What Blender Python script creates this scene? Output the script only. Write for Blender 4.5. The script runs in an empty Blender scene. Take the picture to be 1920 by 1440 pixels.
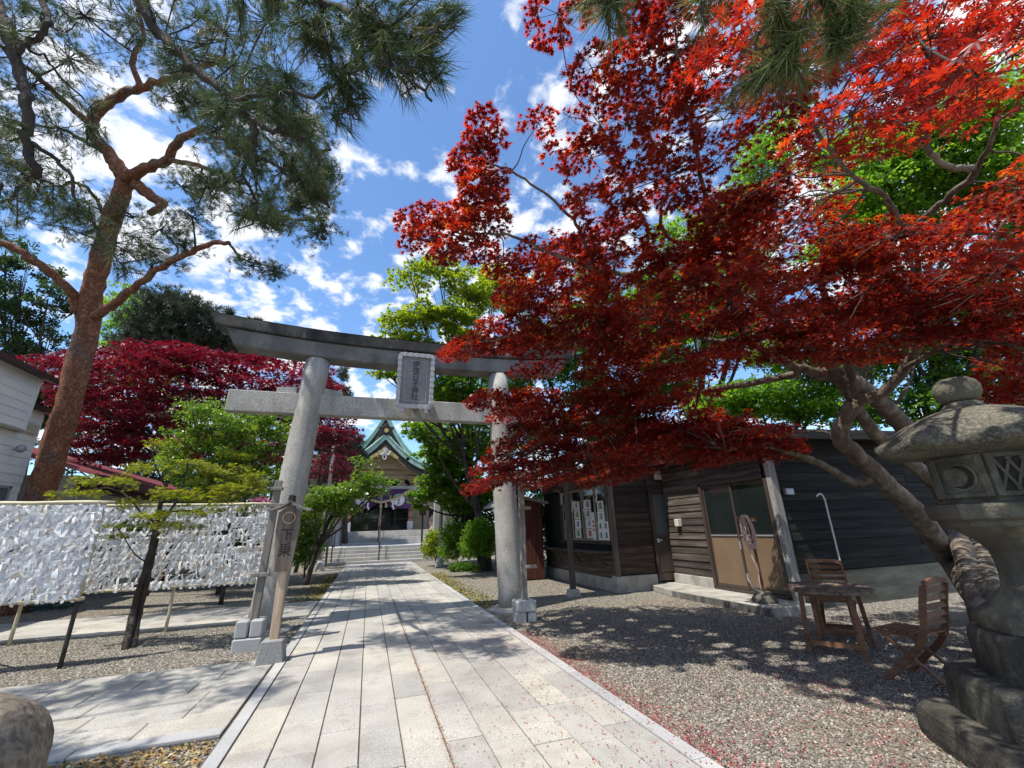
import bpy, bmesh, math, random
import numpy as np
from mathutils import Vector, Matrix

rnd = random.Random(11)
rng = np.random.default_rng(11)
SC = bpy.context.scene
COL = SC.collection
PI = math.pi

# ------------------------------------------------------------------ camera
FPX = 790.0                                   # focal length in pixels of a 1920 wide picture
PITCH, ROLL, YAW, EYE = math.radians(18.95), math.radians(-1.8), math.radians(18.4), 1.55
_F = np.array([math.sin(YAW)*math.cos(PITCH), math.cos(YAW)*math.cos(PITCH), math.sin(PITCH)])
_R0 = np.array([math.cos(YAW), -math.sin(YAW), 0.0])
_U0 = np.cross(_R0, _F)
_R = math.cos(ROLL)*_R0 + math.sin(ROLL)*_U0
_U = -math.sin(ROLL)*_R0 + math.cos(ROLL)*_U0
_C = np.array([0.0, 0.0, EYE])
cam_d = bpy.data.cameras.new('camera')
cam = bpy.data.objects.new('camera', cam_d)
COL.objects.link(cam)
cam_d.sensor_fit = 'HORIZONTAL'
cam_d.sensor_width = 36.0
cam_d.lens = 36.0*FPX/1920.0
cam_d.clip_start = 0.05
cam_d.clip_end = 600.0
cam.matrix_world = Matrix(((_R[0], _U[0], -_F[0], 0), (_R[1], _U[1], -_F[1], 0), (_R[2], _U[2], -_F[2], EYE), (0, 0, 0, 1)))
SC.camera = cam

def at(px, py, w):
    """world point seen at a pixel of the photograph, w metres deep"""
    return _C + w*(_R*(px-960)/FPX + _U*(720-py)/FPX + _F)

# ------------------------------------------------------------------ sky, sun, exposure
SUN_AZ, SUN_EL = math.radians(247.5), math.radians(63.5)
world = bpy.data.worlds.new('World')
SC.world = world
world.use_nodes = True
wn, wl = world.node_tree.nodes, world.node_tree.links
wn.clear()
w_out = wn.new('ShaderNodeOutputWorld')
w_bg = wn.new('ShaderNodeBackground'); w_bg.inputs['Strength'].default_value = 0.15
w_sky = wn.new('ShaderNodeTexSky'); w_sky.sky_type = 'NISHITA'; w_sky.sun_disc = False
w_sky.sun_elevation = SUN_EL; w_sky.sun_rotation = SUN_AZ
w_sky.air_density = 1.0; w_sky.dust_density = 0.6; w_sky.ozone_density = 2.5
w_tc = wn.new('ShaderNodeTexCoord')
w_sep = wn.new('ShaderNodeSeparateXYZ')
wl.new(w_tc.outputs['Generated'], w_sep.inputs[0])
def wmath(op, a, b=None, clamp=False):
    n = wn.new('ShaderNodeMath'); n.operation = op; n.use_clamp = clamp
    for i, s in enumerate((a, b)):
        if s is None: continue
        if isinstance(s, (int, float)): n.inputs[i].default_value = s
        else: wl.new(s, n.inputs[i])
    return n.outputs[0]
zc = wmath('MAXIMUM', w_sep.outputs[2], 0.0)
den = wmath('ADD', zc, 0.32)
cx_, cy_ = wmath('DIVIDE', w_sep.outputs[0], den), wmath('DIVIDE', w_sep.outputs[1], den)
w_cmb = wn.new('ShaderNodeCombineXYZ')
wl.new(cx_, w_cmb.inputs[0]); wl.new(cy_, w_cmb.inputs[1]); w_cmb.inputs[2].default_value = 3.7
def wnoise(scale, detail, rough, dist=0.0):
    n = wn.new('ShaderNodeTexNoise'); n.inputs['Scale'].default_value = scale
    n.inputs['Detail'].default_value = detail; n.inputs['Roughness'].default_value = rough
    n.inputs['Distortion'].default_value = dist
    wl.new(w_cmb.outputs[0], n.inputs['Vector'])
    return n.outputs[0]
puff = wnoise(14.0, 8.0, 0.56, 0.2)
field = wnoise(2.3, 3.0, 0.5)
cl = wmath('ADD', puff, wmath('MULTIPLY', wmath('SUBTRACT', field, 0.5), 0.62))
w_ramp = wn.new('ShaderNodeValToRGB')
w_ramp.color_ramp.interpolation = 'EASE'
w_ramp.color_ramp.elements[0].position = 0.47; w_ramp.color_ramp.elements[0].color = (0, 0, 0, 1)
w_ramp.color_ramp.elements[1].position = 0.665; w_ramp.color_ramp.elements[1].color = (0.92, 0.92, 0.92, 1)
wl.new(cl, w_ramp.inputs[0])
w_tint = wn.new('ShaderNodeMix'); w_tint.data_type = 'RGBA'; w_tint.blend_type = 'MULTIPLY'
w_tint.inputs['Factor'].default_value = 1.0
wl.new(w_sky.outputs[0], w_tint.inputs['A']); w_tint.inputs['B'].default_value = (0.82, 1.00, 1.14, 1)
w_mix = wn.new('ShaderNodeMix'); w_mix.data_type = 'RGBA'
wl.new(w_ramp.outputs[0], w_mix.inputs['Factor'])
wl.new(w_tint.outputs['Result'], w_mix.inputs['A'])
w_mix.inputs['B'].default_value = (5.3, 5.4, 5.6, 1)
wl.new(w_mix.outputs['Result'], w_bg.inputs['Color'])
wl.new(w_bg.outputs[0], w_out.inputs['Surface'])

sun_d = bpy.data.lights.new('sun', 'SUN')
sun_d.energy = 4.3; sun_d.angle = math.radians(0.53); sun_d.color = (1.0, 0.955, 0.88)
sun = bpy.data.objects.new('sun', sun_d); COL.objects.link(sun)
_sd = Vector((math.sin(SUN_AZ)*math.cos(SUN_EL), math.cos(SUN_AZ)*math.cos(SUN_EL), math.sin(SUN_EL)))
sun.rotation_euler = _sd.to_track_quat('Z', 'Y').to_euler()
sun.location = _sd*60
SC.view_settings.view_transform = 'Standard'
SC.view_settings.look = 'None'
SC.view_settings.gamma = 1.0
SC.view_settings.exposure = 0.60
SC.view_settings.use_curve_mapping = False
SC.render.engine = 'CYCLES'
SC.cycles.max_bounces = 8
SC.cycles.transmission_bounces = 6
SC.cycles.transparent_max_bounces = 6

# ------------------------------------------------------------------ materials
def new_mat(name):
    m = bpy.data.materials.new(name); m.use_nodes = True
    nt = m.node_tree; nt.nodes.clear()
    o = nt.nodes.new('ShaderNodeOutputMaterial')
    return m, nt.nodes, nt.links, o

def ramp(N, stops, interp='LINEAR'):
    r = N.new('ShaderNodeValToRGB'); e = r.color_ramp.elements
    r.color_ramp.interpolation = interp
    while len(e) < len(stops): e.new(0.5)
    for k, (p, c) in enumerate(stops):
        e[k].position = p; e[k].color = (*c, 1)
    return r

def evenly(cols, lo=0.3, hi=0.7):
    if len(cols) == 1: return [(0.0, cols[0]), (1.0, cols[0])]
    return [(lo+(hi-lo)*i/(len(cols)-1), c) for i, c in enumerate(cols)]

def rough_mat(name, cols, scale=3.0, rough=0.85, bump=0.3, bscale=40.0, stretch=(1, 1, 1), detail=6.0, vary=0.0,
              speck=None, sscale=90.0, samount=0.5, stain=None, stscale=1.5, ststretch=(1, 1, 0.25), stlo=0.5, sthi=0.7, spec=0.3, metal=0.0, bdist=0.02):
    """a surface of noise-mottled colours, with fine specks, larger stains and a bump"""
    m, N, L, out = new_mat(name)
    bs = N.new('ShaderNodeBsdfPrincipled'); L.new(bs.outputs[0], out.inputs[0])
    bs.inputs['Roughness'].default_value = rough
    bs.inputs['Specular IOR Level'].default_value = spec
    bs.inputs['Metallic'].default_value = metal
    g = N.new('ShaderNodeNewGeometry')
    mp = N.new('ShaderNodeMapping'); L.new(g.outputs['Position'], mp.inputs[0]); mp.inputs['Scale'].default_value = stretch
    n1 = N.new('ShaderNodeTexNoise'); n1.inputs['Scale'].default_value = scale; n1.inputs['Detail'].default_value = detail
    n1.inputs['Roughness'].default_value = 0.6
    L.new(mp.outputs[0], n1.inputs['Vector'])
    r = ramp(N, evenly(cols)); L.new(n1.outputs[0], r.inputs[0])
    c = r.outputs[0]
    if speck:
        n2 = N.new('ShaderNodeTexNoise'); n2.inputs['Scale'].default_value = sscale; n2.inputs['Detail'].default_value = 2
        L.new(g.outputs['Position'], n2.inputs['Vector'])
        r2 = ramp(N, [(0.45, (0, 0, 0)), (0.62, (samount,)*3)]); L.new(n2.outputs[0], r2.inputs[0])
        mx = N.new('ShaderNodeMix'); mx.data_type = 'RGBA'
        L.new(r2.outputs[0], mx.inputs['Factor']); L.new(c, mx.inputs['A']); mx.inputs['B'].default_value = (*speck, 1)
        c = mx.outputs['Result']
    if stain:
        mp2 = N.new('ShaderNodeMapping'); L.new(g.outputs['Position'], mp2.inputs[0]); mp2.inputs['Scale'].default_value = ststretch
        n3 = N.new('ShaderNodeTexNoise'); n3.inputs['Scale'].default_value = stscale; n3.inputs['Detail'].default_value = 8
        n3.inputs['Roughness'].default_value = 0.65
        L.new(mp2.outputs[0], n3.inputs['Vector'])
        r3 = ramp(N, [(stlo, (0, 0, 0)), (sthi, (0.9, 0.9, 0.9))]); L.new(n3.outputs[0], r3.inputs[0])
        mx = N.new('ShaderNodeMix'); mx.data_type = 'RGBA'
        L.new(r3.outputs[0], mx.inputs['Factor']); L.new(c, mx.inputs['A']); mx.inputs['B'].default_value = (*stain, 1)
        c = mx.outputs['Result']
    if vary:
        oi = N.new('ShaderNodeObjectInfo')
        hs = N.new('ShaderNodeHueSaturation'); L.new(c, hs.inputs['Color'])
        mr = N.new('ShaderNodeMapRange'); L.new(oi.outputs['Random'], mr.inputs['Value'])
        mr.inputs['To Min'].default_value = 1-vary; mr.inputs['To Max'].default_value = 1+vary
        L.new(mr.outputs[0], hs.inputs['Value'])
        c = hs.outputs[0]
        rr = ramp(N, [(0.0, (0.97, 0.985, 1.0)), (0.7, (1, 1, 1)), (1.0, (1.02, 1.0, 0.955))]); L.new(oi.outputs['Random'], rr.inputs[0])
        mm = N.new('ShaderNodeMix'); mm.data_type = 'RGBA'; mm.blend_type = 'MULTIPLY'; mm.inputs['Factor'].default_value = 1.0
        L.new(c, mm.inputs['A']); L.new(rr.outputs[0], mm.inputs['B']); c = mm.outputs['Result']
    L.new(c, bs.inputs['Base Color'])
    if bump:
        nb = N.new('ShaderNodeTexNoise'); nb.inputs['Scale'].default_value = bscale; nb.inputs['Detail'].default_value = 5
        L.new(mp.outputs[0], nb.inputs['Vector'])
        b = N.new('ShaderNodeBump'); b.inputs['Strength'].default_value = bump; b.inputs['Distance'].default_value = bdist
        L.new(nb.outputs[0], b.inputs['Height']); L.new(b.outputs[0], bs.inputs['Normal'])
    return m

def leaf_mat(name, stops, tstops, fac=0.45, rough=0.5, spec=0.3, big=0.0):
    """leaves: a per-leaf colour from the attribute rnd, light shining through"""
    m, N, L, out = new_mat(name)
    a = N.new('ShaderNodeAttribute'); a.attribute_name = 'rnd'
    v = a.outputs['Fac']
    if big:
        g = N.new('ShaderNodeNewGeometry'); n = N.new('ShaderNodeTexNoise'); n.inputs['Scale'].default_value = 0.9
        n.inputs['Detail'].default_value = 3
        L.new(g.outputs['Position'], n.inputs['Vector'])
        s1 = N.new('ShaderNodeMath'); s1.operation = 'SUBTRACT'; L.new(n.outputs[0], s1.inputs[0]); s1.inputs[1].default_value = 0.5
        s2 = N.new('ShaderNodeMath'); s2.operation = 'MULTIPLY_ADD'; s2.use_clamp = True
        L.new(s1.outputs[0], s2.inputs[0]); s2.inputs[1].default_value = big; L.new(v, s2.inputs[2])
        v = s2.outputs[0]
    r = ramp(N, stops); L.new(v, r.inputs[0])
    t = ramp(N, tstops); L.new(v, t.inputs[0])
    bs = N.new('ShaderNodeBsdfPrincipled'); bs.inputs['Roughness'].default_value = rough
    bs.inputs['Specular IOR Level'].default_value = spec
    L.new(r.outputs[0], bs.inputs['Base Color'])
    tr = N.new('ShaderNodeBsdfTranslucent'); L.new(t.outputs[0], tr.inputs[0])
    mx = N.new('ShaderNodeMixShader'); mx.inputs[0].default_value = fac
    L.new(bs.outputs[0], mx.inputs[1]); L.new(tr.outputs[0], mx.inputs[2]); L.new(mx.outputs[0], out.inputs[0])
    return m

def rnd_mat(name, stops, rough=0.9, spec=0.2, trans=0.0):
    """loose bits: a colour per bit from the attribute rnd"""
    m, N, L, out = new_mat(name)
    a = N.new('ShaderNodeAttribute'); a.attribute_name = 'rnd'
    r = ramp(N, stops); L.new(a.outputs['Fac'], r.inputs[0])
    bs = N.new('ShaderNodeBsdfPrincipled'); bs.inputs['Roughness'].default_value = rough
    bs.inputs['Specular IOR Level'].default_value = spec
    L.new(r.outputs[0], bs.inputs['Base Color'])
    s = bs.outputs[0]
    if trans:
        tr = N.new('ShaderNodeBsdfTranslucent'); L.new(r.outputs[0], tr.inputs[0])
        mx = N.new('ShaderNodeMixShader'); mx.inputs[0].default_value = trans
        L.new(s, mx.inputs[1]); L.new(tr.outputs[0], mx.inputs[2]); s = mx.outputs[0]
    L.new(s, out.inputs[0])
    return m

# ------------------------------------------------------------------ mesh helpers
class MB:
    """collects shapes that become one mesh"""
    def __init__(s): s.v, s.f = [], []
    def add(s, vs, fs):
        b = len(s.v); s.v += [tuple(map(float, p)) for p in vs]; s.f += [tuple(b+i for i in f) for f in fs]
        return s
    def box(s, x0, x1, y0, y1, z0, z1):
        return s.add([(x0, y0, z0), (x1, y0, z0), (x1, y1, z0), (x0, y1, z0), (x0, y0, z1), (x1, y0, z1), (x1, y1, z1), (x0, y1, z1)],
                     [(0, 3, 2, 1), (4, 5, 6, 7), (0, 1, 5, 4), (1, 2, 6, 5), (2, 3, 7, 6), (3, 0, 4, 7)])
    def obox(s, c, ax, ay, az):
        """box from its centre and three half-axis vectors"""
        c, ax, ay, az = (np.array(q, float) for q in (c, ax, ay, az))
        vs = [c+i*ax+j*ay+k*az for k in (-1, 1) for (i, j) in ((-1, -1), (1, -1), (1, 1), (-1, 1))]
        return s.add(vs, [(0, 3, 2, 1), (4, 5, 6, 7), (0, 1, 5, 4), (1, 2, 6, 5), (2, 3, 7, 6), (3, 0, 4, 7)])
    def bar(s, p, q, w, h, up=(0, 0, 1)):
        p, q, up = np.array(p, float), np.array(q, float), np.array(up, float)
        d = q-p; L = np.linalg.norm(d); d /= L
        a = np.cross(d, up); a /= np.linalg.norm(a); b = np.cross(a, d)
        return s.obox((p+q)/2, d*L/2, a*w/2, b*h/2)
    def tube(s, pts, rad, n=8, cap=True, wob=0.0):
        P = np.array(pts, float); m = len(P)
        if np.isscalar(rad): rad = [rad]*m
        T = np.gradient(P, axis=0); T /= np.linalg.norm(T, axis=1)[:, None]+1e-9
        u = np.cross(T[0], (0.31, 0.2, 0.93)); u /= np.linalg.norm(u)+1e-9
        vs, fs = [], []
        for i in range(m):
            u = u-T[i]*np.dot(u, T[i]); u /= np.linalg.norm(u)+1e-9
            v = np.cross(T[i], u)
            for k in range(n):
                a = 2*PI*k/n
                r = rad[i]*(1+(wob*(rnd.random()-0.5)*2 if wob else 0))
                vs.append(P[i]+r*(math.cos(a)*u+math.sin(a)*v))
        for i in range(m-1):
            for k in range(n):
                k2 = (k+1) % n
                fs.append((i*n+k, i*n+k2, (i+1)*n+k2, (i+1)*n+k))
        if cap:
            fs.append(tuple(range(n-1, -1, -1))); fs.append(tuple((m-1)*n+k for k in range(n)))
        return s.add(vs, fs)
    def lathe(s, prof, n=24, c=(0, 0), ph=0.0, cap=True, wob=0.0):
        vs, fs = [], []
        for r, z in prof:
            for k in range(n):
                a = ph+2*PI*k/n
                q = r*(1+wob*math.sin(3*a+z*5)+wob*0.6*math.sin(5*a-z*9))
                vs.append((c[0]+q*math.cos(a), c[1]+q*math.sin(a), z))
        for i in range(len(prof)-1):
            for k in range(n):
                k2 = (k+1) % n
                fs.append((i*n+k, i*n+k2, (i+1)*n+k2, (i+1)*n+k))
        if cap:
            fs.append(tuple(range(n-1, -1, -1))); fs.append(tuple((len(prof)-1)*n+k for k in range(n)))
        return s.add(vs, fs)
    def prism(s, poly, o, u, v, d):
        """polygon in the plane (u, v) at o, pushed along d"""
        o, u, v, d = (np.array(q, float) for q in (o, u, v, d))
        n = len(poly)
        vs = [o+a*u+b*v for a, b in poly]+[o+a*u+b*v+d for a, b in poly]
        return s.add(vs, [tuple(range(n-1, -1, -1)), tuple(range(n, 2*n))]+[(i, (i+1) % n, n+(i+1) % n, n+i) for i in range(n)])
    def strip(s, A, B, C_, D_):
        """a closed sweep: four matching rails become a long bar"""
        n = len(A); vs = []
        for i in range(n): vs += [A[i], B[i], C_[i], D_[i]]
        fs = [(0, 1, 2, 3), (4*(n-1)+3, 4*(n-1)+2, 4*(n-1)+1, 4*(n-1))]
        for i in range(n-1):
            for k in range(4):
                k2 = (k+1) % 4
                fs.append((4*i+k, 4*(i+1)+k, 4*(i+1)+k2, 4*i+k2))
        return s.add(vs, fs)

ROOT = {}
def root_loc(o):
    while o.parent: o = o.parent
    return ROOT.get(o.name, Vector((0, 0, 0)))

def tag(o, label=None, cat=None, group=None, kind=None):
    if label: o['label'] = label
    if cat: o['category'] = cat
    if group: o['group'] = group
    if kind: o['kind'] = kind
    return o

def thing(name, label, cat, loc, group=None):
    o = bpy.data.objects.new(name, None); COL.objects.link(o)
    o.empty_display_size = 0.1
    o.location = tuple(map(float, loc)); ROOT[o.name] = Vector(tuple(map(float, loc)))
    return tag(o, label, cat, group)

def finish(me, bevel=0.0, smooth=False, jitter=0.0):
    bm = bmesh.new(); bm.from_mesh(me)
    bmesh.ops.recalc_face_normals(bm, faces=bm.faces)
    if bevel:
        es = [e for e in bm.edges if len(e.link_faces) == 2 and e.calc_face_angle(0) > 0.5]
        bmesh.ops.bevel(bm, geom=es, offset=bevel, segments=1, affect='EDGES', clamp_overlap=True)
    if jitter:
        for v in bm.verts:
            v.co += Vector((rnd.uniform(-1, 1), rnd.uniform(-1, 1), rnd.uniform(-1, 1)))*jitter
    bm.to_mesh(me); bm.free()
    if smooth:
        for p in me.polygons: p.use_smooth = True

def part(name, mb, mat, parent, bevel=0.0, smooth=False, label=None, kind=None, jitter=0.0):
    """one mesh object under its thing, built in world coordinates"""
    o0 = root_loc(parent) if parent else Vector((0, 0, 0))
    me = bpy.data.meshes.new(name)
    me.from_pydata([(a-o0.x, b-o0.y, c-o0.z) for a, b, c in mb.v], [], mb.f)
    finish(me, bevel, smooth, jitter)
    me.materials.append(mat)
    o = bpy.data.objects.new(name, me); COL.objects.link(o)
    if parent: o.parent = parent
    return tag(o, label=label, kind=kind)

def solo(name, mb, mat, label, cat, loc=(0, 0, 0), group=None, bevel=0.0, smooth=False, jitter=0.0):
    """a thing that is one mesh"""
    me = bpy.data.meshes.new(name)
    me.from_pydata([(a-loc[0], b-loc[1], c-loc[2]) for a, b, c in mb.v], [], mb.f)
    finish(me, bevel, smooth, jitter)
    me.materials.append(mat)
    o = bpy.data.objects.new(name, me); COL.objects.link(o)
    o.location = tuple(map(float, loc)); ROOT[o.name] = Vector(tuple(map(float, loc)))
    return tag(o, label, cat, group)

def struct(name, mb, mat, bevel=0.0):
    o = part(name, mb, mat, None, bevel)
    return tag(o, kind='structure')

def copy_under(src, parent, name=None):
    c = src.copy(); COL.objects.link(c); c.parent = parent
    return c

# ---- many small pieces at once
def np_mesh(name, V, F, R=None):
    me = bpy.data.meshes.new(name)
    k = F.shape[1]
    me.vertices.add(len(V)); me.vertices.foreach_set('co', np.ascontiguousarray(V, dtype=np.float32).ravel())
    me.loops.add(F.size); me.loops.foreach_set('vertex_index', np.ascontiguousarray(F, dtype=np.int32).ravel())
    me.polygons.add(len(F)); me.polygons.foreach_set('loop_start', np.arange(0, F.size, k, dtype=np.int32))
    if R is not None:
        a = me.attributes.new('rnd', 'FLOAT', 'POINT'); a.data.foreach_set('value', np.ascontiguousarray(R, dtype=np.float32))
    me.update(calc_edges=True)
    return me

def basis(n, d):
    """rotation whose third column is n and second is along d"""
    n = n/(np.linalg.norm(n, axis=1)[:, None]+1e-9)
    d = d-n*(n*d).sum(1)[:, None]; d = d/(np.linalg.norm(d, axis=1)[:, None]+1e-9)
    x = np.cross(d, n)
    return np.stack([x, d, n], axis=2)

def scatter(name, tpl, pos, B, size, R, mat, parent=None, loc=None, kind=None):
    tv, tf = tpl
    size = np.asarray(size)
    S = size[:, None] if size.ndim == 1 else size
    V = np.einsum('nij,nkj->nki', B, tv[None]*(S[:, None, :] if S.shape[1] == 3 else S[:, :, None]))+pos[:, None, :]
    n, kv = len(pos), len(tv)
    F = (tf[None]+(np.arange(n)*kv)[:, None, None]).reshape(-1, tf.shape[1])
    o0 = root_loc(parent) if parent else Vector(loc or (0, 0, 0))
    V = V.reshape(-1, 3)-np.array(o0)
    me = np_mesh(name, V, F, np.repeat(R, kv))
    me.materials.append(mat)
    o = bpy.data.objects.new(name, me); COL.objects.link(o)
    if parent: o.parent = parent
    elif loc: o.location = loc; ROOT[o.name] = Vector(loc)
    return tag(o, kind=kind)

def palmate(n, spread, inner=0.36, droop=0.12):
    vs, fs = [(0, 0, 0)], []
    angs = np.linspace(-spread, spread, n)
    ln = 1.0-0.5*(np.abs(angs)/spread)**2.2
    half = (angs[1]-angs[0])/2
    for a, l in zip(angs, ln):
        b = len(vs)
        for aa, rr, zz in ((a-half*0.9, inner*(0.6+0.4*l), 0.0), (a-half*0.5, l*0.60, -0.01), (a, l, -droop*l), (a+half*0.5, l*0.60, -0.01), (a+half*0.9, inner*(0.6+0.4*l), 0.0)):
            vs.append((math.sin(aa)*rr, math.cos(aa)*rr, zz))
        fs += [(0, b, b+1, b+2), (0, b+2, b+3, b+4)]
    return np.array(vs), np.array(fs)
def star_leaf(n, spread, half, droop=0.1):
    """one pointed triangle per lobe, meeting at the leaf's base"""
    vs, fs = [], []
    for a in np.linspace(-spread, spread, n):
        l = 1.0-0.5*(abs(a)/spread)**2.2; b = len(vs)
        for x, y, z in ((-half, -0.04, 0.02), (half, -0.04, 0.02), (0, l, -droop*l)):
            vs.append((math.cos(a)*x+math.sin(a)*y, -math.sin(a)*x+math.cos(a)*y, z+0.004*(b % 2)))
        fs.append((b, b+1, b+2))
    return np.array(vs), np.array(fs)
MAPLE = palmate(7, math.radians(125))
MAPLE_MID = star_leaf(7, math.radians(122), 0.185, 0.12)
MAPLE_LOW = star_leaf(5, math.radians(110), 0.235, 0.1)
LEAF = (np.array([(0, 0, 0), (-0.27, 0.5, 0.06), (0, 1, -0.06), (0.27, 0.5, 0.06)]), np.array([(0, 1, 2, 3)]))
def spray(n, seed, w=0.25):
    q = random.Random(seed); vs, fs = [], []
    for k in range(n):
        t = k/(n-1) if n > 1 else 0
        o = np.array((0, t*0.55, 0.0)); a = (-1)**k*(0.9-0.5*t)+q.uniform(-0.3, 0.3); z = q.uniform(-0.25, 0.25)
        d = np.array((math.sin(a), math.cos(a), z)); s_ = np.array((math.cos(a), -math.sin(a), q.uniform(-0.6, 0.6)))*w*0.5
        l = 0.5+0.15*q.random()
        b = len(vs); vs += [o, o+d*l*0.5-s_, o+d*l, o+d*l*0.5+s_]; fs.append((b, b+1, b+2, b+3))
    return np.array(vs), np.array(fs)
SPRAY = spray(5, 3, 0.3)
SPRAY3 = spray(3, 5, 0.42)
def tuft(n, seed, width, lo=25, hi=75, shoot=0.9):
    """pine needles round a shoot along +y; needle length about 1"""
    q = random.Random(seed); vs, fs = [], []
    for k in range(n):
        t = q.random(); a = q.uniform(0, 2*PI); th = math.radians(q.uniform(lo, hi)*(1-0.35*t))
        o = np.array((0, (t-1)*shoot, 0)); l = q.uniform(0.75, 1.05)
        d = np.array((math.sin(th)*math.cos(a), math.cos(th), math.sin(th)*math.sin(a)))
        s_ = np.cross(d, (q.uniform(-1, 1), q.uniform(-1, 1), q.uniform(-1, 1))); s_ /= np.linalg.norm(s_); s_ *= width/2
        g = np.array((0, 0, 0.0))
        b = len(vs); vs += [o-s_, o+s_, o+d*l]; fs.append((b, b+1, b+2))
    return np.array(vs), np.array(fs)

def unit(v): return v/(np.linalg.norm(v, axis=-1, keepdims=True)+1e-9)
def rand_dirs(n): return unit(rng.normal(size=(n, 3)))

def curve_pts(P, n=6):
    """Catmull-Rom through the points"""
    P = [np.array(p, float) for p in P]
    P = [2*P[0]-P[1]]+P+[2*P[-1]-P[-2]]
    out = []
    for i in range(1, len(P)-2):
        a, b, c, d = P[i-1], P[i], P[i+1], P[i+2]
        for k in range(n):
            t = k/n
            out.append(0.5*((2*b)+(-a+c)*t+(2*a-5*b+4*c-d)*t*t+(-a+3*b-3*c+d)*t**3))
    out.append(P[-2])
    return np.array(out)

def limb(mb, P, r0, r1, n=8, seg=5, wig=0.0, wob=0.08):
    Q = curve_pts(P, seg)
    if wig: Q[1:-1] += rng.normal(size=(len(Q)-2, 3))*wig
    t = np.linspace(0, 1, len(Q))
    mb.tube(Q, r0+(r1-r0)*t**0.8, n, True, wob)
    return Q

def text_mesh(body, size, depth, mat, name, parent, M4):
    cu = bpy.data.curves.new('text', 'FONT'); cu.body = body; cu.size = size; cu.extrude = depth
    cu.align_x = 'CENTER'; cu.align_y = 'CENTER'; cu.resolution_u = 3
    t = bpy.data.objects.new('text', cu); COL.objects.link(t)
    bpy.context.view_layer.update()
    me = bpy.data.meshes.new_from_object(t.evaluated_get(bpy.context.evaluated_depsgraph_get()))
    bpy.data.objects.remove(t); bpy.data.curves.remove(cu)
    me.name = name
    me.transform(M4)
    o0 = root_loc(parent); me.transform(Matrix.Translation(-o0))
    me.materials.clear(); me.materials.append(mat)
    o = bpy.data.objects.new(name, me); COL.objects.link(o); o.parent = parent
    return o

# ================================================================== materials in use
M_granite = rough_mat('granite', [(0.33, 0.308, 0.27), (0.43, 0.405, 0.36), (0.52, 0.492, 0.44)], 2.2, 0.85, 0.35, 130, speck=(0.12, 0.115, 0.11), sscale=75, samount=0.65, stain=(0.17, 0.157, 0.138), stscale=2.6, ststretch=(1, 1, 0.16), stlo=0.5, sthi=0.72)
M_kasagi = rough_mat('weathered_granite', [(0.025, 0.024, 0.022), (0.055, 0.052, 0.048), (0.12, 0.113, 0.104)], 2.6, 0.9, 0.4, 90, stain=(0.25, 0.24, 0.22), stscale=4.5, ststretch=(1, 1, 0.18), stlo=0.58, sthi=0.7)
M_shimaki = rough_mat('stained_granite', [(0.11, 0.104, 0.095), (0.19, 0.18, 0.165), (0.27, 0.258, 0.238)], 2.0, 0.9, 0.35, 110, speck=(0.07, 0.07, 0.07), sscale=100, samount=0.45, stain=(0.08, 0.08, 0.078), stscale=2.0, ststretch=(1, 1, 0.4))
M_slab = rough_mat('paving_granite', [(0.335, 0.315, 0.278), (0.43, 0.405, 0.358), (0.51, 0.48, 0.42)], 1.4, 0.85, 0.3, 150, speck=(0.16, 0.157, 0.15), sscale=120, samount=0.6, vary=0.10, stain=(0.23, 0.205, 0.165), stscale=2.3, ststretch=(1, 1, 1), stlo=0.52, sthi=0.78)
M_kerb = rough_mat('kerb_granite', [(0.36, 0.355, 0.345), (0.46, 0.45, 0.435)], 2.0, 0.85, 0.25, 160, speck=(0.2, 0.2, 0.2), sscale=170, samount=0.5, vary=0.1)
M_blue_stone = rough_mat('cut_granite', [(0.38, 0.375, 0.365), (0.48, 0.475, 0.462)], 3.0, 0.8, 0.3, 160, speck=(0.2, 0.2, 0.21), sscale=180, samount=0.5, vary=0.08)
M_concrete = rough_mat('concrete', [(0.24, 0.225, 0.195), (0.35, 0.33, 0.29), (0.42, 0.40, 0.35)], 2.6, 0.9, 0.3, 70, stain=(0.19, 0.175, 0.14), stscale=2.2, ststretch=(1, 1, 0.5), stlo=0.52, sthi=0.72)
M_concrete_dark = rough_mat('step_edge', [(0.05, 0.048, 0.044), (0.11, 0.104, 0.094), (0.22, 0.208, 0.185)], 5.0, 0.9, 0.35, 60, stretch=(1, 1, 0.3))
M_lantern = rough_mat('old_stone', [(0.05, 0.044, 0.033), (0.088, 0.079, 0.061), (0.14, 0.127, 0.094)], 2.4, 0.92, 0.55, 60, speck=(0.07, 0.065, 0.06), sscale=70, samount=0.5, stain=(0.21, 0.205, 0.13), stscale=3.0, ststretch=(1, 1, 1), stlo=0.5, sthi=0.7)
M_boulder = rough_mat('boulder_stone', [(0.12, 0.098, 0.07), (0.19, 0.158, 0.118), (0.27, 0.228, 0.172)], 3.0, 0.9, 0.5, 26, speck=(0.05, 0.045, 0.04), sscale=34, samount=0.55, bdist=0.03)
M_joint = rough_mat('joint_earth', [(0.065, 0.052, 0.04), (0.15, 0.118, 0.085)], 9.0, 0.95, 0.4, 90)
M_white_paint = rough_mat('white_paint', [(0.62, 0.62, 0.6), (0.74, 0.74, 0.72)], 3, 0.5, 0.05, 40)
M_siding = rough_mat('white_siding', [(0.76, 0.765, 0.74), (0.82, 0.825, 0.80)], 0.8, 0.7, 0.1, 50, vary=0.03, stain=(0.45, 0.46, 0.45), stscale=0.9, stlo=0.55, sthi=0.85)
M_brown_trim = rough_mat('brown_trim', [(0.045, 0.022, 0.018), (0.07, 0.034, 0.028)], 3, 0.55, 0.05)
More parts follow.
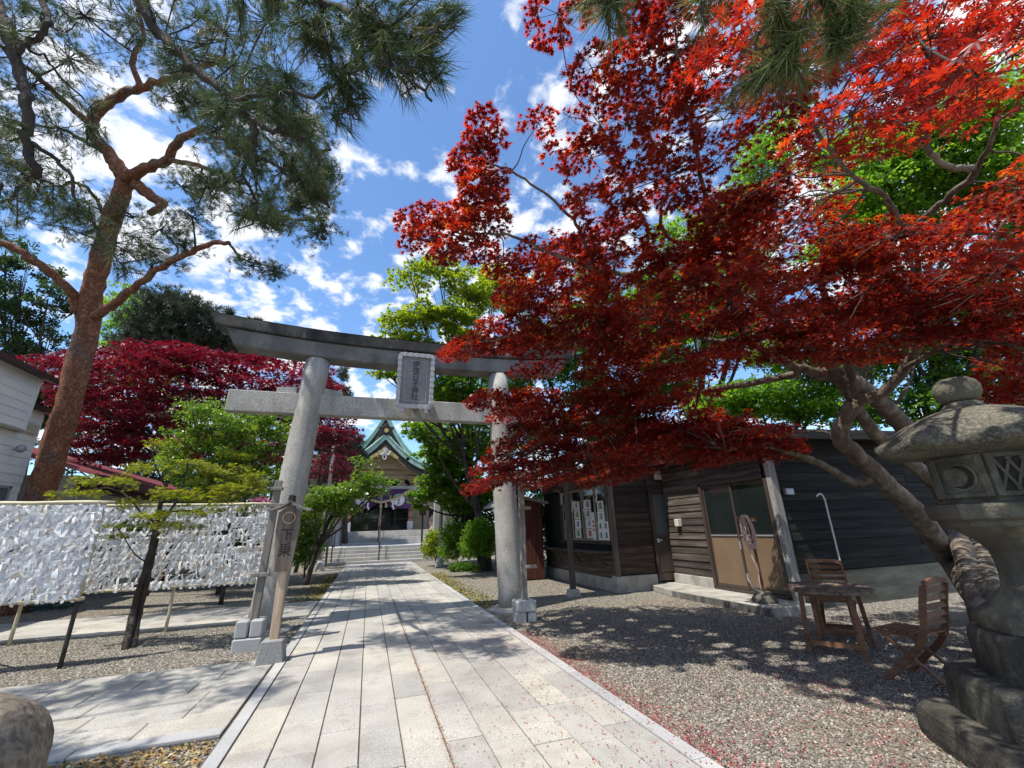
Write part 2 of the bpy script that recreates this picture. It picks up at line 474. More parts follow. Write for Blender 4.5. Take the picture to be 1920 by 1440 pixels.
M_red_roof = rough_mat('red_roof', [(0.27, 0.075, 0.08), (0.38, 0.13, 0.135)], 1.6, 0.5, 0.06, 50, vary=0.08, spec=0.5)
M_dark_red = rough_mat('dark_red_fascia', [(0.06, 0.012, 0.016), (0.09, 0.02, 0.024)], 3, 0.6, 0.05)
M_beige = rough_mat('beige_wall', [(0.33, 0.30, 0.24), (0.42, 0.39, 0.31)], 1.5, 0.85, 0.1, 80)
def wood(name, cols, axis, vary=0.38, rough=0.85, stain=None, **k):
    st = {'x': (0.22, 3.2, 3.2), 'y': (3.2, 0.22, 3.2), 'z': (3.2, 3.2, 0.22)}[axis]
    return rough_mat(name, cols, 4.5, rough, 0.45, 28, stretch=st, detail=9, vary=vary, stain=stain, stscale=1.6, ststretch=(1, 1, 1), **k)
DK = [(0.022, 0.013, 0.009), (0.05, 0.032, 0.023), (0.09, 0.062, 0.046)]
M_plank_x = wood('dark_siding_x', DK, 'x'); M_plank_y = wood('dark_siding_y', [(0.035, 0.025, 0.019), (0.075, 0.058, 0.045), (0.15, 0.122, 0.10)], 'y')
M_plank_black = wood('black_siding', [(0.006, 0.0055, 0.005), (0.014, 0.0125, 0.011), (0.032, 0.028, 0.024)], 'x')
M_post = wood('grey_post', [(0.05, 0.038, 0.029), (0.10, 0.08, 0.063), (0.17, 0.14, 0.115)], 'z')
M_dark_post = wood('dark_post', [(0.03, 0.024, 0.02), (0.06, 0.048, 0.038), (0.10, 0.08, 0.066)], 'z')
M_grey_wood = wood('silver_wood', [(0.16, 0.145, 0.13), (0.27, 0.25, 0.23), (0.36, 0.34, 0.31)], 'z')
M_tan_wood = wood('pale_wood', [(0.27, 0.19, 0.13), (0.38, 0.28, 0.20), (0.46, 0.36, 0.27)], 'z')
M_teak = wood('oiled_teak', [(0.10, 0.045, 0.022), (0.17, 0.08, 0.042), (0.24, 0.125, 0.07)], 'y', 0.2, 0.6)
M_teak_dark = wood('weathered_teak', [(0.075, 0.05, 0.036), (0.13, 0.092, 0.068), (0.20, 0.15, 0.115)], 'x', 0.2, 0.7)
M_redbrown = wood('red_brown_board', [(0.045, 0.012, 0.008), (0.075, 0.022, 0.014), (0.10, 0.035, 0.02)], 'z', 0.1)
M_alu_brown = rough_mat('bronze_door', [(0.050, 0.036, 0.029), (0.062, 0.045, 0.036)], 2, 0.45, 0.03, 60, spec=0.5)
M_tan_panel = rough_mat('tan_door_panel', [(0.15, 0.098, 0.058), (0.20, 0.136, 0.084)], 1.2, 0.6, 0.05, 60, stain=(0.12, 0.085, 0.055), stscale=1.5, stlo=0.56, sthi=0.85)
M_bamboo = rough_mat('bamboo', [(0.48, 0.42, 0.27), (0.60, 0.54, 0.37)], 6, 0.55, 0.1, 60, stretch=(0.3, 3, 3), stain=(0.30, 0.25, 0.15), stscale=4)
M_charcoal = rough_mat('scorched_bamboo', [(0.025, 0.022, 0.02), (0.06, 0.052, 0.045)], 9, 0.8, 0.3, 60)
M_rope = rough_mat('straw_rope', [(0.38, 0.31, 0.18), (0.52, 0.44, 0.28)], 40, 0.9, 0.6, 150)
M_white = rough_mat('white_paper', [(0.74, 0.74, 0.75), (0.80, 0.80, 0.81)], 12, 0.8, 0.05)
M_black = rough_mat('ink', [(0.012, 0.011, 0.011), (0.02, 0.018, 0.018)], 6, 0.7, 0.0)
M_iron = rough_mat('dark_iron', [(0.02, 0.017, 0.016), (0.04, 0.034, 0.03)], 8, 0.5, 0.05, spec=0.5)
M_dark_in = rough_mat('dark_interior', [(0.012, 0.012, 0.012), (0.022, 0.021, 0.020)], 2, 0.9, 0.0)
M_galv = rough_mat('galvanised', [(0.30, 0.31, 0.33), (0.42, 0.43, 0.45)], 5, 0.4, 0.05, spec=0.6, metal=0.4)
M_metal_roof = rough_mat('grey_metal_roof', [(0.17, 0.165, 0.16), (0.28, 0.275, 0.265)], 2, 0.5, 0.1, 40, stain=(0.12, 0.10, 0.085), stscale=2)
M_copper = rough_mat('verdigris_copper', [(0.20, 0.33, 0.27), (0.29, 0.44, 0.37), (0.36, 0.50, 0.43)], 2.2, 0.7, 0.1, 30, stain=(0.16, 0.24, 0.19), stscale=2.2)
M_gold = rough_mat('gold_leaf', [(0.45, 0.31, 0.10), (0.60, 0.44, 0.17)], 6, 0.4, 0.05, spec=0.5, metal=0.55)
M_purple = rough_mat('purple_cloth', [(0.085, 0.032, 0.105), (0.12, 0.048, 0.15)], 2, 0.9, 0.25, 6, stretch=(3, 1, 0.5))
M_shrine_wood = rough_mat('shrine_timber', [(0.34, 0.25, 0.15), (0.45, 0.34, 0.22)], 3, 0.75, 0.1, 40, stretch=(0.5, 3, 3))
M_shrine_col = wood('shrine_column_wood', [(0.22, 0.10, 0.055), (0.33, 0.17, 0.10), (0.40, 0.23, 0.14)], 'z', 0.05)
M_cream = rough_mat('cream_plaster', [(0.50, 0.46, 0.38), (0.58, 0.54, 0.46)], 2, 0.9, 0.05)
M_hose = rough_mat('pink_hose', [(0.50, 0.33, 0.29), (0.62, 0.45, 0.40)], 14, 0.5, 0.05, vary=0.0)
def glass(name, col, rough=0.08):
    m, N, L, out = new_mat(name)
    b = N.new('ShaderNodeBsdfPrincipled'); b.inputs['Base Color'].default_value = (*col, 1); b.inputs['Roughness'].default_value = rough
    b.inputs['Specular IOR Level'].default_value = 0.6
    L.new(b.outputs[0], out.inputs[0]); return m
M_glass = glass('dark_glass', (0.012, 0.016, 0.016), 0.07)
M_frost = glass('frosted_glass', (0.075, 0.09, 0.088), 0.3)

# ground: grey gravel with browner bare patches
m, N, L, out = new_mat('gravel_ground'); M_ground = m
bs = N.new('ShaderNodeBsdfPrincipled'); bs.inputs['Roughness'].default_value = 0.95; bs.inputs['Specular IOR Level'].default_value = 0.15
L.new(bs.outputs[0], out.inputs[0])
g = N.new('ShaderNodeNewGeometry')
vo = N.new('ShaderNodeTexVoronoi'); vo.inputs['Scale'].default_value = 52; L.new(g.outputs['Position'], vo.inputs['Vector'])
r1 = ramp(N, [(0.0, (0.07, 0.061, 0.05)), (0.45, (0.16, 0.143, 0.118)), (0.8, (0.27, 0.245, 0.205)), (1.0, (0.46, 0.42, 0.36))])
sp = N.new('ShaderNodeSeparateXYZ'); L.new(vo.outputs['Color'], sp.inputs[0]); L.new(sp.outputs[0], r1.inputs[0])
n1 = N.new('ShaderNodeTexNoise'); n1.inputs['Scale'].default_value = 0.55; n1.inputs['Detail'].default_value = 8; L.new(g.outputs['Position'], n1.inputs['Vector'])
r2 = ramp(N, [(0.5, (0, 0, 0)), (0.68, (0.75, 0.75, 0.75))]); L.new(n1.outputs[0], r2.inputs[0])
mx = N.new('ShaderNodeMix'); mx.data_type = 'RGBA'; L.new(r2.outputs[0], mx.inputs['Factor']); L.new(r1.outputs[0], mx.inputs['A']); mx.inputs['B'].default_value = (0.20, 0.155, 0.10, 1)
L.new(mx.outputs['Result'], bs.inputs['Base Color'])
b = N.new('ShaderNodeBump'); b.inputs['Strength'].default_value = 0.8; b.inputs['Distance'].default_value = 0.015; b.invert = True
L.new(vo.outputs['Distance'], b.inputs['Height']); L.new(b.outputs[0], bs.inputs['Normal'])

# ================================================================== ground and paths
gr = MB(); gr.add([(-250, -250, 0), (250, -250, 0), (250, 250, 0), (-250, 250, 0)], [(0, 1, 2, 3)])
struct('ground', gr, M_ground)

# unit slab with eased edges: x, y in +-0.5, top at z = 0
def unit_slab(e=0.012):
    v = [(-.5, -.5, -1), (.5, -.5, -1), (.5, .5, -1), (-.5, .5, -1),
         (-.5, -.5, -.12), (.5, -.5, -.12), (.5, .5, -.12), (-.5, .5, -.12),
         (-.5+e, -.5+e, 0), (.5-e, -.5+e, 0), (.5-e, .5-e, 0), (-.5+e, .5-e, 0)]
    f = [(0, 3, 2, 1), (8, 9, 10, 11)]
    for a in (0, 4):
        for k in range(4):
            k2 = (k+1) % 4
            f.append((a+k, a+k2, a+4+k2, a+4+k))
    return v, f
SLAB = {}
def slab(name, x0, x1, y0, y1, z, parent, mat, gap=0.009):
    key = mat.name
    if key not in SLAB:
        v, f = unit_slab(); me = bpy.data.meshes.new('slab_stone'); me.from_pydata(v, [], f); me.materials.append(mat); SLAB[key] = me
    o = bpy.data.objects.new(name, SLAB[key]); COL.objects.link(o)
    o.scale = (x1-x0-gap, y1-y0-gap, 0.05)
    o.location = ((x0+x1)/2, (y0+y1)/2, z)
    o.rotation_euler = (rnd.uniform(-.0022, .0022), rnd.uniform(-.003, .003), 0)
    o.parent = parent
    return o
def slab_mb(mb, x0, x1, y0, y1, z, gap=0.008):
    v, f = unit_slab()
    cx, cy, sx, sy = (x0+x1)/2, (y0+y1)/2, x1-x0-gap, y1-y0-gap
    mb.add([(cx+a*sx, cy+b*sy, z+c*0.05) for a, b, c in v], f)

JX = [-0.88, -0.57, -0.25, 0.05, 0.36, 0.67, 0.97, 1.28, 1.60, 1.90, 2.19]
bed = MB(); bed.add([(-1.02, -8, 0.020), (2.34, -8, 0.020), (2.34, 25.3, 0.020), (-1.02, 25.3, 0.020)], [(0, 1, 2, 3)])
path = struct('approach_path', bed, M_joint)
far_mb = MB()
for i in range(10):
    y = 2.4-rnd.random()*0.8
    yb = y
    while yb > -8:
        l = rnd.choice((0.6, 0.75, 0.9)); slab_mb(far_mb, JX[i], JX[i+1], yb-l, yb, 0.034+rnd.uniform(-.002, .002)); yb -= l
    while y < 25.2:
        l = rnd.choice((0.62, 0.75, 0.75, 0.9, 1.0)); y1 = min(25.25, y+l)
        z = 0.034+rnd.uniform(-.0025, .0025)
        if y1 < 16.5: slab('paving_slab', JX[i], JX[i+1], y, y1, z, path, M_slab)
        elif y1-y > 0.05: slab_mb(far_mb, JX[i], JX[i+1], y, y1, z)
        y = y1
for sx0, sx1 in ((-1.0, -0.885), (2.195, 2.32)):
    y = -8.0
    while y < 25.2:
        y1 = min(25.25, y+1.0)
        if 2 < y1 < 15: slab('kerb_stone', sx0, sx1, y, y1, 0.038, path, M_kerb, 0.006)
        else: slab_mb(far_mb, sx0, sx1, y, y1, 0.038, 0.006)
        y = y1
part('distant_slabs', far_mb, M_slab, path, kind='stuff')

def side_path(name, x0, x1, y0, y1, row, kerb, mat):
    bd = MB(); bd.add([(x0, y0, 0.017), (x1, y0, 0.017), (x1, y1, 0.017), (x0, y1, 0.017)], [(0, 1, 2, 3)])
    p = struct(name, bd, M_joint)
    y = y0
    if kerb:
        x = x1
        while x > x0: slab('kerb_stone', max(x0, x-1.0), x, y, y+0.16, 0.036, p, M_kerb); x -= 1.0
        y += 0.16
    while y < y1-0.1:
        yy = min(y1, y+row); x = x1; first = True
        while x > x0:
            l = rnd.choice((0.62, 0.8, 0.95)); l = l*rnd.random()*0.7+0.25 if first else l; first = False
            slab('paving_slab', max(x0, x-l), x, y, yy, 0.03+rnd.uniform(-.002, .002), p, mat); x -= l
        y = yy
    return p
side_path('side_path', -7.0, -1.03, 4.72, 7.1, 0.373, True, M_slab)
side_path('rear_side_path', -9.5, -1.03, 10.15, 12.35, 0.55, False, M_slab)

# gravel stones lying loose near the camera
peb_v = np.array([(1, 0, -.2), (-1, 0.1, -.2), (0.1, 1, -.2), (-0.1, -1, -.2), (0.1, 0.1, 0.62)], float)      # only the side that shows
peb_f = np.array([(0, 2, 4), (2, 1, 4), (1, 3, 4), (3, 0, 4)])
M_pebble = rnd_mat('gravel_stone', [(0.0, (0.07, 0.061, 0.052)), (0.4, (0.16, 0.143, 0.12)), (0.8, (0.27, 0.243, 0.202)), (1.0, (0.45, 0.41, 0.345))], 0.9)
def pebbles(name, areas, mat, smin=0.005, smax=0.0135, z=0.004):
    P = []
    for x0, x1, y0, y1, n in areas:
        P.append(np.stack([rng.uniform(x0, x1, n), rng.uniform(y0, y1, n), np.full(n, z)], 1))
    P = np.concatenate(P); n = len(P)
    nn = unit(np.array([0, 0, 1.0])+rng.normal(size=(n, 3))*0.35)
    s = rng.uniform(smin, smax, n)[:, None]*rng.uniform(0.7, 1.25, (n, 3))
    o = scatter(name, (peb_v, peb_f), P, basis(nn, rand_dirs(n)), s, rng.random(n), mat)
    return tag(o, kind='stuff')
pebbles('gravel', [(2.36, 5.2, 2.0, 4.6, 24000), (2.36, 7.0, 4.6, 8.5, 26000), (4.4, 6.8, 1.8, 4.6, 8000), (2.4, 5.8, 8.5, 13, 9000), (5.8, 9.0, 3.0, 6.0, 5000),
                   (-5.6, -1.05, 7.12, 10.1, 19000), (-7, -1.05, 12.4, 15.5, 6000)], M_pebble)
# fallen red leaflets, sparse on the paving, thick along its right edge
M_fallen = rnd_mat('fallen_petal', [(0.0, (0.22, 0.02, 0.03)), (0.5, (0.42, 0.04, 0.06)), (1.0, (0.55, 0.14, 0.13))], 0.8, trans=0.2)
fl = (np.array([(0, 0, 0), (-0.3, 0.45, 0.12), (0, 1, 0), (0.3, 0.45, 0.15)]), np.array([(0, 1, 2, 3)]))
def litter(name, P, s, mat, tilt=0.25):
    n = len(P); nn = unit(np.array([0, 0, 1.0])+rng.normal(size=(n, 3))*tilt)
    return tag(scatter(name, fl, P, basis(nn, rand_dirs(n)), np.asarray(s), rng.random(n), mat), kind='stuff')
P = []
n = 1500; P.append(np.stack([2.3-np.abs(rng.normal(0, 0.9, n)), rng.uniform(2.6, 7.5, n)**1.0, np.full(n, 0.040)], 1))
cl_c = np.stack([rng.uniform(2.36, 4.6, 190), rng.uniform(2.0, 4.4, 190)], 1)
for c in cl_c:
    k = rng.integers(4, 16); P.append(np.concatenate([c+rng.normal(0, 0.06, (k, 2)), np.full((k, 1), 0.02)], 1))
n = 2200; P.append(np.stack([2.34+np.abs(rng.normal(0, 0.14, n)), rng.uniform(2.4, 7.2, n), np.full(n, 0.022)], 1))
n = 350; P.append(np.stack([rng.uniform(2.4, 6, n), rng.uniform(3, 6.5, n), np.full(n, 0.02)], 1))
P = np.concatenate(P); P = P[P[:, 0] > 0.3]
litter('fallen_leaves', P, rng.uniform(0.010, 0.022, len(P)), M_fallen)
# brown litter and moss on the bare bed at lower left, and rusty litter in the middle joint
M_litter = rnd_mat('dry_litter', [(0.0, (0.16, 0.085, 0.03)), (0.35, (0.34, 0.19, 0.07)), (0.6, (0.42, 0.28, 0.11)), (0.8, (0.15, 0.17, 0.05)), (1.0, (0.50, 0.42, 0.25))], 0.9)
n = 5200; P = np.stack([rng.uniform(-3.4, -1.03, n), rng.uniform(3.2, 4.70, n), np.full(n, 0.012)], 1)
litter('dry_leaf_litter', P, rng.uniform(0.018, 0.045, n), M_litter, 0.5)
n = 2600; P = np.stack([0.67+rng.normal(0, 0.010, n)*rng.choice((1, 1, 2.2), n), 2.6+9*rng.random(n)**1.5, np.full(n, 0.037)], 1)
M_rust = rnd_mat('rusty_litter', [(0.0, (0.16, 0.06, 0.025)), (0.5, (0.32, 0.13, 0.05)), (1.0, (0.42, 0.24, 0.10))], 0.9)
litter('joint_litter', P, rng.uniform(0.006, 0.014, n), M_rust, 0.5)
n = 2500; P = np.concatenate([np.stack([-1.05-np.abs(rng.normal(0, 0.35, n)), rng.uniform(12.5, 20, n), np.full(n, 0.012)], 1), np.stack([2.36+np.abs(rng.normal(0, 0.3, n)), rng.uniform(9.5, 18, n), np.full(n, 0.012)], 1)])
M_moss = rnd_mat('moss', [(0.0, (0.10, 0.10, 0.02)), (0.6, (0.22, 0.20, 0.05)), (1.0, (0.30, 0.22, 0.09))], 0.95)
litter('moss_patches', P, rng.uniform(0.03, 0.07, len(P)), M_moss, 0.3)

# ================================================================== torii
TX, TY = 0.70, 9.08
torii = thing('torii', 'tall grey stone torii gate with a carved plaque spanning the paved approach', 'torii', (TX, TY, 0))
def column(xb, xt, mirror):
    mb = MB(); P, R_ = [], []
    for k in range(13):
        t = k/12; P.append((xb+(xt-xb)*t, TY, 5.03*t-0.02)); R_.append(0.262-0.024*t+(0.004 if k == 0 else 0))
    mb.tube(P, R_, 40)
    return part('column', mb, M_granite, torii, smooth=True)
column(-1.60, -1.27, 0); column(2.87, 2.66, 1)
for xb in (-1.60, 2.87):
    mb = MB(); mb.lathe([(0.46, -0.02), (0.46, 0.03), (0.42, 0.06), (0.29, 0.075)], 28, (xb, TY), wob=0.01)
    part('footing', mb, M_concrete, torii, smooth=False)
def zc_(x): return 0.0135*(x-TX)**2*(0.6+0.4*min(1, abs(x-TX)/3.9))
def beam(name, half_b, half_t, z0, z1, dy, mat, peak=0.0, n=40, nat=0.018):
    A, B, C_, D_ = [], [], [], []
    for i in range(n+1):
        t = -1+2*i/n
        xb_, xt_ = TX+t*half_b, TX+t*half_t
        cb, ct = zc_(xb_), zc_(xt_)
        A.append((xb_, TY-dy*0.93, z0+cb)); B.append((xb_, TY+dy*0.93, z0+cb)); C_.append((xt_, TY+dy, z1+ct)); D_.append((xt_, TY-dy, z1+ct))
    mb = MB(); mb.strip(A, B, C_, D_)
    if peak:
        m_ = len(mb.v)
        ridge = [(TX+(-1+2*i/n)*half_t, TY, z1+peak+zc_(TX+(-1+2*i/n)*half_t)) for i in range(n+1)]
        vs, fs = [], []
        for i in range(n+1): vs += [D_[i], ridge[i], C_[i]]
        for i in range(n): fs += [(3*i, 3*i+3, 3*i+4, 3*i+1), (3*i+1, 3*i+4, 3*i+5, 3*i+2)]
        fs += [(0, 1, 2), (3*n+2, 3*n+1, 3*n)]
        mb.add([(a, b_, c+0.001) for a, b_, c in vs], fs)
    return part(name, mb, mat, torii, bevel=nat)
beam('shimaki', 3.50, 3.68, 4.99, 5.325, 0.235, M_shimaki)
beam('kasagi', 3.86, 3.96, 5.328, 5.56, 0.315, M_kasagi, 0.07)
mb = MB(); mb.box(-2.76, 4.16, TY-0.115, TY+0.115, 3.83, 4.255)
part('nuki', mb, M_granite, torii, bevel=0.012)
for cx in (-1.335, 2.705):
    for s in (-1, 1):
        mb = MB(); x0 = cx+s*0.25; mb.prism([(0, 0), (s*0.36, 0), (s*0.36, 0.10), (0, 0.14)], (x0, TY-0.09, 4.257), (1, 0, 0), (0, 0, 1), (0, 0.18, 0))
        part('wedge', mb, M_granite, torii, bevel=0.006)
mb = MB(); mb.box(TX-0.16, TX+0.16, TY-0.12, TY+0.12, 4.257, 4.99); part('strut', mb, M_granite, torii, bevel=0.01)
# plaque, leaning forward
def plaque():
    th = math.radians(8); c = np.array((0.72, TY-0.36, 4.60)); u = np.array((1, 0, 0.0)); v = np.array((0, -math.sin(th), math.cos(th))); nrm = np.array((0, -math.cos(th), -math.sin(th)))
    W, H = 0.345, 0.555
    mb = MB(); mb.obox(c, u*W, v*H, nrm*0.045); pl = part('plaque', mb, M_plaque, torii, bevel=0.006)
    # scalloped rim
    fr = MB(); k = 0
    def seg(p, q, n_):
        for i in range(n_):
            a = p+(q-p)*(i+0.5)/n_; d = (q-p)/n_
            fr.obox(c+a[0]*u+a[1]*v+nrm*(0.06+0.006*(i % 2)), (d[0]*u+d[1]*v)*0.5, (d[1]*u-d[0]*v)/np.linalg.norm(d)*(0.036+0.008*(i % 2)), nrm*0.03)
    cs = [np.array(q) for q in ((-W, -H), (W, -H), (W, H), (-W, H))]
    for a, b_, n_ in ((0, 1, 11), (1, 2, 18), (2, 3, 11), (3, 0, 18)): seg(cs[a], cs[b_], n_)
    part('plaque_rim', fr, M_white_stone, pl, bevel=0.004)
    inn = MB()
    for a, b_, w in (((-.23, -.44), (-.23, .44), .008), ((.23, -.44), (.23, .44), .008), ((-.23, .44), (.23, .44), .008), ((-.23, -.44), (.23, -.44), .008)):
        inn.bar(c+a[0]*u+a[1]*v+nrm*0.05, c+b_[0]*u+b_[1]*v+nrm*0.05, 0.014, 0.012, nrm)
    part('inner_border', inn, M_blue_stone, pl)
    for i, ch in enumerate('伊夜日子神社'):
        ctr = c+v*(0.355-0.142*i)+nrm*0.0462
        M4 = Matrix(((u[0], v[0], nrm[0], ctr[0]), (u[1], v[1], nrm[1], ctr[1]), (u[2], v[2], nrm[2], ctr[2]), (0, 0, 0, 1)))
        text_mesh(ch, 0.155, 0.007, M_plaque_text, 'carved_character', pl, M4)
    for s in (-1, 1):
        f = MB(); p = c+s*0.25*u-v*(H+0.05); f.obox(p+nrm*0.02, u*0.045, v*0.075, nrm*0.06); part('plaque_bracket', f, M_white_stone, pl, bevel=0.005)
    st = MB(); st.bar(c+v*0.3, c+v*0.3+np.array((0, 0.3, 0.0)), 0.12, 0.12); st.bar(c-v*0.45, c-v*0.45+np.array((0, 0.22, 0.0)), 0.1, 0.1); part('plaque_stay', st, M_granite, pl)
M_white_stone = rough_mat('pale_granite', [(0.42, 0.42, 0.42), (0.52, 0.52, 0.515)], 4, 0.8, 0.25, 120)
M_plaque = rough_mat('plaque_stone', [(0.22, 0.22, 0.225), (0.31, 0.31, 0.315)], 3.0, 0.8, 0.3, 120, speck=(0.15, 0.15, 0.155), sscale=120, samount=0.5, stain=(0.16, 0.16, 0.16), stscale=3, ststretch=(1, 1, 0.3))
M_plaque_text = rough_mat('dark_carving', [(0.04, 0.04, 0.042), (0.08, 0.08, 0.082)], 8, 0.8, 0.1)
plaque()

# ================================================================== posts and signs beside the torii
def banner_post(x, y, lean, label, h, blocks, pegs):
    t = thing('banner_post', label, 'post', (x, y, 0), 'banner posts beside the torii columns')
    for b_ in blocks:
        mb = MB(); mb.box(*b_); part('stone_block', mb, M_blue_stone, t, bevel=0.02)
    z0 = blocks[-1][4]
    mb = MB(); mb.bar((x, y, z0), (x+lean, y+0.02, h), 0.105, 0.085, (0, 1, 0)); part('post', mb, M_post2, t, bevel=0.006)
    for z, dx, l, th in pegs:
        mb = MB(); xx = x+lean*(z/h); mb.obox((xx+dx, y-0.03, z), (l/2, 0, 0.0), (0, 0.05, 0), (0, 0, th)); part('peg', mb, M_post2, t, bevel=0.006)
    return t
M_post2 = wood('weathered_post', [(0.13, 0.115, 0.10), (0.21, 0.19, 0.165), (0.29, 0.265, 0.235)], 'z', 0.05)
banner_post(-1.53, 7.92, 0.06, 'weathered wooden banner post with pegs on twin stone blocks left of the gate', 2.42,
            [(-1.74, -1.36, 7.76, 8.08, -0.02, 0.17), (-1.73, -1.56, 7.77, 8.07, 0.172, 0.40), (-1.54, -1.37, 7.77, 8.07, 0.172, 0.40)], [(1.0, -0.02, 0.26, 0.028), (2.02, 0.0, 0.22, 0.028), (2.28, 0.0, 0.18, 0.025)])
banner_post(2.76, 7.98, 0.02, 'grey banner post with white pegs on a split stone block right of the gate', 2.42,
            [(2.57, 2.75, 7.84, 8.13, -0.02, 0.15), (2.78, 2.94, 7.84, 8.13, -0.02, 0.15), (2.57, 2.94, 7.83, 8.14, 0.152, 0.335)], [(0.88, 0.13, 0.22, 0.028), (1.92, 0.08, 0.16, 0.03), (2.28, 0.08, 0.16, 0.03)])

def dismount_sign():
    x, y = -1.07, 6.92
    t = thing('dismount_sign', 'small roofed wooden notice board with two black brushed characters on granite foot', 'sign', (x, y, 0))
    mb = MB(); mb.prism([(-0.165, 0), (0.165, 0), (0.125, 0.30), (-0.125, 0.30)], (x, y-0.13, -0.01), (1, 0, 0), (0, 0, 1), (0, 0.26, 0)); part('stone_foot', mb, M_granite_lt, t, bevel=0.012)
    mb = MB(); mb.box(x-0.052, x+0.052, y-0.04, y+0.04, 0.28, 1.95); part('post', mb, M_tan_wood, t, bevel=0.006)
    mb = MB(); mb.prism([(-0.10, 1.10), (0.10, 1.10), (0.148, 1.62), (0.14, 1.86), (0, 1.97), (-0.14, 1.86), (-0.148, 1.62)], (x, y-0.085, 0), (1, 0, 0), (0, 0, 1), (0, 0.042, 0)); bd = part('board', mb, M_board, t, bevel=0.005)
    for s in (-1, 1):
        mb = MB(); n = 7; A, B, C_, D_ = [], [], [], []
        for i in range(n+1):
            q = i/n; xx = x+s*0.275*q; z = 2.035-0.155*q**0.75+0.03*q**4
            A.append((xx, y-0.17, z-0.03)); B.append((xx, y+0.09, z-0.03)); C_.append((xx, y+0.09, z)); D_.append((xx, y-0.17, z))
        mb.strip(A, B, C_, D_); part('roof_board', mb, M_post2, t)
    mb = MB(); mb.prism([(-0.035, 0), (0.035, 0), (0.022, 0.05), (0.03, 0.07), (-0.03, 0.07), (-0.022, 0.05)], (x, y-0.18, 2.02), (1, 0, 0), (0, 0, 1), (0, 0.28, 0)); part('roof_ridge', mb, M_dark_post, t)
    ring = MB(); ring.tube([(x+0.075*math.cos(a), y-0.089, 1.79+0.075*math.sin(a)) for a in np.linspace(0, 2*PI, 25)], 0.008, 5); part('crest', ring, M_tan_wood, bd)
    cz = MB(); cz.tube([(x, y-0.0888, 1.79), (x, y-0.0862, 1.79)], [0.062, 0.062], 20); part('crest_disc', cz, M_board, bd)
    for ch, z, sz in (('下', 1.56, 0.165), ('乗', 1.36, 0.18)):
        M4 = Matrix(((1, 0, 0, x), (0, 0, -1, y-0.0865), (0, 1, 0, z), (0, 0, 0, 1)))
        text_mesh(ch, sz, 0.0015, M_black, 'brushed_character', bd, M4)
M_granite_lt = rough_mat('speckled_granite', [(0.26, 0.255, 0.24), (0.36, 0.35, 0.33)], 3, 0.85, 0.35, 150, speck=(0.10, 0.10, 0.10), sscale=120, samount=0.75)
M_board = wood('sign_board_wood', [(0.075, 0.06, 0.048), (0.14, 0.112, 0.09), (0.21, 0.17, 0.14)], 'z', 0.02)
dismount_sign()

# ================================================================== flagpoles
for x, y, h, lab, mat in ((-1.96, 22.3, 8.6, 'white painted flagpole left of the shrine steps', M_white_paint), (3.2, 20.9, 7.2, 'grey steel flagpole right of the shrine steps', M_galv)):
    t = thing('flagpole', lab, 'flagpole', (x, y, 0), 'flagpoles before the shrine')
    mb = MB(); mb.tube([(x, y, 0.2), (x+0.02, y, h*0.5), (x+0.06, y, h)], [0.085, 0.075, 0.055], 14); part('pole', mb, mat, t, smooth=True)
    mb = MB(); mb.lathe([(0.20, 0), (0.20, 0.06), (0.15, 0.3), (0.10, 0.42)], 14, (x, y)); part('foot', mb, M_white_stone, t)
    mb = MB(); mb.lathe([(0.11, 1.62), (0.115, 1.66), (0.11, 1.70)], 12, (x, y)); part('collar', mb, mat, t)
    mb = MB(); mb.tube([(x-0.12, y-0.05, 0.9), (x-0.06, y-0.04, h*0.5), (x, y-0.06, h-0.1)], 0.01, 4); part('halyard', mb, M_white_paint, t)

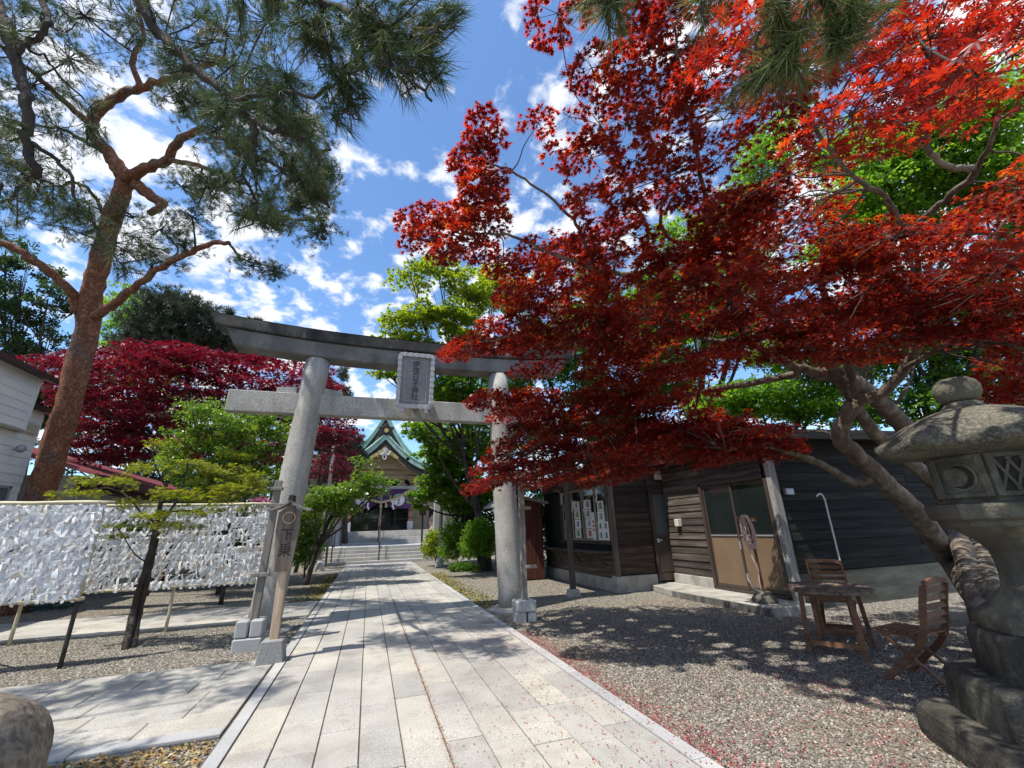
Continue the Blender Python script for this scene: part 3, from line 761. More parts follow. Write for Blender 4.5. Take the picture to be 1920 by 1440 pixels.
# ================================================================== stone lantern
LX, LY = 4.47, 1.99
def hexring(R, z, ph): return [(LX+R*math.cos(ph+k*PI/3), LY+R*math.sin(ph+k*PI/3), z) for k in range(6)]
def lantern():
    t = thing('stone_lantern', 'large old stone lantern on three rough hexagonal tiers at right edge', 'lantern', (LX, LY, 0))
    va = math.atan2(LY, LX); ph = va+PI/2
    def tier(R, z0, z1, p, j, n=4):
        mb = MB(); vs, fs = [], []
        K = 24
        prof = [(R*1.0, z0), (R*1.01, z0+(z1-z0)*0.35), (R*1.0, z0+(z1-z0)*0.7), (R*0.985, z1-0.03), (R*0.95, z1), (R*0.3, z1+0.004)]
        for r, z in prof:
            for k in range(K):
                a = k*2*PI/K; m_ = (a % (PI/3))-PI/6; hr = r*math.cos(PI/6)/math.cos(m_)
                hr = hr if r < R*0.5 else hr*(1-0.03*(abs(m_) > 0.45))
                vs.append((LX+hr*math.cos(a+p)+rnd.uniform(-j, j), LY+hr*math.sin(a+p)+rnd.uniform(-j, j), z+rnd.uniform(-j, j)*0.4))
        for i in range(len(prof)-1):
            for k in range(K): fs.append((i*K+k, i*K+(k+1) % K, (i+1)*K+(k+1) % K, (i+1)*K+k))
        fs.append(tuple((len(prof)-1)*K+k for k in range(K)))
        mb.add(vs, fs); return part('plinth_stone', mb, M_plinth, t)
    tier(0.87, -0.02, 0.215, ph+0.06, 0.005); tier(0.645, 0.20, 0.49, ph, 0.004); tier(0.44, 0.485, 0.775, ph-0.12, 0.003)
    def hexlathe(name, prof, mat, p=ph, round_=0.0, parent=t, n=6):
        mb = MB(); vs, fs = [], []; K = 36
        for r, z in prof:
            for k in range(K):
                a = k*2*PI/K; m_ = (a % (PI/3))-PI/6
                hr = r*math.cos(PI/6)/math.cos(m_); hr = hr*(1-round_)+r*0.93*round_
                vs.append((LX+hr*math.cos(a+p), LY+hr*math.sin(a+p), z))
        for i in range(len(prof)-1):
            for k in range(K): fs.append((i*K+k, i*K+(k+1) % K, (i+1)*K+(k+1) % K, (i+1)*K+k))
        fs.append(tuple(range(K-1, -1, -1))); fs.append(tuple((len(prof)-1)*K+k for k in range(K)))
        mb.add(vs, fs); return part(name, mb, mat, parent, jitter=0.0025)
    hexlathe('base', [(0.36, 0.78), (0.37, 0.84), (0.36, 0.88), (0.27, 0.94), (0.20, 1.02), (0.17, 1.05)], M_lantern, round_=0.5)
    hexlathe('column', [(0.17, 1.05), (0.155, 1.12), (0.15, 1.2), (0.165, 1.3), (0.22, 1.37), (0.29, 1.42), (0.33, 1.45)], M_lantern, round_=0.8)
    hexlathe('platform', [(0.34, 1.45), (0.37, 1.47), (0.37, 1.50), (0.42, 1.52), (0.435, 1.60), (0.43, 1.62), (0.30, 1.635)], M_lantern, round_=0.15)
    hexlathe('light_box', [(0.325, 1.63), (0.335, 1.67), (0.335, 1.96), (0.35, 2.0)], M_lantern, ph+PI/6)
    # crescent windows and carved lattices by turns
    MOON = 0
    for side in range(6):
        a = ph+PI/3+side*PI/3; ap = 0.335*math.cos(PI/6)
        nrm = np.array((math.cos(a), math.sin(a), 0)); tan = np.array((-math.sin(a), math.cos(a), 0)); o = np.array((LX, LY, 1.815))+nrm*ap
        fr = MB()
        for s in (-1, 1):
            fr.obox(o+tan*s*0.145+nrm*0.008, tan*0.022, (0, 0, 0.15), nrm*0.016)
        fr.obox(o+np.array((0, 0, 0.135))+nrm*0.008, tan*0.123, (0, 0, 0.016), nrm*0.014); fr.obox(o-np.array((0, 0, 0.135))+nrm*0.008, tan*0.123, (0, 0, 0.016), nrm*0.014)
        part('window_frame', fr, M_lantern, t, bevel=0.004)
        ca = math.cos(a-(va+PI))
        if side % 2 == MOON:
            d = MB(); d.tube([o+nrm*0.002, o+nrm*0.006], [0.088, 0.088], 24); part('window_hole', d, M_hole, t)
            d = MB(); q = o-tan*0.028; d.tube([q+nrm*0.004, q+nrm*0.02], [0.072, 0.068], 24); part('moon_disc', d, M_lantern, t)
            d = MB(); d.tube([o+tan*0.095*math.cos(x)+np.array((0, 0, 0.095*math.sin(x)))+nrm*0.006 for x in np.linspace(0, 2*PI, 25)], 0.011, 6); part('window_ring', d, M_lantern, t)
        else:
            d = MB(); d.obox(o+nrm*0.003, tan*0.118, (0, 0, 0.115), nrm*0.002); part('window_hole', d, M_hole, t)
            d = MB()
            for q in np.linspace(-0.08, 0.08, 3):
                d.bar(o+tan*(q-0.05)+np.array((0, 0, -0.115))+nrm*0.012, o+tan*(q+0.05)+np.array((0, 0, 0.115))+nrm*0.012, 0.018, 0.014, nrm)
                d.bar(o+tan*(q+0.05)+np.array((0, 0, -0.115))+nrm*0.0125, o+tan*(q-0.05)+np.array((0, 0, 0.115))+nrm*0.0125, 0.018, 0.014, nrm)
            part('lattice', d, M_lantern, t)
    # roof: six gently hollowed sides with softened hips
    mb = MB(); vs, fs = [], []; K = 48
    prof = [(0.30, 1.985), (0.55, 2.0), (0.63, 2.02), (0.645, 2.05), (0.635, 2.085), (0.575, 2.135), (0.49, 2.20), (0.39, 2.265), (0.28, 2.315), (0.16, 2.345), (0.10, 2.355)]
    for r, z in prof:
        for k in range(K):
            a = k*2*PI/K; m_ = (a % (PI/3))-PI/6
            hr = r*(math.cos(PI/6)/math.cos(m_)*0.55+0.45*0.94)
            lift = 0.045*(r/0.645)**4*(abs(m_)/(PI/6))**3
            vs.append((LX+hr*math.cos(a+ph), LY+hr*math.sin(a+ph), z+lift))
    for i in range(len(prof)-1):
        for k in range(K): fs.append((i*K+k, i*K+(k+1) % K, (i+1)*K+(k+1) % K, (i+1)*K+k))
    fs.append(tuple(range(K-1, -1, -1))); fs.append(tuple((len(prof)-1)*K+k for k in range(K)))
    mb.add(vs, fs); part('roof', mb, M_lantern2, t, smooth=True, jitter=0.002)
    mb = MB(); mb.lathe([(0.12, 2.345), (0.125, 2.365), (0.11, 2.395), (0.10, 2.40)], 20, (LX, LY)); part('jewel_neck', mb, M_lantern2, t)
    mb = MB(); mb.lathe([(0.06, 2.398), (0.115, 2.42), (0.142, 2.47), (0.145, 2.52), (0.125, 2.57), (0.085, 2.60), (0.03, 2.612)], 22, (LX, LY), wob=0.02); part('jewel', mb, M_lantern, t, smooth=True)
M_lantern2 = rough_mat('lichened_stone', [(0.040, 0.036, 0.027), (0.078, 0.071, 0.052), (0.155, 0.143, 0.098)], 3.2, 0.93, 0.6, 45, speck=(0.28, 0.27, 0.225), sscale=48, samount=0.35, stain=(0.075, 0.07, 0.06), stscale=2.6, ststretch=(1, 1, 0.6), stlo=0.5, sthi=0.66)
M_plinth = rough_mat('shaded_plinth_stone', [(0.028, 0.026, 0.021), (0.056, 0.051, 0.041), (0.115, 0.105, 0.082)], 3.4, 0.93, 0.7, 38, speck=(0.02, 0.019, 0.016), sscale=60, samount=0.5, stain=(0.17, 0.16, 0.12), stscale=2.4, ststretch=(1, 1, 0.4), stlo=0.56, sthi=0.74)  # darker copy of the lantern stone; shade on the tiers is in the colour
M_hole = rough_mat('dark_hole_stone', [(0.018, 0.016, 0.013), (0.035, 0.031, 0.025)], 6, 0.95, 0.2, 40)  # window openings are not cut; their inner shade is this dark colour
lantern()

# boulder at the near left corner
bm_ = bmesh.new(); bmesh.ops.create_icosphere(bm_, subdivisions=5, radius=1.0)
from mathutils import noise as mnoise
for v in bm_.verts:
    p = v.co.copy(); n = mnoise.noise(p*1.1)*0.10+mnoise.noise(p*2.6)*0.035+mnoise.noise(p*7)*0.008
    k = 0.72+0.28*max(-1, min(1, (p.z+0.1)*1.6)) if p.z < 0.5 else 1.0
    zt = p.z if p.z < 0.45 else 0.45+0.38*math.tanh((p.z-0.45)/0.5)
    v.co = Vector((p.x*0.56*k, p.y*0.50*k, zt*0.58))*(1+n)
me = bpy.data.meshes.new('boulder'); bm_.to_mesh(me); bm_.free(); me.materials.append(M_boulder)
for p in me.polygons: p.use_smooth = True
ob = bpy.data.objects.new('boulder', me); COL.objects.link(ob); ob.location = (-1.60, 2.31, 0.54); ob.scale = (1.1, 1.1, 1.18)
tag(ob, 'rounded brown boulder at the near left corner beside the side path', 'boulder')

# ================================================================== amulet stall with window hatch (right of the gate)
def planks(parent, mat, axis, fixed, a0, a1, z0, z1, out, h=0.155, name='plank', split=None):
    """lapped boards on a wall: axis 'x' or 'y', each board leaning out at its foot"""
    z = z0
    while z < z1-0.03:
        zt = min(z+h, z1)
        if isinstance(out, tuple): pass
        segs = [(a0, a1)] if not split else [(a0, split+rnd.uniform(-.3, .3)), None]
        if split: segs[1] = (segs[0][1]+0.004, a1)
        for s0, s1 in segs:
            mb = MB(); o = out
            foot, head = 0.032+rnd.uniform(-.007, .008), 0.012
            prof = [(0, z), (foot, z), (head, zt+0.012), (0, zt+0.012)]
            if axis == 'x': mb.prism([(d*o, zz) for d, zz in prof], (s0, fixed, 0), (0, 1, 0), (0, 0, 1), (s1-s0, 0, 0))
            else: mb.prism([(d*o, zz) for d, zz in prof], (fixed, s0, 0), (1, 0, 0), (0, 0, 1), (0, s1-s0, 0))
            part(name, mb, mat, parent)
        z += h

SX, SY = 5.87, 9.98
stall = thing('shrine_stall', 'dark board stall with papered window hatch under the drooping maple', 'stall', (SX, SY, 0))
mb = MB(); mb.box(5.93, 7.95, 10.04, 14.6, 0.02, 1.16); mb.box(7.2, 7.95, 10.04, 14.6, 1.16, 3.1); mb.box(5.93, 7.2, 10.04, 10.14, 1.16, 3.1); mb.box(5.93, 7.2, 13.1, 14.6, 1.16, 3.1); mb.box(5.95, 7.2, 10.14, 13.1, 2.66, 3.1)
part('inner_wall', mb, M_dark_in, stall)
mb = MB(); mb.box(5.86, 7.04, 9.97, 10.2, -0.02, 0.36); mb.box(5.86, 6.1, 10.2, 14.6, -0.02, 0.30); part('concrete_base', mb, M_concrete, stall, bevel=0.01)
planks(stall, M_plank_x, 'x', 10.03, 5.99, 7.03, 0.39, 3.05, -1, 0.163)
mb = MB(); mb.box(5.86, 5.99, 9.965, 10.06, 0.37, 3.1); part('corner_post', mb, M_post, stall, bevel=0.006)
planks(stall, M_plank_y, 'y', 5.93, 10.07, 14.6, 0.31, 0.86, -1, 0.16)
planks(stall, M_plank_y, 'y', 5.93, 10.07, 14.6, 2.66, 3.1, -1, 0.16)
# window: frame, four sashes with glass and pinned papers
fr = MB()
for y in (10.10, 13.10): fr.box(5.88, 5.96, y-0.05, y+0.05, 1.10, 2.66)
fr.box(5.87, 5.97, 10.05, 13.15, 1.09, 1.165); fr.box(5.87, 5.97, 10.05, 13.15, 2.60, 2.67)
part('window_frame', fr, M_dark_post, stall, bevel=0.005)
M_sash = rough_mat('worn_sash', [(0.20, 0.185, 0.165), (0.30, 0.28, 0.25)], 5, 0.6, 0.1, 40, stretch=(3, 3, 0.3))
M_poster = [rough_mat('poster_paper_'+k, [c, tuple(q*0.93 for q in c)], 6, 0.6, 0.0) for k, c in (('white', (0.75, 0.76, 0.78)), ('cream', (0.68, 0.66, 0.6)))]
M_print = [rough_mat('print_'+k, [c, tuple(q*1.3 for q in c)], 60, 0.7, 0.0) for k, c in (('black', (0.05, 0.05, 0.06)), ('green', (0.08, 0.2, 0.12)), ('red', (0.35, 0.06, 0.05)), ('blue', (0.12, 0.16, 0.30)), ('grey', (0.25, 0.25, 0.27)))]
def poster(parent, y, z, w, h, x, kind, big=False):
    parent = stall
    mb = MB(); mb.box(x-0.003, x, y-w/2, y+w/2, z-h/2, z+h/2); p = part('poster', mb, M_poster[0 if kind else 1], parent)
    mt = rnd.choice(M_print)
    def quad(pr, a0, a1, b0, b1): pr.box(x-0.005, x-0.0035, y-w/2+w*a0, y-w/2+w*a1, z-h/2+h*b0, z-h/2+h*b1)
    cells = [(0, 0.5, 0, 0.5), (0.5, 1, 0, 0.5), (0, 0.5, 0.5, 1), (0.5, 1, 0.5, 1)] if big else [(0, 1, 0, 1)]
    for a0, a1, b0, b1 in cells:
        pr = MB(); fa, fb = (a1-a0), (b1-b0)
        quad(pr, a0+fa*0.3, a0+fa*0.62, b0+fb*0.28, b0+fb*0.78)
        quad(pr, a0+fa*0.25, a0+fa*0.7, b0+fb*0.22, b0+fb*0.3)
        quad(pr, a0+fa*0.4, a0+fa*0.52, b0+fb*0.78, b0+fb*0.88)
        for k in range(3): quad(pr, a0+fa*0.72+0.0, a0+fa*(0.76+0.03*rnd.random()), b0+fb*(0.3+0.17*k), b0+fb*(0.42+0.17*k))
        part('poster_print', pr, mt, p, kind='stuff')
for k in range(4):
    y0 = 10.16+k*0.725; y1 = y0+0.70; xx = 5.905+0.02*(k % 2)
    sh = MB()
    for a, b in ((y0, y0+0.055), (y1-0.055, y1)): sh.box(xx, xx+0.03, a, b, 1.17, 2.6)
    sh.box(xx, xx+0.03, y0+0.055, y1-0.055, 1.17, 1.225); sh.box(xx, xx+0.03, y0+0.055, y1-0.055, 2.545, 2.6)
    s = part('window_sash', sh, M_sash, stall, bevel=0.004)
    mb = MB(); mb.box(xx+0.012, xx+0.017, y0+0.05, y1-0.05, 1.22, 2.55); part('pane', mb, M_glass, s)
    mb = MB()
    for q in range(4): yy = y0+0.12+q*0.15; mb.box(xx+0.03, xx+0.04, yy, yy+0.03, 2.0, 2.55)
    part('hanging_slip', mb, M_tan_wood, s)
    ym = (y0+y1)/2
    if k == 0:
        poster(s, ym-0.03, 1.43, 0.56, 0.46, xx, 1, True); poster(s, ym+0.03, 1.79, 0.38, 0.26, xx, 1); poster(s, ym+0.02, 2.06, 0.36, 0.27, xx, 0)
    else:
        for q in range(4): poster(s, ym+0.06*(k == 1)+rnd.uniform(-.02, .02), 1.36+0.262*q, 0.40, 0.25, xx, q % 2)
        if k == 1:
            mb = MB(); mb.box(xx-0.006, xx-0.0035, y0+0.06, y0+0.22, 1.19, 1.92); p = part('notice_strip', mb, M_poster[0], stall)
            pr = MB()
            for q in range(3): pr.box(xx-0.008, xx-0.0065, y0+0.09, y0+0.19, 1.42+0.11*q, 1.48+0.11*q)
            part('notice_print', pr, M_print[2], p, kind='stuff')
mb = MB(); mb.box(5.52, 5.92, 10.06, 14.55, 0.895, 0.935); part('counter', mb, M_plank_y, stall, bevel=0.006)
for y in (10.5, 11.9, 13.3):
    mb = MB(); mb.bar((5.60, y, 0.89), (5.90, y, 0.56), 0.03, 0.05); part('counter_bracket', mb, M_dark_post, stall)
for x, y in ((4.71, 10.06), (4.75, 14.3)):
    mb = MB(); mb.prism([(-.15, 0), (.15, 0), (.10, .17), (-.10, .17)], (x, y-0.13, -0.01), (1, 0, 0), (0, 0, 1), (0, 0.26, 0)); part('post_stone', mb, M_concrete, stall, bevel=0.012)
    mb = MB(); mb.box(x-0.06, x+0.06, y-0.06, y+0.06, 0.15, 2.98); part('post', mb, M_post, stall, bevel=0.008)
mb = MB(); mb.box(4.65, 4.77, 9.75, 14.8, 2.98, 3.12); part('eave_beam', mb, M_dark_post, stall, bevel=0.008)
for y in np.linspace(10.0, 14.5, 9):
    mb = MB(); mb.bar((4.3, y, 2.99), (7.1, y, 4.12), 0.05, 0.09); part('rafter', mb, M_dark_post, stall)
mb = MB(); mb.prism([(4.15, 2.98), (7.1, 4.17), (9.6, 3.16), (9.6, 3.22), (7.1, 4.24), (4.15, 3.05)], (0, 9.45, 0), (1, 0, 0), (0, 0, 1), (0, 5.6, 0)); rf = part('roof', mb, M_metal_roof, stall)
for y in np.linspace(9.6, 14.9, 13):
    mb = MB(); mb.prism([(4.15, 3.055), (7.1, 4.243), (7.1, 4.275), (4.15, 3.085)], (0, y, 0), (1, 0, 0), (0, 0, 1), (0, 0.03, 0)); part('roof_seam', mb, M_metal_roof, rf)
for s in ((4.13, 2.93, 7.1, 4.13), (7.1, 4.13, 9.62, 3.11)):
    mb = MB(); mb.prism([(s[0], s[1]), (s[2], s[3]), (s[2], s[3]+0.19), (s[0], s[1]+0.19)], (0, 9.40, 0), (1, 0, 0), (0, 0, 1), (0, 0.045, 0)); part('bargeboard', mb, M_post, stall)
mb = MB(); mb.add([(5.9, 10.0, 3.08), (8.0, 10.0, 3.08), (8.0, 10.0, 3.8), (7.1, 10.0, 4.14), (5.9, 10.0, 3.68)], [(0, 1, 2, 3, 4)]); mb2 = MB(); mb2.prism([(5.9, 3.08), (8.0, 3.08), (8.0, 3.78), (7.1, 4.14), (5.9, 3.66)], (0, 9.99, 0), (1, 0, 0), (0, 0, 1), (0, 0.06, 0)); part('gable_board', mb2, M_plank_x, stall)
# front door of the stall
dr = MB()
for x in (7.055, 7.875): dr.box(x, x+0.05, 9.93, 10.02, 0.12, 2.40)
dr.box(7.055, 7.925, 9.93, 10.02, 2.36, 2.42)
part('door_frame', dr, M_alu_brown, stall, bevel=0.004)
d = MB(); d.box(7.108, 7.872, 9.955, 9.99, 0.20, 1.22); dd = part('door', d, M_alu_brown, stall, bevel=0.004)
mb = MB()
for x0, x1, z0, z1 in ((7.108, 7.16, 1.222, 2.355), (7.82, 7.872, 1.222, 2.355), (7.16, 7.82, 1.222, 1.29), (7.16, 7.82, 2.30, 2.355)): mb.box(x0, x1, 9.95, 9.992, z0, z1)
part('door_stile', mb, M_alu_brown, dd, bevel=0.003)
mb = MB(); mb.box(7.14, 7.84, 9.946, 9.954, 0.40, 0.44); part('door_rail', mb, M_alu_brown, dd, bevel=0.003)
mb = MB(); mb.box(7.16, 7.82, 9.968, 9.976, 1.29, 2.30); part('door_pane', mb, M_frost, dd)
mb = MB(); mb.box(7.14, 7.20, 9.93, 9.952, 1.10, 1.20); mb.box(7.15, 7.26, 9.905, 9.925, 1.14, 1.17); part('handle', mb, M_white_stone, dd)
mb = MB(); mb.box(7.04, 7.94, 9.90, 10.03, 0.0, 0.145); part('door_sill', mb, M_concrete, stall)
mb = MB(); mb.box(7.30, 7.86, 9.90, 9.93, 2.70, 2.92); part('door_sign', mb, M_cream, stall, bevel=0.003)
mb = MB(); mb.box(7.05, 7.95, 9.97, 10.02, 2.43, 3.1); part('door_head_board', mb, M_plank_x, stall)
# straw rope with paper streamers under the eave
rp = thing('straw_rope', 'thin straw rope with white paper streamers across the stall windows', 'rope', (5.7, 10.1, 2.5))
P = [(5.78, 9.98+3.2*t, 2.72-0.55*math.sin(PI*min(1, t*1.02))*(1-0.25*t)) for t in np.linspace(0, 1, 22)]
mb = MB(); mb.tube(P, 0.012, 6, wob=0.15); part('cord', mb, M_rope, rp)
def shide(parent, p, s, axis=1):
    """zigzag paper streamer"""
    mb = MB(); q = np.array(p, float); off = 0
    for k in range(4):
        e = np.array((0, 1, 0.0)) if axis == 1 else np.array((1, 0, 0.0)); n = np.array((1, 0, 0.0)) if axis == 1 else np.array((0, -1, 0.0))
        a = q+e*off*s+np.array((0, 0, -k*s*0.9))+n*rnd.uniform(-.1, .1)*s
        mb.obox(a+np.array((0, 0, -s*0.55)), e*s*0.32, (0, 0, s*0.55), n*s*0.03); off += 0.42*(1 if k % 2 == 0 else -0.3)
    part('paper_streamer', mb, M_white, parent)
for i in (3, 8, 13, 18): shide(rp, P[i], 0.085)

# ================================================================== storage shed with sliding doors
M_dark_roof = rough_mat('dark_tar_roof', [(0.02, 0.018, 0.017), (0.045, 0.04, 0.037)], 3, 0.8, 0.2, 40)
M_skirt = rough_mat('mossy_skirt', [(0.04, 0.042, 0.034), (0.08, 0.082, 0.066), (0.12, 0.12, 0.10)], 3, 0.9, 0.3, 40, stretch=(0.4, 1, 2))
shed = thing('storage_shed', 'long dark plank shed with brown sliding doors behind the table', 'shed', (7.5, 6.5, 0))
mb = MB(); mb.box(7.56, 16, 6.56, 12.5, 0.02, 3.05); part('inner_wall', mb, M_dark_in, shed)
mb = MB(); mb.box(7.47, 7.7, 8.5, 9.9, 0, 0.36); mb.box(7.53, 7.7, 6.5, 8.5, 0, 0.2); part('concrete_base', mb, M_concrete, shed, bevel=0.01)
planks(shed, M_plank_y, 'y', 7.53, 8.52, 9.9, 0.37, 3.05, -1, 0.163)
planks(shed, M_plank_y, 'y', 7.53, 6.72, 8.52, 2.43, 3.05, -1, 0.163)
planks(shed, M_plank_black, 'x', 6.53, 7.6, 15.9, 0.62, 3.25, -1, 0.185, split=11.5)
mb = MB(); mb.box(7.6, 15.9, 6.49, 6.55, 0.0, 0.60); part('skirt_board', mb, M_skirt, shed)
fr = MB()
for y in (6.62, 8.47): fr.box(7.44, 7.55, y-0.04, y+0.04, 0.18, 2.42)
fr.box(7.44, 7.55, 6.58, 8.51, 2.36, 2.43); fr.box(7.44, 7.55, 6.58, 8.51, 0.165, 0.21)
part('door_frame', fr, M_alu_brown, shed, bevel=0.004)
for k, (y0, y1, x) in enumerate(((7.55, 8.42, 7.475), (6.67, 7.60, 7.50))):
    st = MB()
    for a, b in ((y0, y0+0.045), (y1-0.045, y1)): st.box(x, x+0.03, a, b, 0.215, 2.355)
    for a, b in ((0.215, 0.29), (1.235, 1.30), (2.30, 2.355)): st.box(x, x+0.03, y0+0.045, y1-0.045, a, b)
    s = part('sliding_door', st, M_alu_brown, shed, bevel=0.003)
    mb = MB(); mb.box(x+0.008, x+0.02, y0+0.04, y1-0.04, 0.285, 1.24); part('door_panel', mb, M_tan_panel, s)
    mb = MB(); mb.box(x+0.010, x+0.018, y0+0.04, y1-0.04, 1.295, 2.305); part('door_pane', mb, M_glass, s)
    mb = MB(); mb.box(x-0.006, x+0.002, y0+0.05, y1-0.05, 1.26, 1.285); part('door_strip', mb, M_galv, s)
    mb = MB(); yy = y1-0.03 if k else y0+0.02; mb.box(x-0.012, x+0.002, yy-0.015, yy+0.015, 1.0, 1.16); part('handle', mb, M_galv, s)
mb = MB(); mb.box(7.44, 7.62, 6.465, 6.575, 0.05, 3.15); part('corner_post', mb, M_grey_wood, shed, bevel=0.008)
for z in np.arange(0.5, 2.9, 0.21):
    mb = MB(); mb.tube([(7.432, 6.50, z), (7.442, 6.50, z)], 0.012, 8); part('bolt_head', mb, M_galv, shed)
mb = MB(); mb.prism([(7.15, 3.16), (16.2, 3.40), (16.2, 3.47), (7.15, 3.23)], (0, 6.05, 0), (1, 0, 0), (0, 0, 1), (0, 6.6, 0)); part('roof', mb, M_dark_roof, shed)
mb = MB(); mb.prism([(7.12, 3.03), (16.2, 3.27), (16.2, 3.40), (7.12, 3.16)], (0, 6.02, 0), (1, 0, 0), (0, 0, 1), (0, 0.04, 0)); part('fascia', mb, M_plank_black, shed)
mb = MB(); mb.box(7.13, 7.17, 6.06, 12.6, 3.03, 3.22); part('side_fascia', mb, M_dark_post, shed)
# electric fittings
mb = MB(); mb.box(7.40, 7.52, 9.35, 9.50, 1.48, 1.66); solo('meter_box', mb, M_cream, 'small pale switch box on the plank wall beside the stall door', 'switch box', (7.46, 9.42, 1.57), bevel=0.01)
mb = MB(); mb.box(7.72, 7.92, 6.42, 6.50, 2.02, 2.14); solo('vent_box', mb, M_galv, 'little grey vent box on black wall just right of the sliding doors', 'vent', (7.82, 6.46, 2.08), bevel=0.008)
P = curve_pts([(8.52, 6.46, 1.98), (8.60, 6.42, 2.03), (8.69, 6.43, 1.93), (8.70, 6.44, 1.6), (8.71, 6.45, 1.3), (8.71, 6.46, 0.62)], 5)
mb = MB(); mb.tube(P, 0.016, 8); solo('conduit', mb, M_white_paint, 'white hooked conduit pipe running down the black shed wall', 'pipe', (8.7, 6.46, 0.62), smooth=True)

# concrete step before the shed doors
st = thing('concrete_step', 'low worn concrete step along the front of the sliding doors', 'step', (7.0, 8, 0))
mb = MB(); mb.add([(6.80, 10.0, 0), (6.58, 8.9, 0), (6.60, 6.22, 0), (7.46, 6.18, 0), (7.46, 9.88, 0), (7.0, 9.88, 0), (6.80, 10.0, 0.135), (6.58, 8.9, 0.14), (6.60, 6.22, 0.155), (7.46, 6.18, 0.155), (7.46, 9.88, 0.15), (7.0, 9.88, 0.14)],
    [(5, 4, 3, 2, 1, 0), (6, 7, 8, 9, 10, 11), (0, 1, 7, 6), (1, 2, 8, 7), (2, 3, 9, 8), (3, 4, 10, 9), (4, 5, 11, 10), (5, 0, 6, 11)])
part('slab', mb, M_concrete, st, bevel=0.012)
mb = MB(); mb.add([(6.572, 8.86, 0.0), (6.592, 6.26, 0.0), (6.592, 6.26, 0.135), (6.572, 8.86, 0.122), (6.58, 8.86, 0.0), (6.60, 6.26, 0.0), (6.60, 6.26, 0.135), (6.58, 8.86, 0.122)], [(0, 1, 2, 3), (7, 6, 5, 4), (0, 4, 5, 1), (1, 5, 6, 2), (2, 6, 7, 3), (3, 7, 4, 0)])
part('stained_shaded_riser', mb, M_concrete_dark, st)  # stains and the riser's shade, both put into this dark overlay

# hose stand on the step
hs = thing('hose_stand', 'wooden hose hanger standing in a cone of stone before the sliding doors', 'stand', (6.92, 6.68, 0.155))
mb = MB(); mb.lathe([(0.21, 0.15), (0.215, 0.2), (0.19, 0.25), (0.11, 0.33), (0.07, 0.345)], 9, (6.92, 6.68), wob=0.06); part('stone_cone', mb, M_lantern2, hs, jitter=0.008)
mb = MB(); mb.bar((6.92, 6.68, 0.3), (6.93, 6.70, 1.60), 0.035, 0.035, (0, 1, 0)); part('pole', mb, M_teak, hs)
mb = MB(); mb.bar((6.88, 6.50, 1.58), (6.88, 6.92, 1.60), 0.05, 0.075); part('crossbar', mb, M_teak, hs, bevel=0.005)
mb = MB(); mb.tube(curve_pts([(6.88, 6.78, 0.34), (6.84, 6.84, 0.42), (6.84, 6.90, 0.52), (6.86, 6.92, 0.62)], 4), 0.014, 6); part('hook', mb, M_galv, hs)
hc = thing('garden_hose', 'coil of faded pink hose draped over the wooden hanger', 'hose', (6.86, 6.70, 1.0))
for k in range(9):
    y0, r = 6.66+rnd.uniform(-.03, .10), 0.085+rnd.uniform(-.02, .03); dz = rnd.uniform(0.44, 0.62); x = 6.845-0.008*(k % 4)+rnd.uniform(-.005, .005)
    pts = []
    for a in np.linspace(0, 2*PI, 24):
        s, c = math.sin(a), math.cos(a); zz = 1.66-dz*(1-c)/2; w = r*(1+0.35*(1-c)/2)
        pts.append((x+0.02*(1-c), y0+w*s, zz))
    mb = MB(); mb.tube(pts, 0.0105, 6, False); part('coil', mb, M_hose, hc, smooth=True)
mb = MB(); mb.tube(curve_pts([(6.83, 6.74, 1.10), (6.84, 6.70, 0.9), (6.86, 6.65, 0.7), (6.85, 6.66, 0.5), (6.87, 6.67, 0.36)], 5), 0.0105, 6); part('loose_end', mb, M_hose, hc, smooth=True)

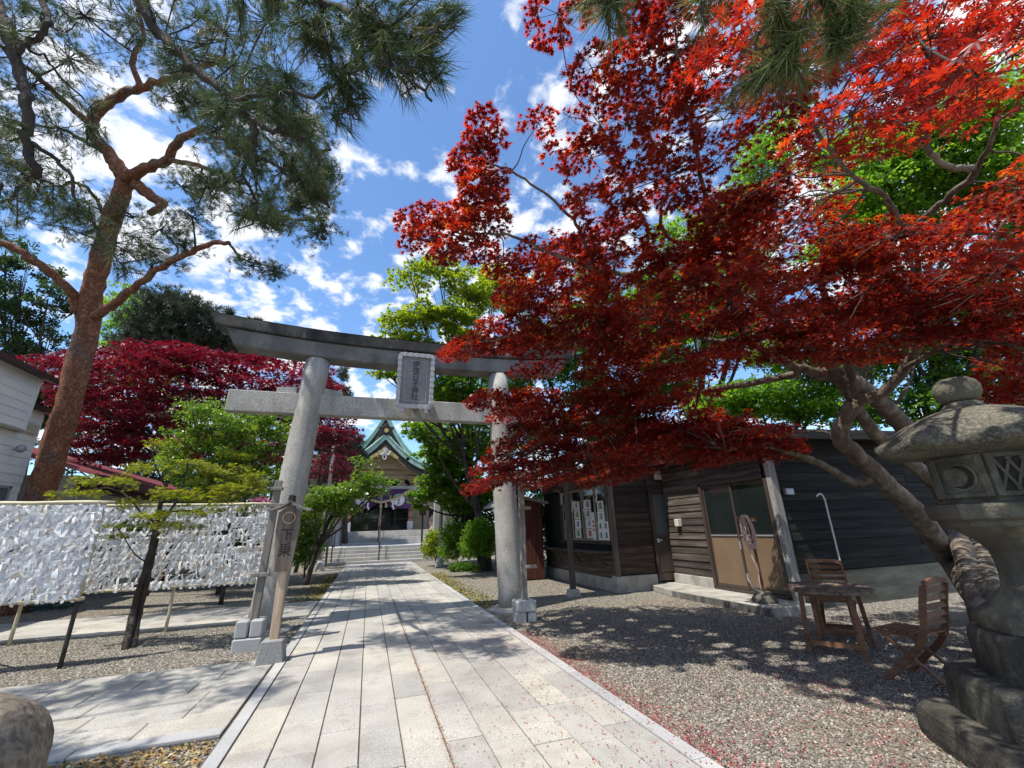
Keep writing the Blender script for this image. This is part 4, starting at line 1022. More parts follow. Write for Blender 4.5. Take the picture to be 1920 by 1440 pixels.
# ================================================================== folding table and chairs
def table():
    cx, cy, H = 5.70, 4.48, 0.735
    t = thing('folding_table', 'eight sided slatted wooden folding table on the gravel', 'table', (cx, cy, 0))
    R = 0.485; a0 = PI/8
    oct_ = [(R*math.cos(a0+k*PI/4), R*math.sin(a0+k*PI/4)) for k in range(8)]
    ca, sa = math.cos(0.5), math.sin(0.5)
    def W(a, b): return cx+a*ca-b*sa, cy+a*sa+b*ca
    ap = R*math.cos(PI/8)
    n = 9; wd = 2*ap/n
    for k in range(n):
        b0, b1 = -ap+k*wd+0.004, -ap+(k+1)*wd-0.004
        if k == n//2: pass
        def ext(b): 
            b = min(abs(b), ap); e = ap if b < R*math.sin(PI/8) else ap-(b-R*math.sin(PI/8))
            return e
        p = [(-ext(b0), b0), (ext(b0), b0), (ext(b1), b1), (-ext(b1), b1)]
        mb = MB(); q = [W(*c) for c in p]; mb.add([(x, y, H-0.022) for x, y in q]+[(x, y, H) for x, y in q], [(3, 2, 1, 0), (4, 5, 6, 7), (0, 1, 5, 4), (1, 2, 6, 5), (2, 3, 7, 6), (3, 0, 4, 7)])
        part('top_slat', mb, M_teak_dark, t, bevel=0.003)
    for k in range(8):
        p, q = oct_[k], oct_[(k+1) % 8]; p2, q2 = [(c[0]*0.93, c[1]*0.93) for c in (p, q)]
        mb = MB(); a, b = W(*p), W(*q); mb.bar((*a, H-0.04), (*b, H-0.04), 0.03, 0.035); part('rim', mb, M_teak_dark, t)
    # two gate-leg frames and the centre frame
    for (u, lab) in ((0.37, 0), (-0.37, 0)):
        for s in (-1, 1):
            f, g = W(u, s*0.28), W(u*0.88, s*0.25); mb = MB(); mb.bar((*f, 0), (*g, H-0.05), 0.05, 0.03, (ca, sa, 0)); part('leg', mb, M_teak, t, bevel=0.003)
        for z in (0.13, H-0.07):
            f, g = W(u*0.97, -0.27), W(u*0.97, 0.27); mb = MB(); mb.bar((*f, z), (*g, z), 0.025, 0.05); part('stretcher', mb, M_teak, t)
    for s in (-1, 1):
        for u in (-0.06, 0.02, 0.09):
            f, g = W(u, s*0.2), W(u*0.8, s*0.19); mb = MB(); mb.bar((*f, 0), (*g, H-0.05), 0.045, 0.028, (ca, sa, 0)); part('leg', mb, M_teak, t, bevel=0.003)
    f, g = W(-0.37, 0), W(0.37, 0)
    for z in (0.12, H-0.06): mb = MB(); mb.bar((*f, z), (*g, z), 0.03, 0.05); part('cross_rail', mb, M_teak, t)
table()
def chair(x, y, ang, label):
    """slatted folding chair; local +v is the way it faces"""
    t = thing('folding_chair', label, 'chair', (x, y, 0), 'wooden folding chairs at the garden table')
    c, s = math.cos(ang), math.sin(ang)
    def W(u, v, z): return (x+u*c-v*s, y+u*s+v*c, z)
    w = 0.215
    for sg in (-1, 1):
        # curved back upright running down to the front foot
        P = curve_pts([W(sg*w, -0.30, 0.90), W(sg*w, -0.245, 0.72), W(sg*w, -0.20, 0.52), W(sg*w, -0.12, 0.36), W(sg*w, 0.06, 0.18), W(sg*w, 0.24, 0.0)], 3)
        mb = MB(); n = len(P); d = np.gradient(P, axis=0); d /= np.linalg.norm(d, axis=1)[:, None]; ux = np.array((c, s, 0.0)); nn = np.cross(d, ux)
        mb.strip(P-nn*0.028-ux*0.012, P+nn*0.028-ux*0.012, P+nn*0.028+ux*0.012, P-nn*0.028+ux*0.012)
        part('back_leg', mb, M_teak, t, bevel=0.003)
        mb = MB(); mb.bar(W(sg*(w-0.03), 0.22, 0.445), W(sg*(w-0.03), -0.30, 0.0), 0.022, 0.045, (c, s, 0)); part('leg', mb, M_teak, t, bevel=0.003)
        mb = MB(); mb.bar(W(sg*(w-0.03), 0.23, 0.435), W(sg*(w-0.03), -0.19, 0.43), 0.022, 0.035); part('seat_rail', mb, M_teak, t)
    for k in range(6):
        v = -0.16+k*0.073; mb = MB(); mb.obox(W(0, v, 0.46), np.array((c, s, 0))*(w+0.0), np.array((-s, c, 0))*0.027, (0, 0, 0.008)); part('seat_slat', mb, M_teak, t, bevel=0.003)
    for k in range(5):
        f = k/4; z = 0.56+0.075*k; v = -0.215-0.075*f; mb = MB(); mb.bar(W(-w, v, z), W(w, v, z), 0.012, 0.05, (-s*0.2, c*0.2, 1)); part('back_slat', mb, M_teak, t, bevel=0.003)
    A, B, C_, D_ = [], [], [], []
    for k in range(9):
        q = -1+k/4; zz = 0.895+0.028*(1-q*q); p0 = np.array(W(q*(w+0.018), -0.315, zz)); fw = np.array((-s, c, 0))*0.016
        A.append(p0-fw); B.append(p0+fw); C_.append(p0+fw+(0, 0, 0.05)); D_.append(p0-fw+(0, 0, 0.05))
    mb = MB(); mb.strip(A, B, C_, D_); part('top_rail', mb, M_teak, t, bevel=0.003)
    mb = MB(); mb.bar(W(-w, 0.12, 0.12), W(w, 0.12, 0.12), 0.02, 0.03); part('stretcher', mb, M_teak, t)
    mb = MB(); mb.bar(W(-w, -0.2, 0.09), W(w, -0.2, 0.09), 0.02, 0.03); part('stretcher', mb, M_teak, t)
    return t
chair(5.34, 3.40, 0.12, 'wooden folding chair nearest the stone lantern, back to the camera')
chair(6.42, 4.98, PI/2+0.75, 'wooden folding chair behind the table, facing the camera by the shed wall')

# ================================================================== paper fortune racks
slip_v = []
def slip(seed, L=0.092, w=0.0165):
    q = random.Random(seed); vs, fs = [], []
    x, z = 0, 0; a = q.uniform(-0.5, 0.5)
    pts = [(0, 0.012, 0.012), (q.uniform(-.01, .01), -0.008, -0.01)]
    for k in range(3):
        a += q.uniform(-0.35, 0.35); p = pts[-1]; pts.append((p[0]+math.sin(a)*L/3, p[1]-q.uniform(-0.006, 0.01), p[2]-math.cos(a)*L/3))
    tw = q.uniform(-0.3, 0.3)
    for k, p in enumerate(pts):
        c, s = math.cos(tw+0.12*k), math.sin(tw+0.12*k)
        ww = w*(0.55 if k == 1 else 1)
        vs += [(p[0]-c*ww, p[1]-s*ww*0.6, p[2]), (p[0]+c*ww, p[1]+s*ww*0.6, p[2])]
    for k in range(len(pts)-1): fs.append((2*k, 2*k+1, 2*k+3, 2*k+2))
    b = len(vs)   # the knot
    r = w*0.9
    vs += [(-r*1.2, 0, 0), (r*1.2, 0, 0), (0, -r, 0), (0, r, 0), (0, 0, r), (0, 0, -r)]
    for i in (0, 1):
        for j in (2, 3):
            for k in (4, 5): fs.append((b+i, b+j, b+k, b+k))
    return np.array(vs, float), fs
M_slip = rnd_mat('fortune_paper', [(0.0, (0.80, 0.80, 0.80)), (0.80, (0.83, 0.83, 0.84)), (0.93, (0.74, 0.70, 0.62)), (0.985, (0.60, 0.47, 0.30)), (1.0, (0.62, 0.36, 0.32))], 0.95, 0.05, trans=0.3)
def rack(label, y, x0, x1, z0, z1, posts, props, dens, seed, hole):
    q = random.Random(seed)
    t = thing('fortune_rack', label, 'rack', ((x0+x1)/2, y, 0), 'bamboo racks of tied paper fortunes')
    for z, e in ((z1, 0.10), (z0, 0.04)):
        mb = MB(); n = 10
        mb.tube([(x0-0.1+(x1-x0+0.1+e)*k/n, y+q.uniform(-.006, .006), z+q.uniform(-.006, .006)) for k in range(n+1)], [0.024+0.004*(k % 3 == 0) for k in range(n+1)], 9); part('rail', mb, M_bamboo, t, smooth=True)
    for x, char in posts:
        mb = MB(); n = 9; zs = np.linspace(0.0, z1+0.02, n); up = [(x+q.uniform(-.004, .004), y+0.045, z) for z in zs]
        k = 4
        mb.tube(up[k-1:], [0.024]*(n-k+1), 9); part('post', mb, M_bamboo, t, smooth=True)
        mb = MB(); mb.tube(up[:k], [0.026]*k, 9); part('post_foot', mb, M_charcoal if char else M_bamboo, t, smooth=True)
        mb = MB()
        for zz in (z0, z1): mb.tube([(x+0.05*math.cos(a), y+0.02+0.055*math.sin(a), zz+0.012*math.sin(2*a)) for a in np.linspace(0, 2*PI, 13)], 0.011, 5)
        part('lashing', mb, M_rope, t)
    for (p, r) in props:
        mb = MB(); mb.tube([p, r], [0.024, 0.022], 8); part('prop', mb, M_bamboo, t)
    rows = int((z1-z0-0.05)/0.10)
    pos, ang = [], []
    for k in range(rows):
        z = z0+0.09+k*(z1-z0-0.13)/(rows-1)
        mb = MB(); mb.tube([(x0+(x1-x0)*i/8, y, z-0.012*math.sin(PI*i/8)) for i in range(9)], 0.0035, 4); part('string', mb, M_rope, t)
        x = x0+0.03
        while x < x1-0.02:
            h = mnoise.noise((x*1.1, k*0.42, seed))
            if h > -hole or q.random() < 0.35:
                pos.append((x, y+q.uniform(-.03, .018), z+q.uniform(-.012, .006)))
                ang.append(q.uniform(-0.9, 0.9))
            x += dens*q.uniform(0.5, 1.5)
    pos = np.array(pos); n = len(pos)
    d2 = np.hypot(pos[:, 0], pos[:, 1])
    order = np.argsort(d2+0.15*rng.random(n))
    tpls = [slip(s) for s in range(6)]
    th = rng.normal(0, 0.34, n)+0.38; yaw = rng.normal(0, 0.28, n)
    big = order[:290]; rest = order[290:]
    meshes = []
    for k, (v, f) in enumerate(tpls):
        for j in range(2):
            me = bpy.data.meshes.new('paper_slip'); me.from_pydata([tuple(p) for p in v], [], [tuple(dict.fromkeys(ff)) for ff in f])
            a = me.attributes.new('rnd', 'FLOAT', 'POINT'); a.data.foreach_set('value', np.full(len(v), (0.2, 0.6)[j] if k else (0.4, 0.94)[j], dtype=np.float32)); me.materials.append(M_slip); meshes.append(me)
    o0 = root_loc(t)
    for i in big:
        o = bpy.data.objects.new('paper_slip', meshes[q.randrange(len(meshes))]); COL.objects.link(o); o.parent = t
        o.location = Vector(pos[i])-o0; o.rotation_euler = (q.uniform(-.2, .2), th[i], yaw[i]); s = q.uniform(0.8, 1.35); o.scale = (s, s, s)
    V, F, R = [], [], []; nb = 0
    for i in rest:
        v, f = tpls[q.randrange(6)]
        M3 = np.array((Matrix.Rotation(yaw[i], 3, 'Z') @ Matrix.Rotation(th[i], 3, 'Y')))
        vv = (v*q.uniform(0.8, 1.35)) @ M3.T+pos[i]
        V.append(vv); F += [tuple(nb+j for j in ff) for ff in f]; nb += len(v); R += [q.random()]*len(v)
    V = np.concatenate(V)-np.array(o0)
    me = np_mesh('paper_slips', V, np.array(F), np.array(R)); me.materials.append(M_slip); me.validate()
    o = bpy.data.objects.new('paper_slips', me); COL.objects.link(o); o.parent = t; o['kind'] = 'stuff'
from mathutils import noise as mnoise
rack('front bamboo rack hung thick with knotted white paper slips, at left edge', 7.86, -6.6, -3.66, 0.83, 2.09, [(-3.70, 1), (-6.5, 1)], [((-4.55, 7.9, 0.86), (-4.75, 8.6, 0.0)), ((-5.3, 7.9, 0.86), (-5.4, 8.5, 0))], 0.0125, 3, 0.6)
rack('rear bamboo rack of white paper slips with dark gaps, behind the sapling', 9.9, -7.2, -1.80, 0.74, 2.17, [(-3.29, 0), (-1.86, 0), (-5.4, 0)], [], 0.0145, 8, 0.27)
mb = MB(); 
for k in range(7):
    a0 = rnd.uniform(0, 6); mb.tube([(-7.3+0.35*math.cos(a0+a)*(1+0.1*k), 14.3+0.06*k+0.2*math.sin(a0+a), 0.04+0.01*k+0.02*math.sin(3*a)) for a in np.linspace(0, 5.6, 26)], 0.010, 5)
solo('green_net_cord', mb, rough_mat('green_cord', [(0.004, 0.03, 0.022), (0.008, 0.055, 0.04)], 8, 0.6, 0.0), 'tangle of dark green cord lying behind the front paper rack', 'cord', (-7.3, 14.4, 0.04))

# ================================================================== shrine hall
HX = 0.70
hall = thing('shrine_hall', 'shrine hall with green copper gables and purple curtain at path end', 'shrine', (HX, 34, 0))
def stairs(name, label, x0, x1, y0, z0, n, rise, tread, depth_to):
    t = thing(name, label, 'steps', ((x0+x1)/2, y0, z0), 'stone steps up to the shrine hall')
    for k in range(n):
        ya = y0+k*tread; x = x0
        while x < x1-0.02:
            xe = min(x1, x+1.15); mb = MB(); mb.box(x+0.004, xe-0.004, ya, depth_to, z0+k*rise, z0+(k+1)*rise-0.003); part('step_block', mb, M_slab if k % 2 else M_kerb, t, bevel=0.012); x = xe
    return t
stairs('lower_steps', 'lower flight of five broad stone steps at the end of the path', -2.3, 3.9, 25.32, 0.0, 5, 0.17, 0.33, 30.0)
stairs('upper_steps', 'upper flight of six pale stone steps under the purple curtain', -1.55, 4.05, 30.02, 0.845, 6, 0.14, 0.30, 32.4)
mb = MB(); mb.box(-9, 11, 26.99, 45, 0, 0.84); part('terrace', mb, M_concrete, hall)
mb = MB(); mb.box(-5.5, 7, 32.1, 44, 0.84, 1.68); part('podium', mb, M_kerb, hall)
for cx in (-1.42, 2.82):
    mb = MB(); mb.box(cx-0.15, cx+0.15, 32.85, 33.15, 1.95, 5.2); part('column', mb, M_shrine_col, hall, bevel=0.02)
    mb = MB(); mb.box(cx-0.19, cx+0.19, 32.8, 33.2, 1.68, 2.3); part('column_foot', mb, M_white_stone, hall, bevel=0.01)
    mb = MB(); mb.box(cx-0.17, cx+0.17, 32.82, 33.18, 3.0, 3.06); mb.box(cx-0.17, cx+0.17, 32.82, 33.18, 2.5, 2.56); part('column_band', mb, M_iron, hall)
# front wall, doors
mb = MB(); mb.box(-5.2, 6.7, 36.2, 43.5, 1.68, 6.5); part('wall', mb, M_cream, hall)
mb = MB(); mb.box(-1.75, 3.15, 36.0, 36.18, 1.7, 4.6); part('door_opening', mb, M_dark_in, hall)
for k in range(4):
    x0 = -1.7+k*1.2; 
    if k in (1, 2):
        pass
    f = MB()
    for a in (x0, x0+1.12): f.box(a, a+0.07, 35.9, 35.98, 1.75, 4.4)
    for z in (1.75, 2.5, 4.3): f.box(x0+0.07, x0+1.12, 35.9, 35.98, z, z+0.08)
    d = part('lattice_door', f, M_dark_post, hall)
    mb = MB(); mb.box(x0+0.06, x0+1.13, 35.93, 35.95, 1.8, 4.32); part('pane', mb, M_glass, d)
for s, x0, x1 in (('l', -5.2, -1.85), ('r', 3.25, 6.7)):
    for k in range(9):
        mb = MB(); mb.box(x0, x1, 36.12, 36.195, 1.75+0.3*k, 1.75+0.3*k+0.285); part('wall_board', mb, M_shrine_wood, hall)
mb = MB(); mb.box(4.6, 5.3, 36.05, 36.12, 1.9, 3.4); part('side_window', mb, M_dark_in, hall)
# beams above the curtain
for z0, z1, y0, dx, mt in ((4.50, 4.78, 32.75, 0.35, M_cream), (5.25, 5.55, 32.75, 0.5, M_shrine_wood), (5.58, 5.95, 32.7, 0.3, M_shrine_wood)):
    mb = MB(); mb.box(-1.42-dx, 2.82+dx, y0, y0+0.4, z0, z1); part('beam', mb, mt, hall, bevel=0.015)
mb = MB(); mb.box(-1.3, 2.7, 33.0, 33.1, 4.78, 5.25); part('frieze', mb, M_dark_in, hall)
for x in (-0.7, 0.7, 2.1):
    mb = MB(); mb.prism([(-0.42, 0), (0.42, 0), (0.3, 0.14), (0.16, 0.2), (0.2, 0.42), (-0.2, 0.42), (-0.16, 0.2), (-0.3, 0.14)], (x, 32.86, 4.80), (1, 0, 0), (0, 0, 1), (0, 0.14, 0)); part('frog_leg_strut', mb, M_shrine_wood, hall)
for x in (-1.42, 2.82):
    for k in range(3):
        mb = MB(); mb.box(x-0.2-0.11*k, x+0.2+0.11*k, 32.55, 33.3, 5.0+0.16*k, 5.13+0.16*k); part('bracket', mb, M_shrine_wood, hall)
# curved gable roofs
def gable(name, y0, y1, apex, eave, half, thick, bb, mat, cx=HX, n=20, power=1.55):
    def z(t): return eave+(apex-eave)*(1-abs(t))**power+0.10*abs(t)**6*(apex-eave)*0.5
    A, B, C_, D_ = [], [], [], []
    for i in range(2*n+1):
        t = -1+i/n; x = cx+t*half; zz = z(t)
        A.append((x, y0, zz-thick)); B.append((x, y1, zz-thick)); C_.append((x, y1, zz)); D_.append((x, y0, zz))
    mb = MB(); mb.strip(A, B, C_, D_); rf = part(name, mb, mat, hall)
    for s in (-1, 1):
        for off, hgt, yo, m_, nm, t1 in ((thick, bb, 0.06, M_dark_post2, 'bargeboard', 0.97), (thick+bb, 0.10, 0.10, M_gold2, 'gilt_edge', 0.45)):
            A, B, C_, D_ = [], [], [], []
            for i in range(n+1):
                t = s*t1*i/n; x = cx+t*half; zz = z(t)-off+0.002
                A.append((x, y0+yo, zz-hgt)); B.append((x, y0+yo+0.12, zz-hgt)); C_.append((x, y0+yo+0.12, zz)); D_.append((x, y0+yo, zz))
            mb = MB(); mb.strip(A, B, C_, D_); part(nm, mb, m_, hall)
        # copper roll along the verge
    A = [(cx+(-1+i/n)*half, y0+0.05, z(-1+i/n)+0.03) for i in range(2*n+1)]
    mb = MB(); mb.tube(A, 0.10, 8); part('verge_roll', mb, mat, rf)
    return z
M_dark_post2 = rough_mat('black_lacquer_wood', [(0.018, 0.014, 0.012), (0.035, 0.028, 0.024)], 4, 0.6, 0.1)
M_gold2 = rough_mat('gilt_board', [(0.38, 0.27, 0.10), (0.50, 0.37, 0.16)], 5, 0.5, 0.05, spec=0.5)
z1 = gable('porch_roof', 31.4, 37.5, 8.35, 6.05, 3.35, 0.38, 0.44, M_copper, power=1.7)
z2 = gable('main_roof', 35.2, 44.5, 10.9, 6.5, 4.8, 0.42, 0.50, M_copper, power=2.3)
# pediment with crossed ornament
mb = MB(); mb.prism([(-2.0, 5.95), (2.0, 5.95), (1.1, 6.5), (0, 7.5), (-1.1, 6.5)], (HX, 32.35, 0), (1, 0, 0), (0, 0, 1), (0, 0.15, 0)); part('pediment', mb, M_shrine_wood, hall)
for s in (-1, 1):
    mb = MB(); mb.bar((HX+s*1.95, 32.25, 6.05), (HX, 32.25, 7.0), 0.1, 0.22); part('pediment_rafter', mb, M_shrine_wood, hall)
mb = MB(); mb.prism([(-2.9, 6.4), (2.9, 6.4), (1.4, 7.6), (0, 9.9), (-1.4, 7.6)], (HX, 36.2, 0), (1, 0, 0), (0, 0, 1), (0, 0.2, 0)); part('main_pediment', mb, M_dark_post2, hall)
orn = MB()
orn.tube([(HX, 31.36, 7.18), (HX, 31.42, 7.18)], [0.16, 0.16], 14)
for s in (-1, 1):
    orn.tube(curve_pts([(HX, 31.4, 7.05), (HX+s*0.22, 31.4, 6.8), (HX+s*0.34, 31.4, 6.95), (HX+s*0.42, 31.4, 7.1)], 4), [0.06]*13, 6)
    orn.tube(curve_pts([(HX, 31.4, 6.95), (HX+s*0.12, 31.4, 6.62), (HX+s*0.02, 31.4, 6.48)], 4), [0.05]*9, 6)
part('gable_pendant', orn, M_white_stone, hall)
mb = MB()
for s in (-1, 1): mb.prism([(0, 7.35), (s*0.95, 6.72), (s*0.95, 6.5), (s*0.7, 6.62), (0, 7.05)], (HX, 31.44, 0), (1, 0, 0), (0, 0, 1), (0, 0.06, 0))
part('gilt_fitting', mb, M_gold, hall)
for x, z in ((HX-1.62, 6.55), (HX+1.62, 6.55), (HX+3.0, 5.9), (HX-3.0, 5.9)):
    mb = MB(); mb.tube([(x, 31.40, z), (x, 31.47, z)], [0.12, 0.12], 12); part('gold_boss', mb, M_gold, hall)
def ridge_end(y, z, s):
    mb = MB(); mb.prism([(-0.62*s, 0), (0.62*s, 0), (0.5*s, 0.5*s), (0.66*s, 0.72*s), (0.3*s, 0.78*s), (0, 1.1*s), (-0.3*s, 0.78*s), (-0.66*s, 0.72*s), (-0.5*s, 0.5*s)], (HX, y, z), (1, 0, 0), (0, 0, 1), (0, 0.3, 0)); r = part('ridge_end_ornament', mb, M_dark_post2, hall, bevel=0.03)
    mb = MB(); mb.tube([(HX, y-0.05, z+0.42*s), (HX, y+0.01, z+0.42*s)], [0.18*s, 0.18*s], 16); part('gold_disc', mb, M_gold, r)
    mb = MB(); mb.box(HX-0.3*s, HX+0.3*s, y+0.3, y+6, z-0.05, z+0.45*s); part('ridge', mb, M_copper, hall)
ridge_end(31.35, 8.22, 0.85); ridge_end(35.1, 10.9, 1.2)
for s in (-1, 1):    # wide flanking eaves
    A, B, C_, D_ = [], [], [], []
    for i in range(9):
        q = i/8; x = HX+s*(3.0+4.6*q); zz = 6.55-0.55*q**0.8+0.25*q**3
        A.append((x, 34.4, zz-0.22)); B.append((x, 41, zz+1.9)); C_.append((x, 41, zz+2.1)); D_.append((x, 34.4, zz))
    mb = MB(); mb.strip(A, B, C_, D_); part('side_roof', mb, M_copper, hall)
    mb = MB(); mb.box(HX+s*5.0-2.2, HX+s*5.0+2.2, 34.6, 34.75, 5.55, 5.85); part('eave_fascia', mb, M_dark_post2, hall)
# curtain, crests, rope, bell cord
cur = thing('shrine_curtain', 'purple curtain with two white round crests, drawn up in the middle', 'curtain', (HX, 32.72, 4.5))
mb = MB(); n = 48; vs, fs = [], []
for i in range(n+1):
    t = -1+2*i/n; x = HX+t*2.16
    zb = 3.14+0.42*math.exp(-(t/0.28)**2)+0.05*abs(t)
    for j in range(7):
        q = j/6; vs.append((x, 32.66+0.05*math.sin(t*15)*q+0.03*math.sin(t*37+q*2)*q-0.05*math.exp(-(t/0.2)**2)*q, 4.55+(zb-4.55)*q))
for i in range(n):
    for j in range(6): fs.append((i*7+j, (i+1)*7+j, (i+1)*7+j+1, i*7+j+1))
b0 = len(vs); vs += [(a, b_+0.012, c) for a, b_, c in vs]; fs += [tuple(b0+k for k in reversed(f)) for f in fs]
mb.add(vs, fs); part('cloth', mb, M_purple, cur, smooth=True)
for x in (-0.62, 1.92):
    mb = MB(); mb.tube([(x, 32.555, 3.78), (x, 32.575, 3.78)], [0.43, 0.43], 32); c_ = part('crest', mb, M_white, cur)
    mk = MB()
    for k in range(3):
        zz = 4.0-0.22*k; mk.box(x-0.13, x+0.13, 32.548, 32.554, zz, zz+0.035); mk.box(x-0.02, x+0.02, 32.546, 32.5535, zz-0.1, zz+0.09); mk.box(x-0.10, x+0.10, 32.547, 32.5535, zz-0.08, zz-0.05)
    mk.tube([(x+0.37*math.cos(a), 32.552, 3.78+0.37*math.sin(a)) for a in np.linspace(0, 2*PI, 30)], 0.012, 4)
    part('crest_mark', mk, M_purple, c_)
rp2 = thing('sacred_rope', 'thick twisted straw rope with tassels slung before the purple curtain', 'rope', (HX, 32.5, 4.4))
P = np.array([(HX+t*2.15, 32.45, 3.62+0.95*abs(t)**1.5) for t in np.linspace(-1, 1, 33)])
for ph_ in (0, PI):
    Q = P+np.stack([0*P[:, 0], 0.05*np.cos(np.arange(33)*1.3+ph_), 0.05*np.sin(np.arange(33)*1.3+ph_)], 1); mb = MB(); mb.tube(Q, 0.065, 7); part('strand', mb, M_rope, rp2, smooth=True)
for x in (-0.45, HX+0.5*0, 1.05):
    mb = MB(); mb.lathe([(0.02, 3.62), (0.05, 3.55), (0.11, 3.25)], 10, (x, 32.45)); part('tassel', mb, M_rope, rp2)
for x in (-0.25, 1.45): shide(rp2, (x, 32.42, 3.75), 0.17, 0)
bc = thing('bell_rope', 'hanging bell rope with a pink wooden grip at the hall entrance', 'bell rope', (HX, 32.6, 2.0))
mb = MB(); mb.tube([(HX, 32.6, 4.4), (HX+0.02, 32.6, 3.3), (HX, 32.6, 2.75)], 0.05, 7); part('cord', mb, M_rope, bc)
mb = MB(); mb.box(HX-0.08, HX+0.08, 32.52, 32.68, 1.95, 2.75); part('grip', mb, M_shrine_col, bc, bevel=0.02)
# offering box
ob_ = MB(); ob_.box(HX-0.75, HX+0.75, 33.6, 34.4, 1.68, 2.35)
for k in range(8): ob_.box(HX-0.72+k*0.19, HX-0.63+k*0.19, 33.6, 34.4, 2.352, 2.40)
solo('offering_box', ob_, M_dark_post2, 'dark slatted offering box in the shadow behind the bell rope', 'box', (HX, 34, 1.68))
# handrails
def rail(label, pts, posts, mat):
    t = thing('handrail', label, 'handrail', posts[0], 'iron handrails on the shrine steps')
    mb = MB(); mb.tube(pts, 0.035, 8); part('rail', mb, mat, t)
    for p, h in zip(posts, [0.9]*len(posts)):
        mb = MB(); mb.tube([p, (p[0], p[1], p[2]+h)], 0.035, 8); part('baluster', mb, mat, t)
rail('dark iron handrail in the middle of the lower steps', [(0.62, 25.4, 1.07), (0.62, 26.7, 1.76), (0.62, 27.2, 1.76)], [(0.62, 25.4, 0.17), (0.62, 26.6, 0.84)], M_iron)
rail('dark iron handrail at the left end of the lower steps', [(-1.75, 25.5, 1.0), (-1.75, 26.7, 1.75), (-1.75, 27.4, 1.75)], [(-1.75, 25.5, 0.1), (-1.75, 26.7, 0.85)], M_iron)
rail('dark iron handrail in the middle of the upper steps', [(0.62, 30.2, 1.8), (0.62, 31.8, 2.6)], [(0.62, 30.2, 0.9), (0.62, 31.8, 1.68)], M_iron)
rail('dark iron handrail at the right end of the upper steps', [(3.95, 29.9, 1.8), (3.95, 31.8, 2.6)], [(3.95, 29.9, 0.85), (3.95, 31.8, 1.68)], M_iron)
mb = MB(); mb.box(-2.05, -1.70, 29.9, 30.25, 0.84, 2.35); solo('stone_pillar', mb, M_blue_stone, 'square grey stone pillar left of the upper shrine steps', 'pillar', (-1.87, 30.1, 0.84), bevel=0.03)
# right of the steps: tall stone monument, carved guardian, roofed lamp
mb = MB(); mb.add([(3.22, 22.4, -.05), (3.86, 22.4, -.05), (3.86, 22.75, -.05), (3.22, 22.75, -.05), (3.08, 22.42, 1.6), (3.80, 22.42, 1.6), (3.80, 22.72, 1.6), (3.08, 22.72, 1.6), (3.10, 22.45, 3.02), (3.62, 22.45, 2.85), (3.62, 22.7, 2.85), (3.10, 22.7, 3.02)],
     [(0, 1, 5, 4), (1, 2, 6, 5), (2, 3, 7, 6), (3, 0, 4, 7), (4, 5, 9, 8), (5, 6, 10, 9), (6, 7, 11, 10), (7, 4, 8, 11), (8, 9, 10, 11), (3, 2, 1, 0)])
solo('stone_monument', mb, M_kerb, 'tall upright grey stone monument standing behind the right flagpole', 'monument', (3.4, 22.5, 0), bevel=0.03)
mb = MB(); mb.lathe([(0.30, 0), (0.30, 0.85), (0.24, 0.9), (0.26, 1.15), (0.2, 1.35), (0.27, 1.6), (0.21, 1.85), (0.25, 2.1), (0.17, 2.35), (0.08, 2.45)], 9, (3.55, 26.2), wob=0.10)
solo('stone_guardian', mb, rough_mat('warm_stone', [(0.42, 0.25, 0.16), (0.58, 0.44, 0.33)], 4, 0.9, 0.3, 40), 'knobbly orange and cream stone column between monument and steps', 'statue', (3.55, 26.2, 0), jitter=0.02)
lp = thing('roofed_lamp', 'small lamp with a curved roof on a dark post right of the steps', 'lamp', (2.95, 26.2, 0.8))
mb = MB(); mb.box(2.90, 3.0, 26.15, 26.25, 0.5, 2.5); part('post', mb, M_iron, lp)
mb = MB(); mb.box(2.78, 3.12, 26.0, 26.4, 2.45, 2.8); part('lamp_box', mb, M_redbrown, lp)
mb = MB(); n = 10
mb.strip([(2.95+(-1+2*i/n)*0.55, 25.8, 2.78+0.22*(1-abs(-1+2*i/n)**1.4)) for i in range(n+1)], [(2.95+(-1+2*i/n)*0.55, 26.6, 2.78+0.22*(1-abs(-1+2*i/n)**1.4)) for i in range(n+1)], [(2.95+(-1+2*i/n)*0.55, 26.6, 2.85+0.22*(1-abs(-1+2*i/n)**1.4)) for i in range(n+1)], [(2.95+(-1+2*i/n)*0.55, 25.8, 2.85+0.22*(1-abs(-1+2*i/n)**1.4)) for i in range(n+1)])
part('lamp_roof', mb, M_grey_wood, lp)
nb = thing('notice_frame', 'dark timber notice frame with hanging plaques left of the steps', 'notice board', (-2.35, 25, 0))
for x in (-2.6, -1.95):
    mb = MB(); mb.box(x-0.05, x+0.05, 24.95, 25.05, 0, 2.9); part('post', mb, M_dark_post, nb)
for z in (2.75, 2.2, 1.65):
    mb = MB(); mb.box(-2.7, -1.85, 24.97, 25.03, z, z+0.08); part('rail', mb, M_dark_post, nb)
for i in range(8):
    mb = MB(); z = 2.28 if i < 4 else 1.72; x = -2.55+0.16*(i % 4); mb.box(x, x+0.13, 24.93, 24.965, z+0.1, z+0.36); part('plaque', mb, M_tan_wood, nb)

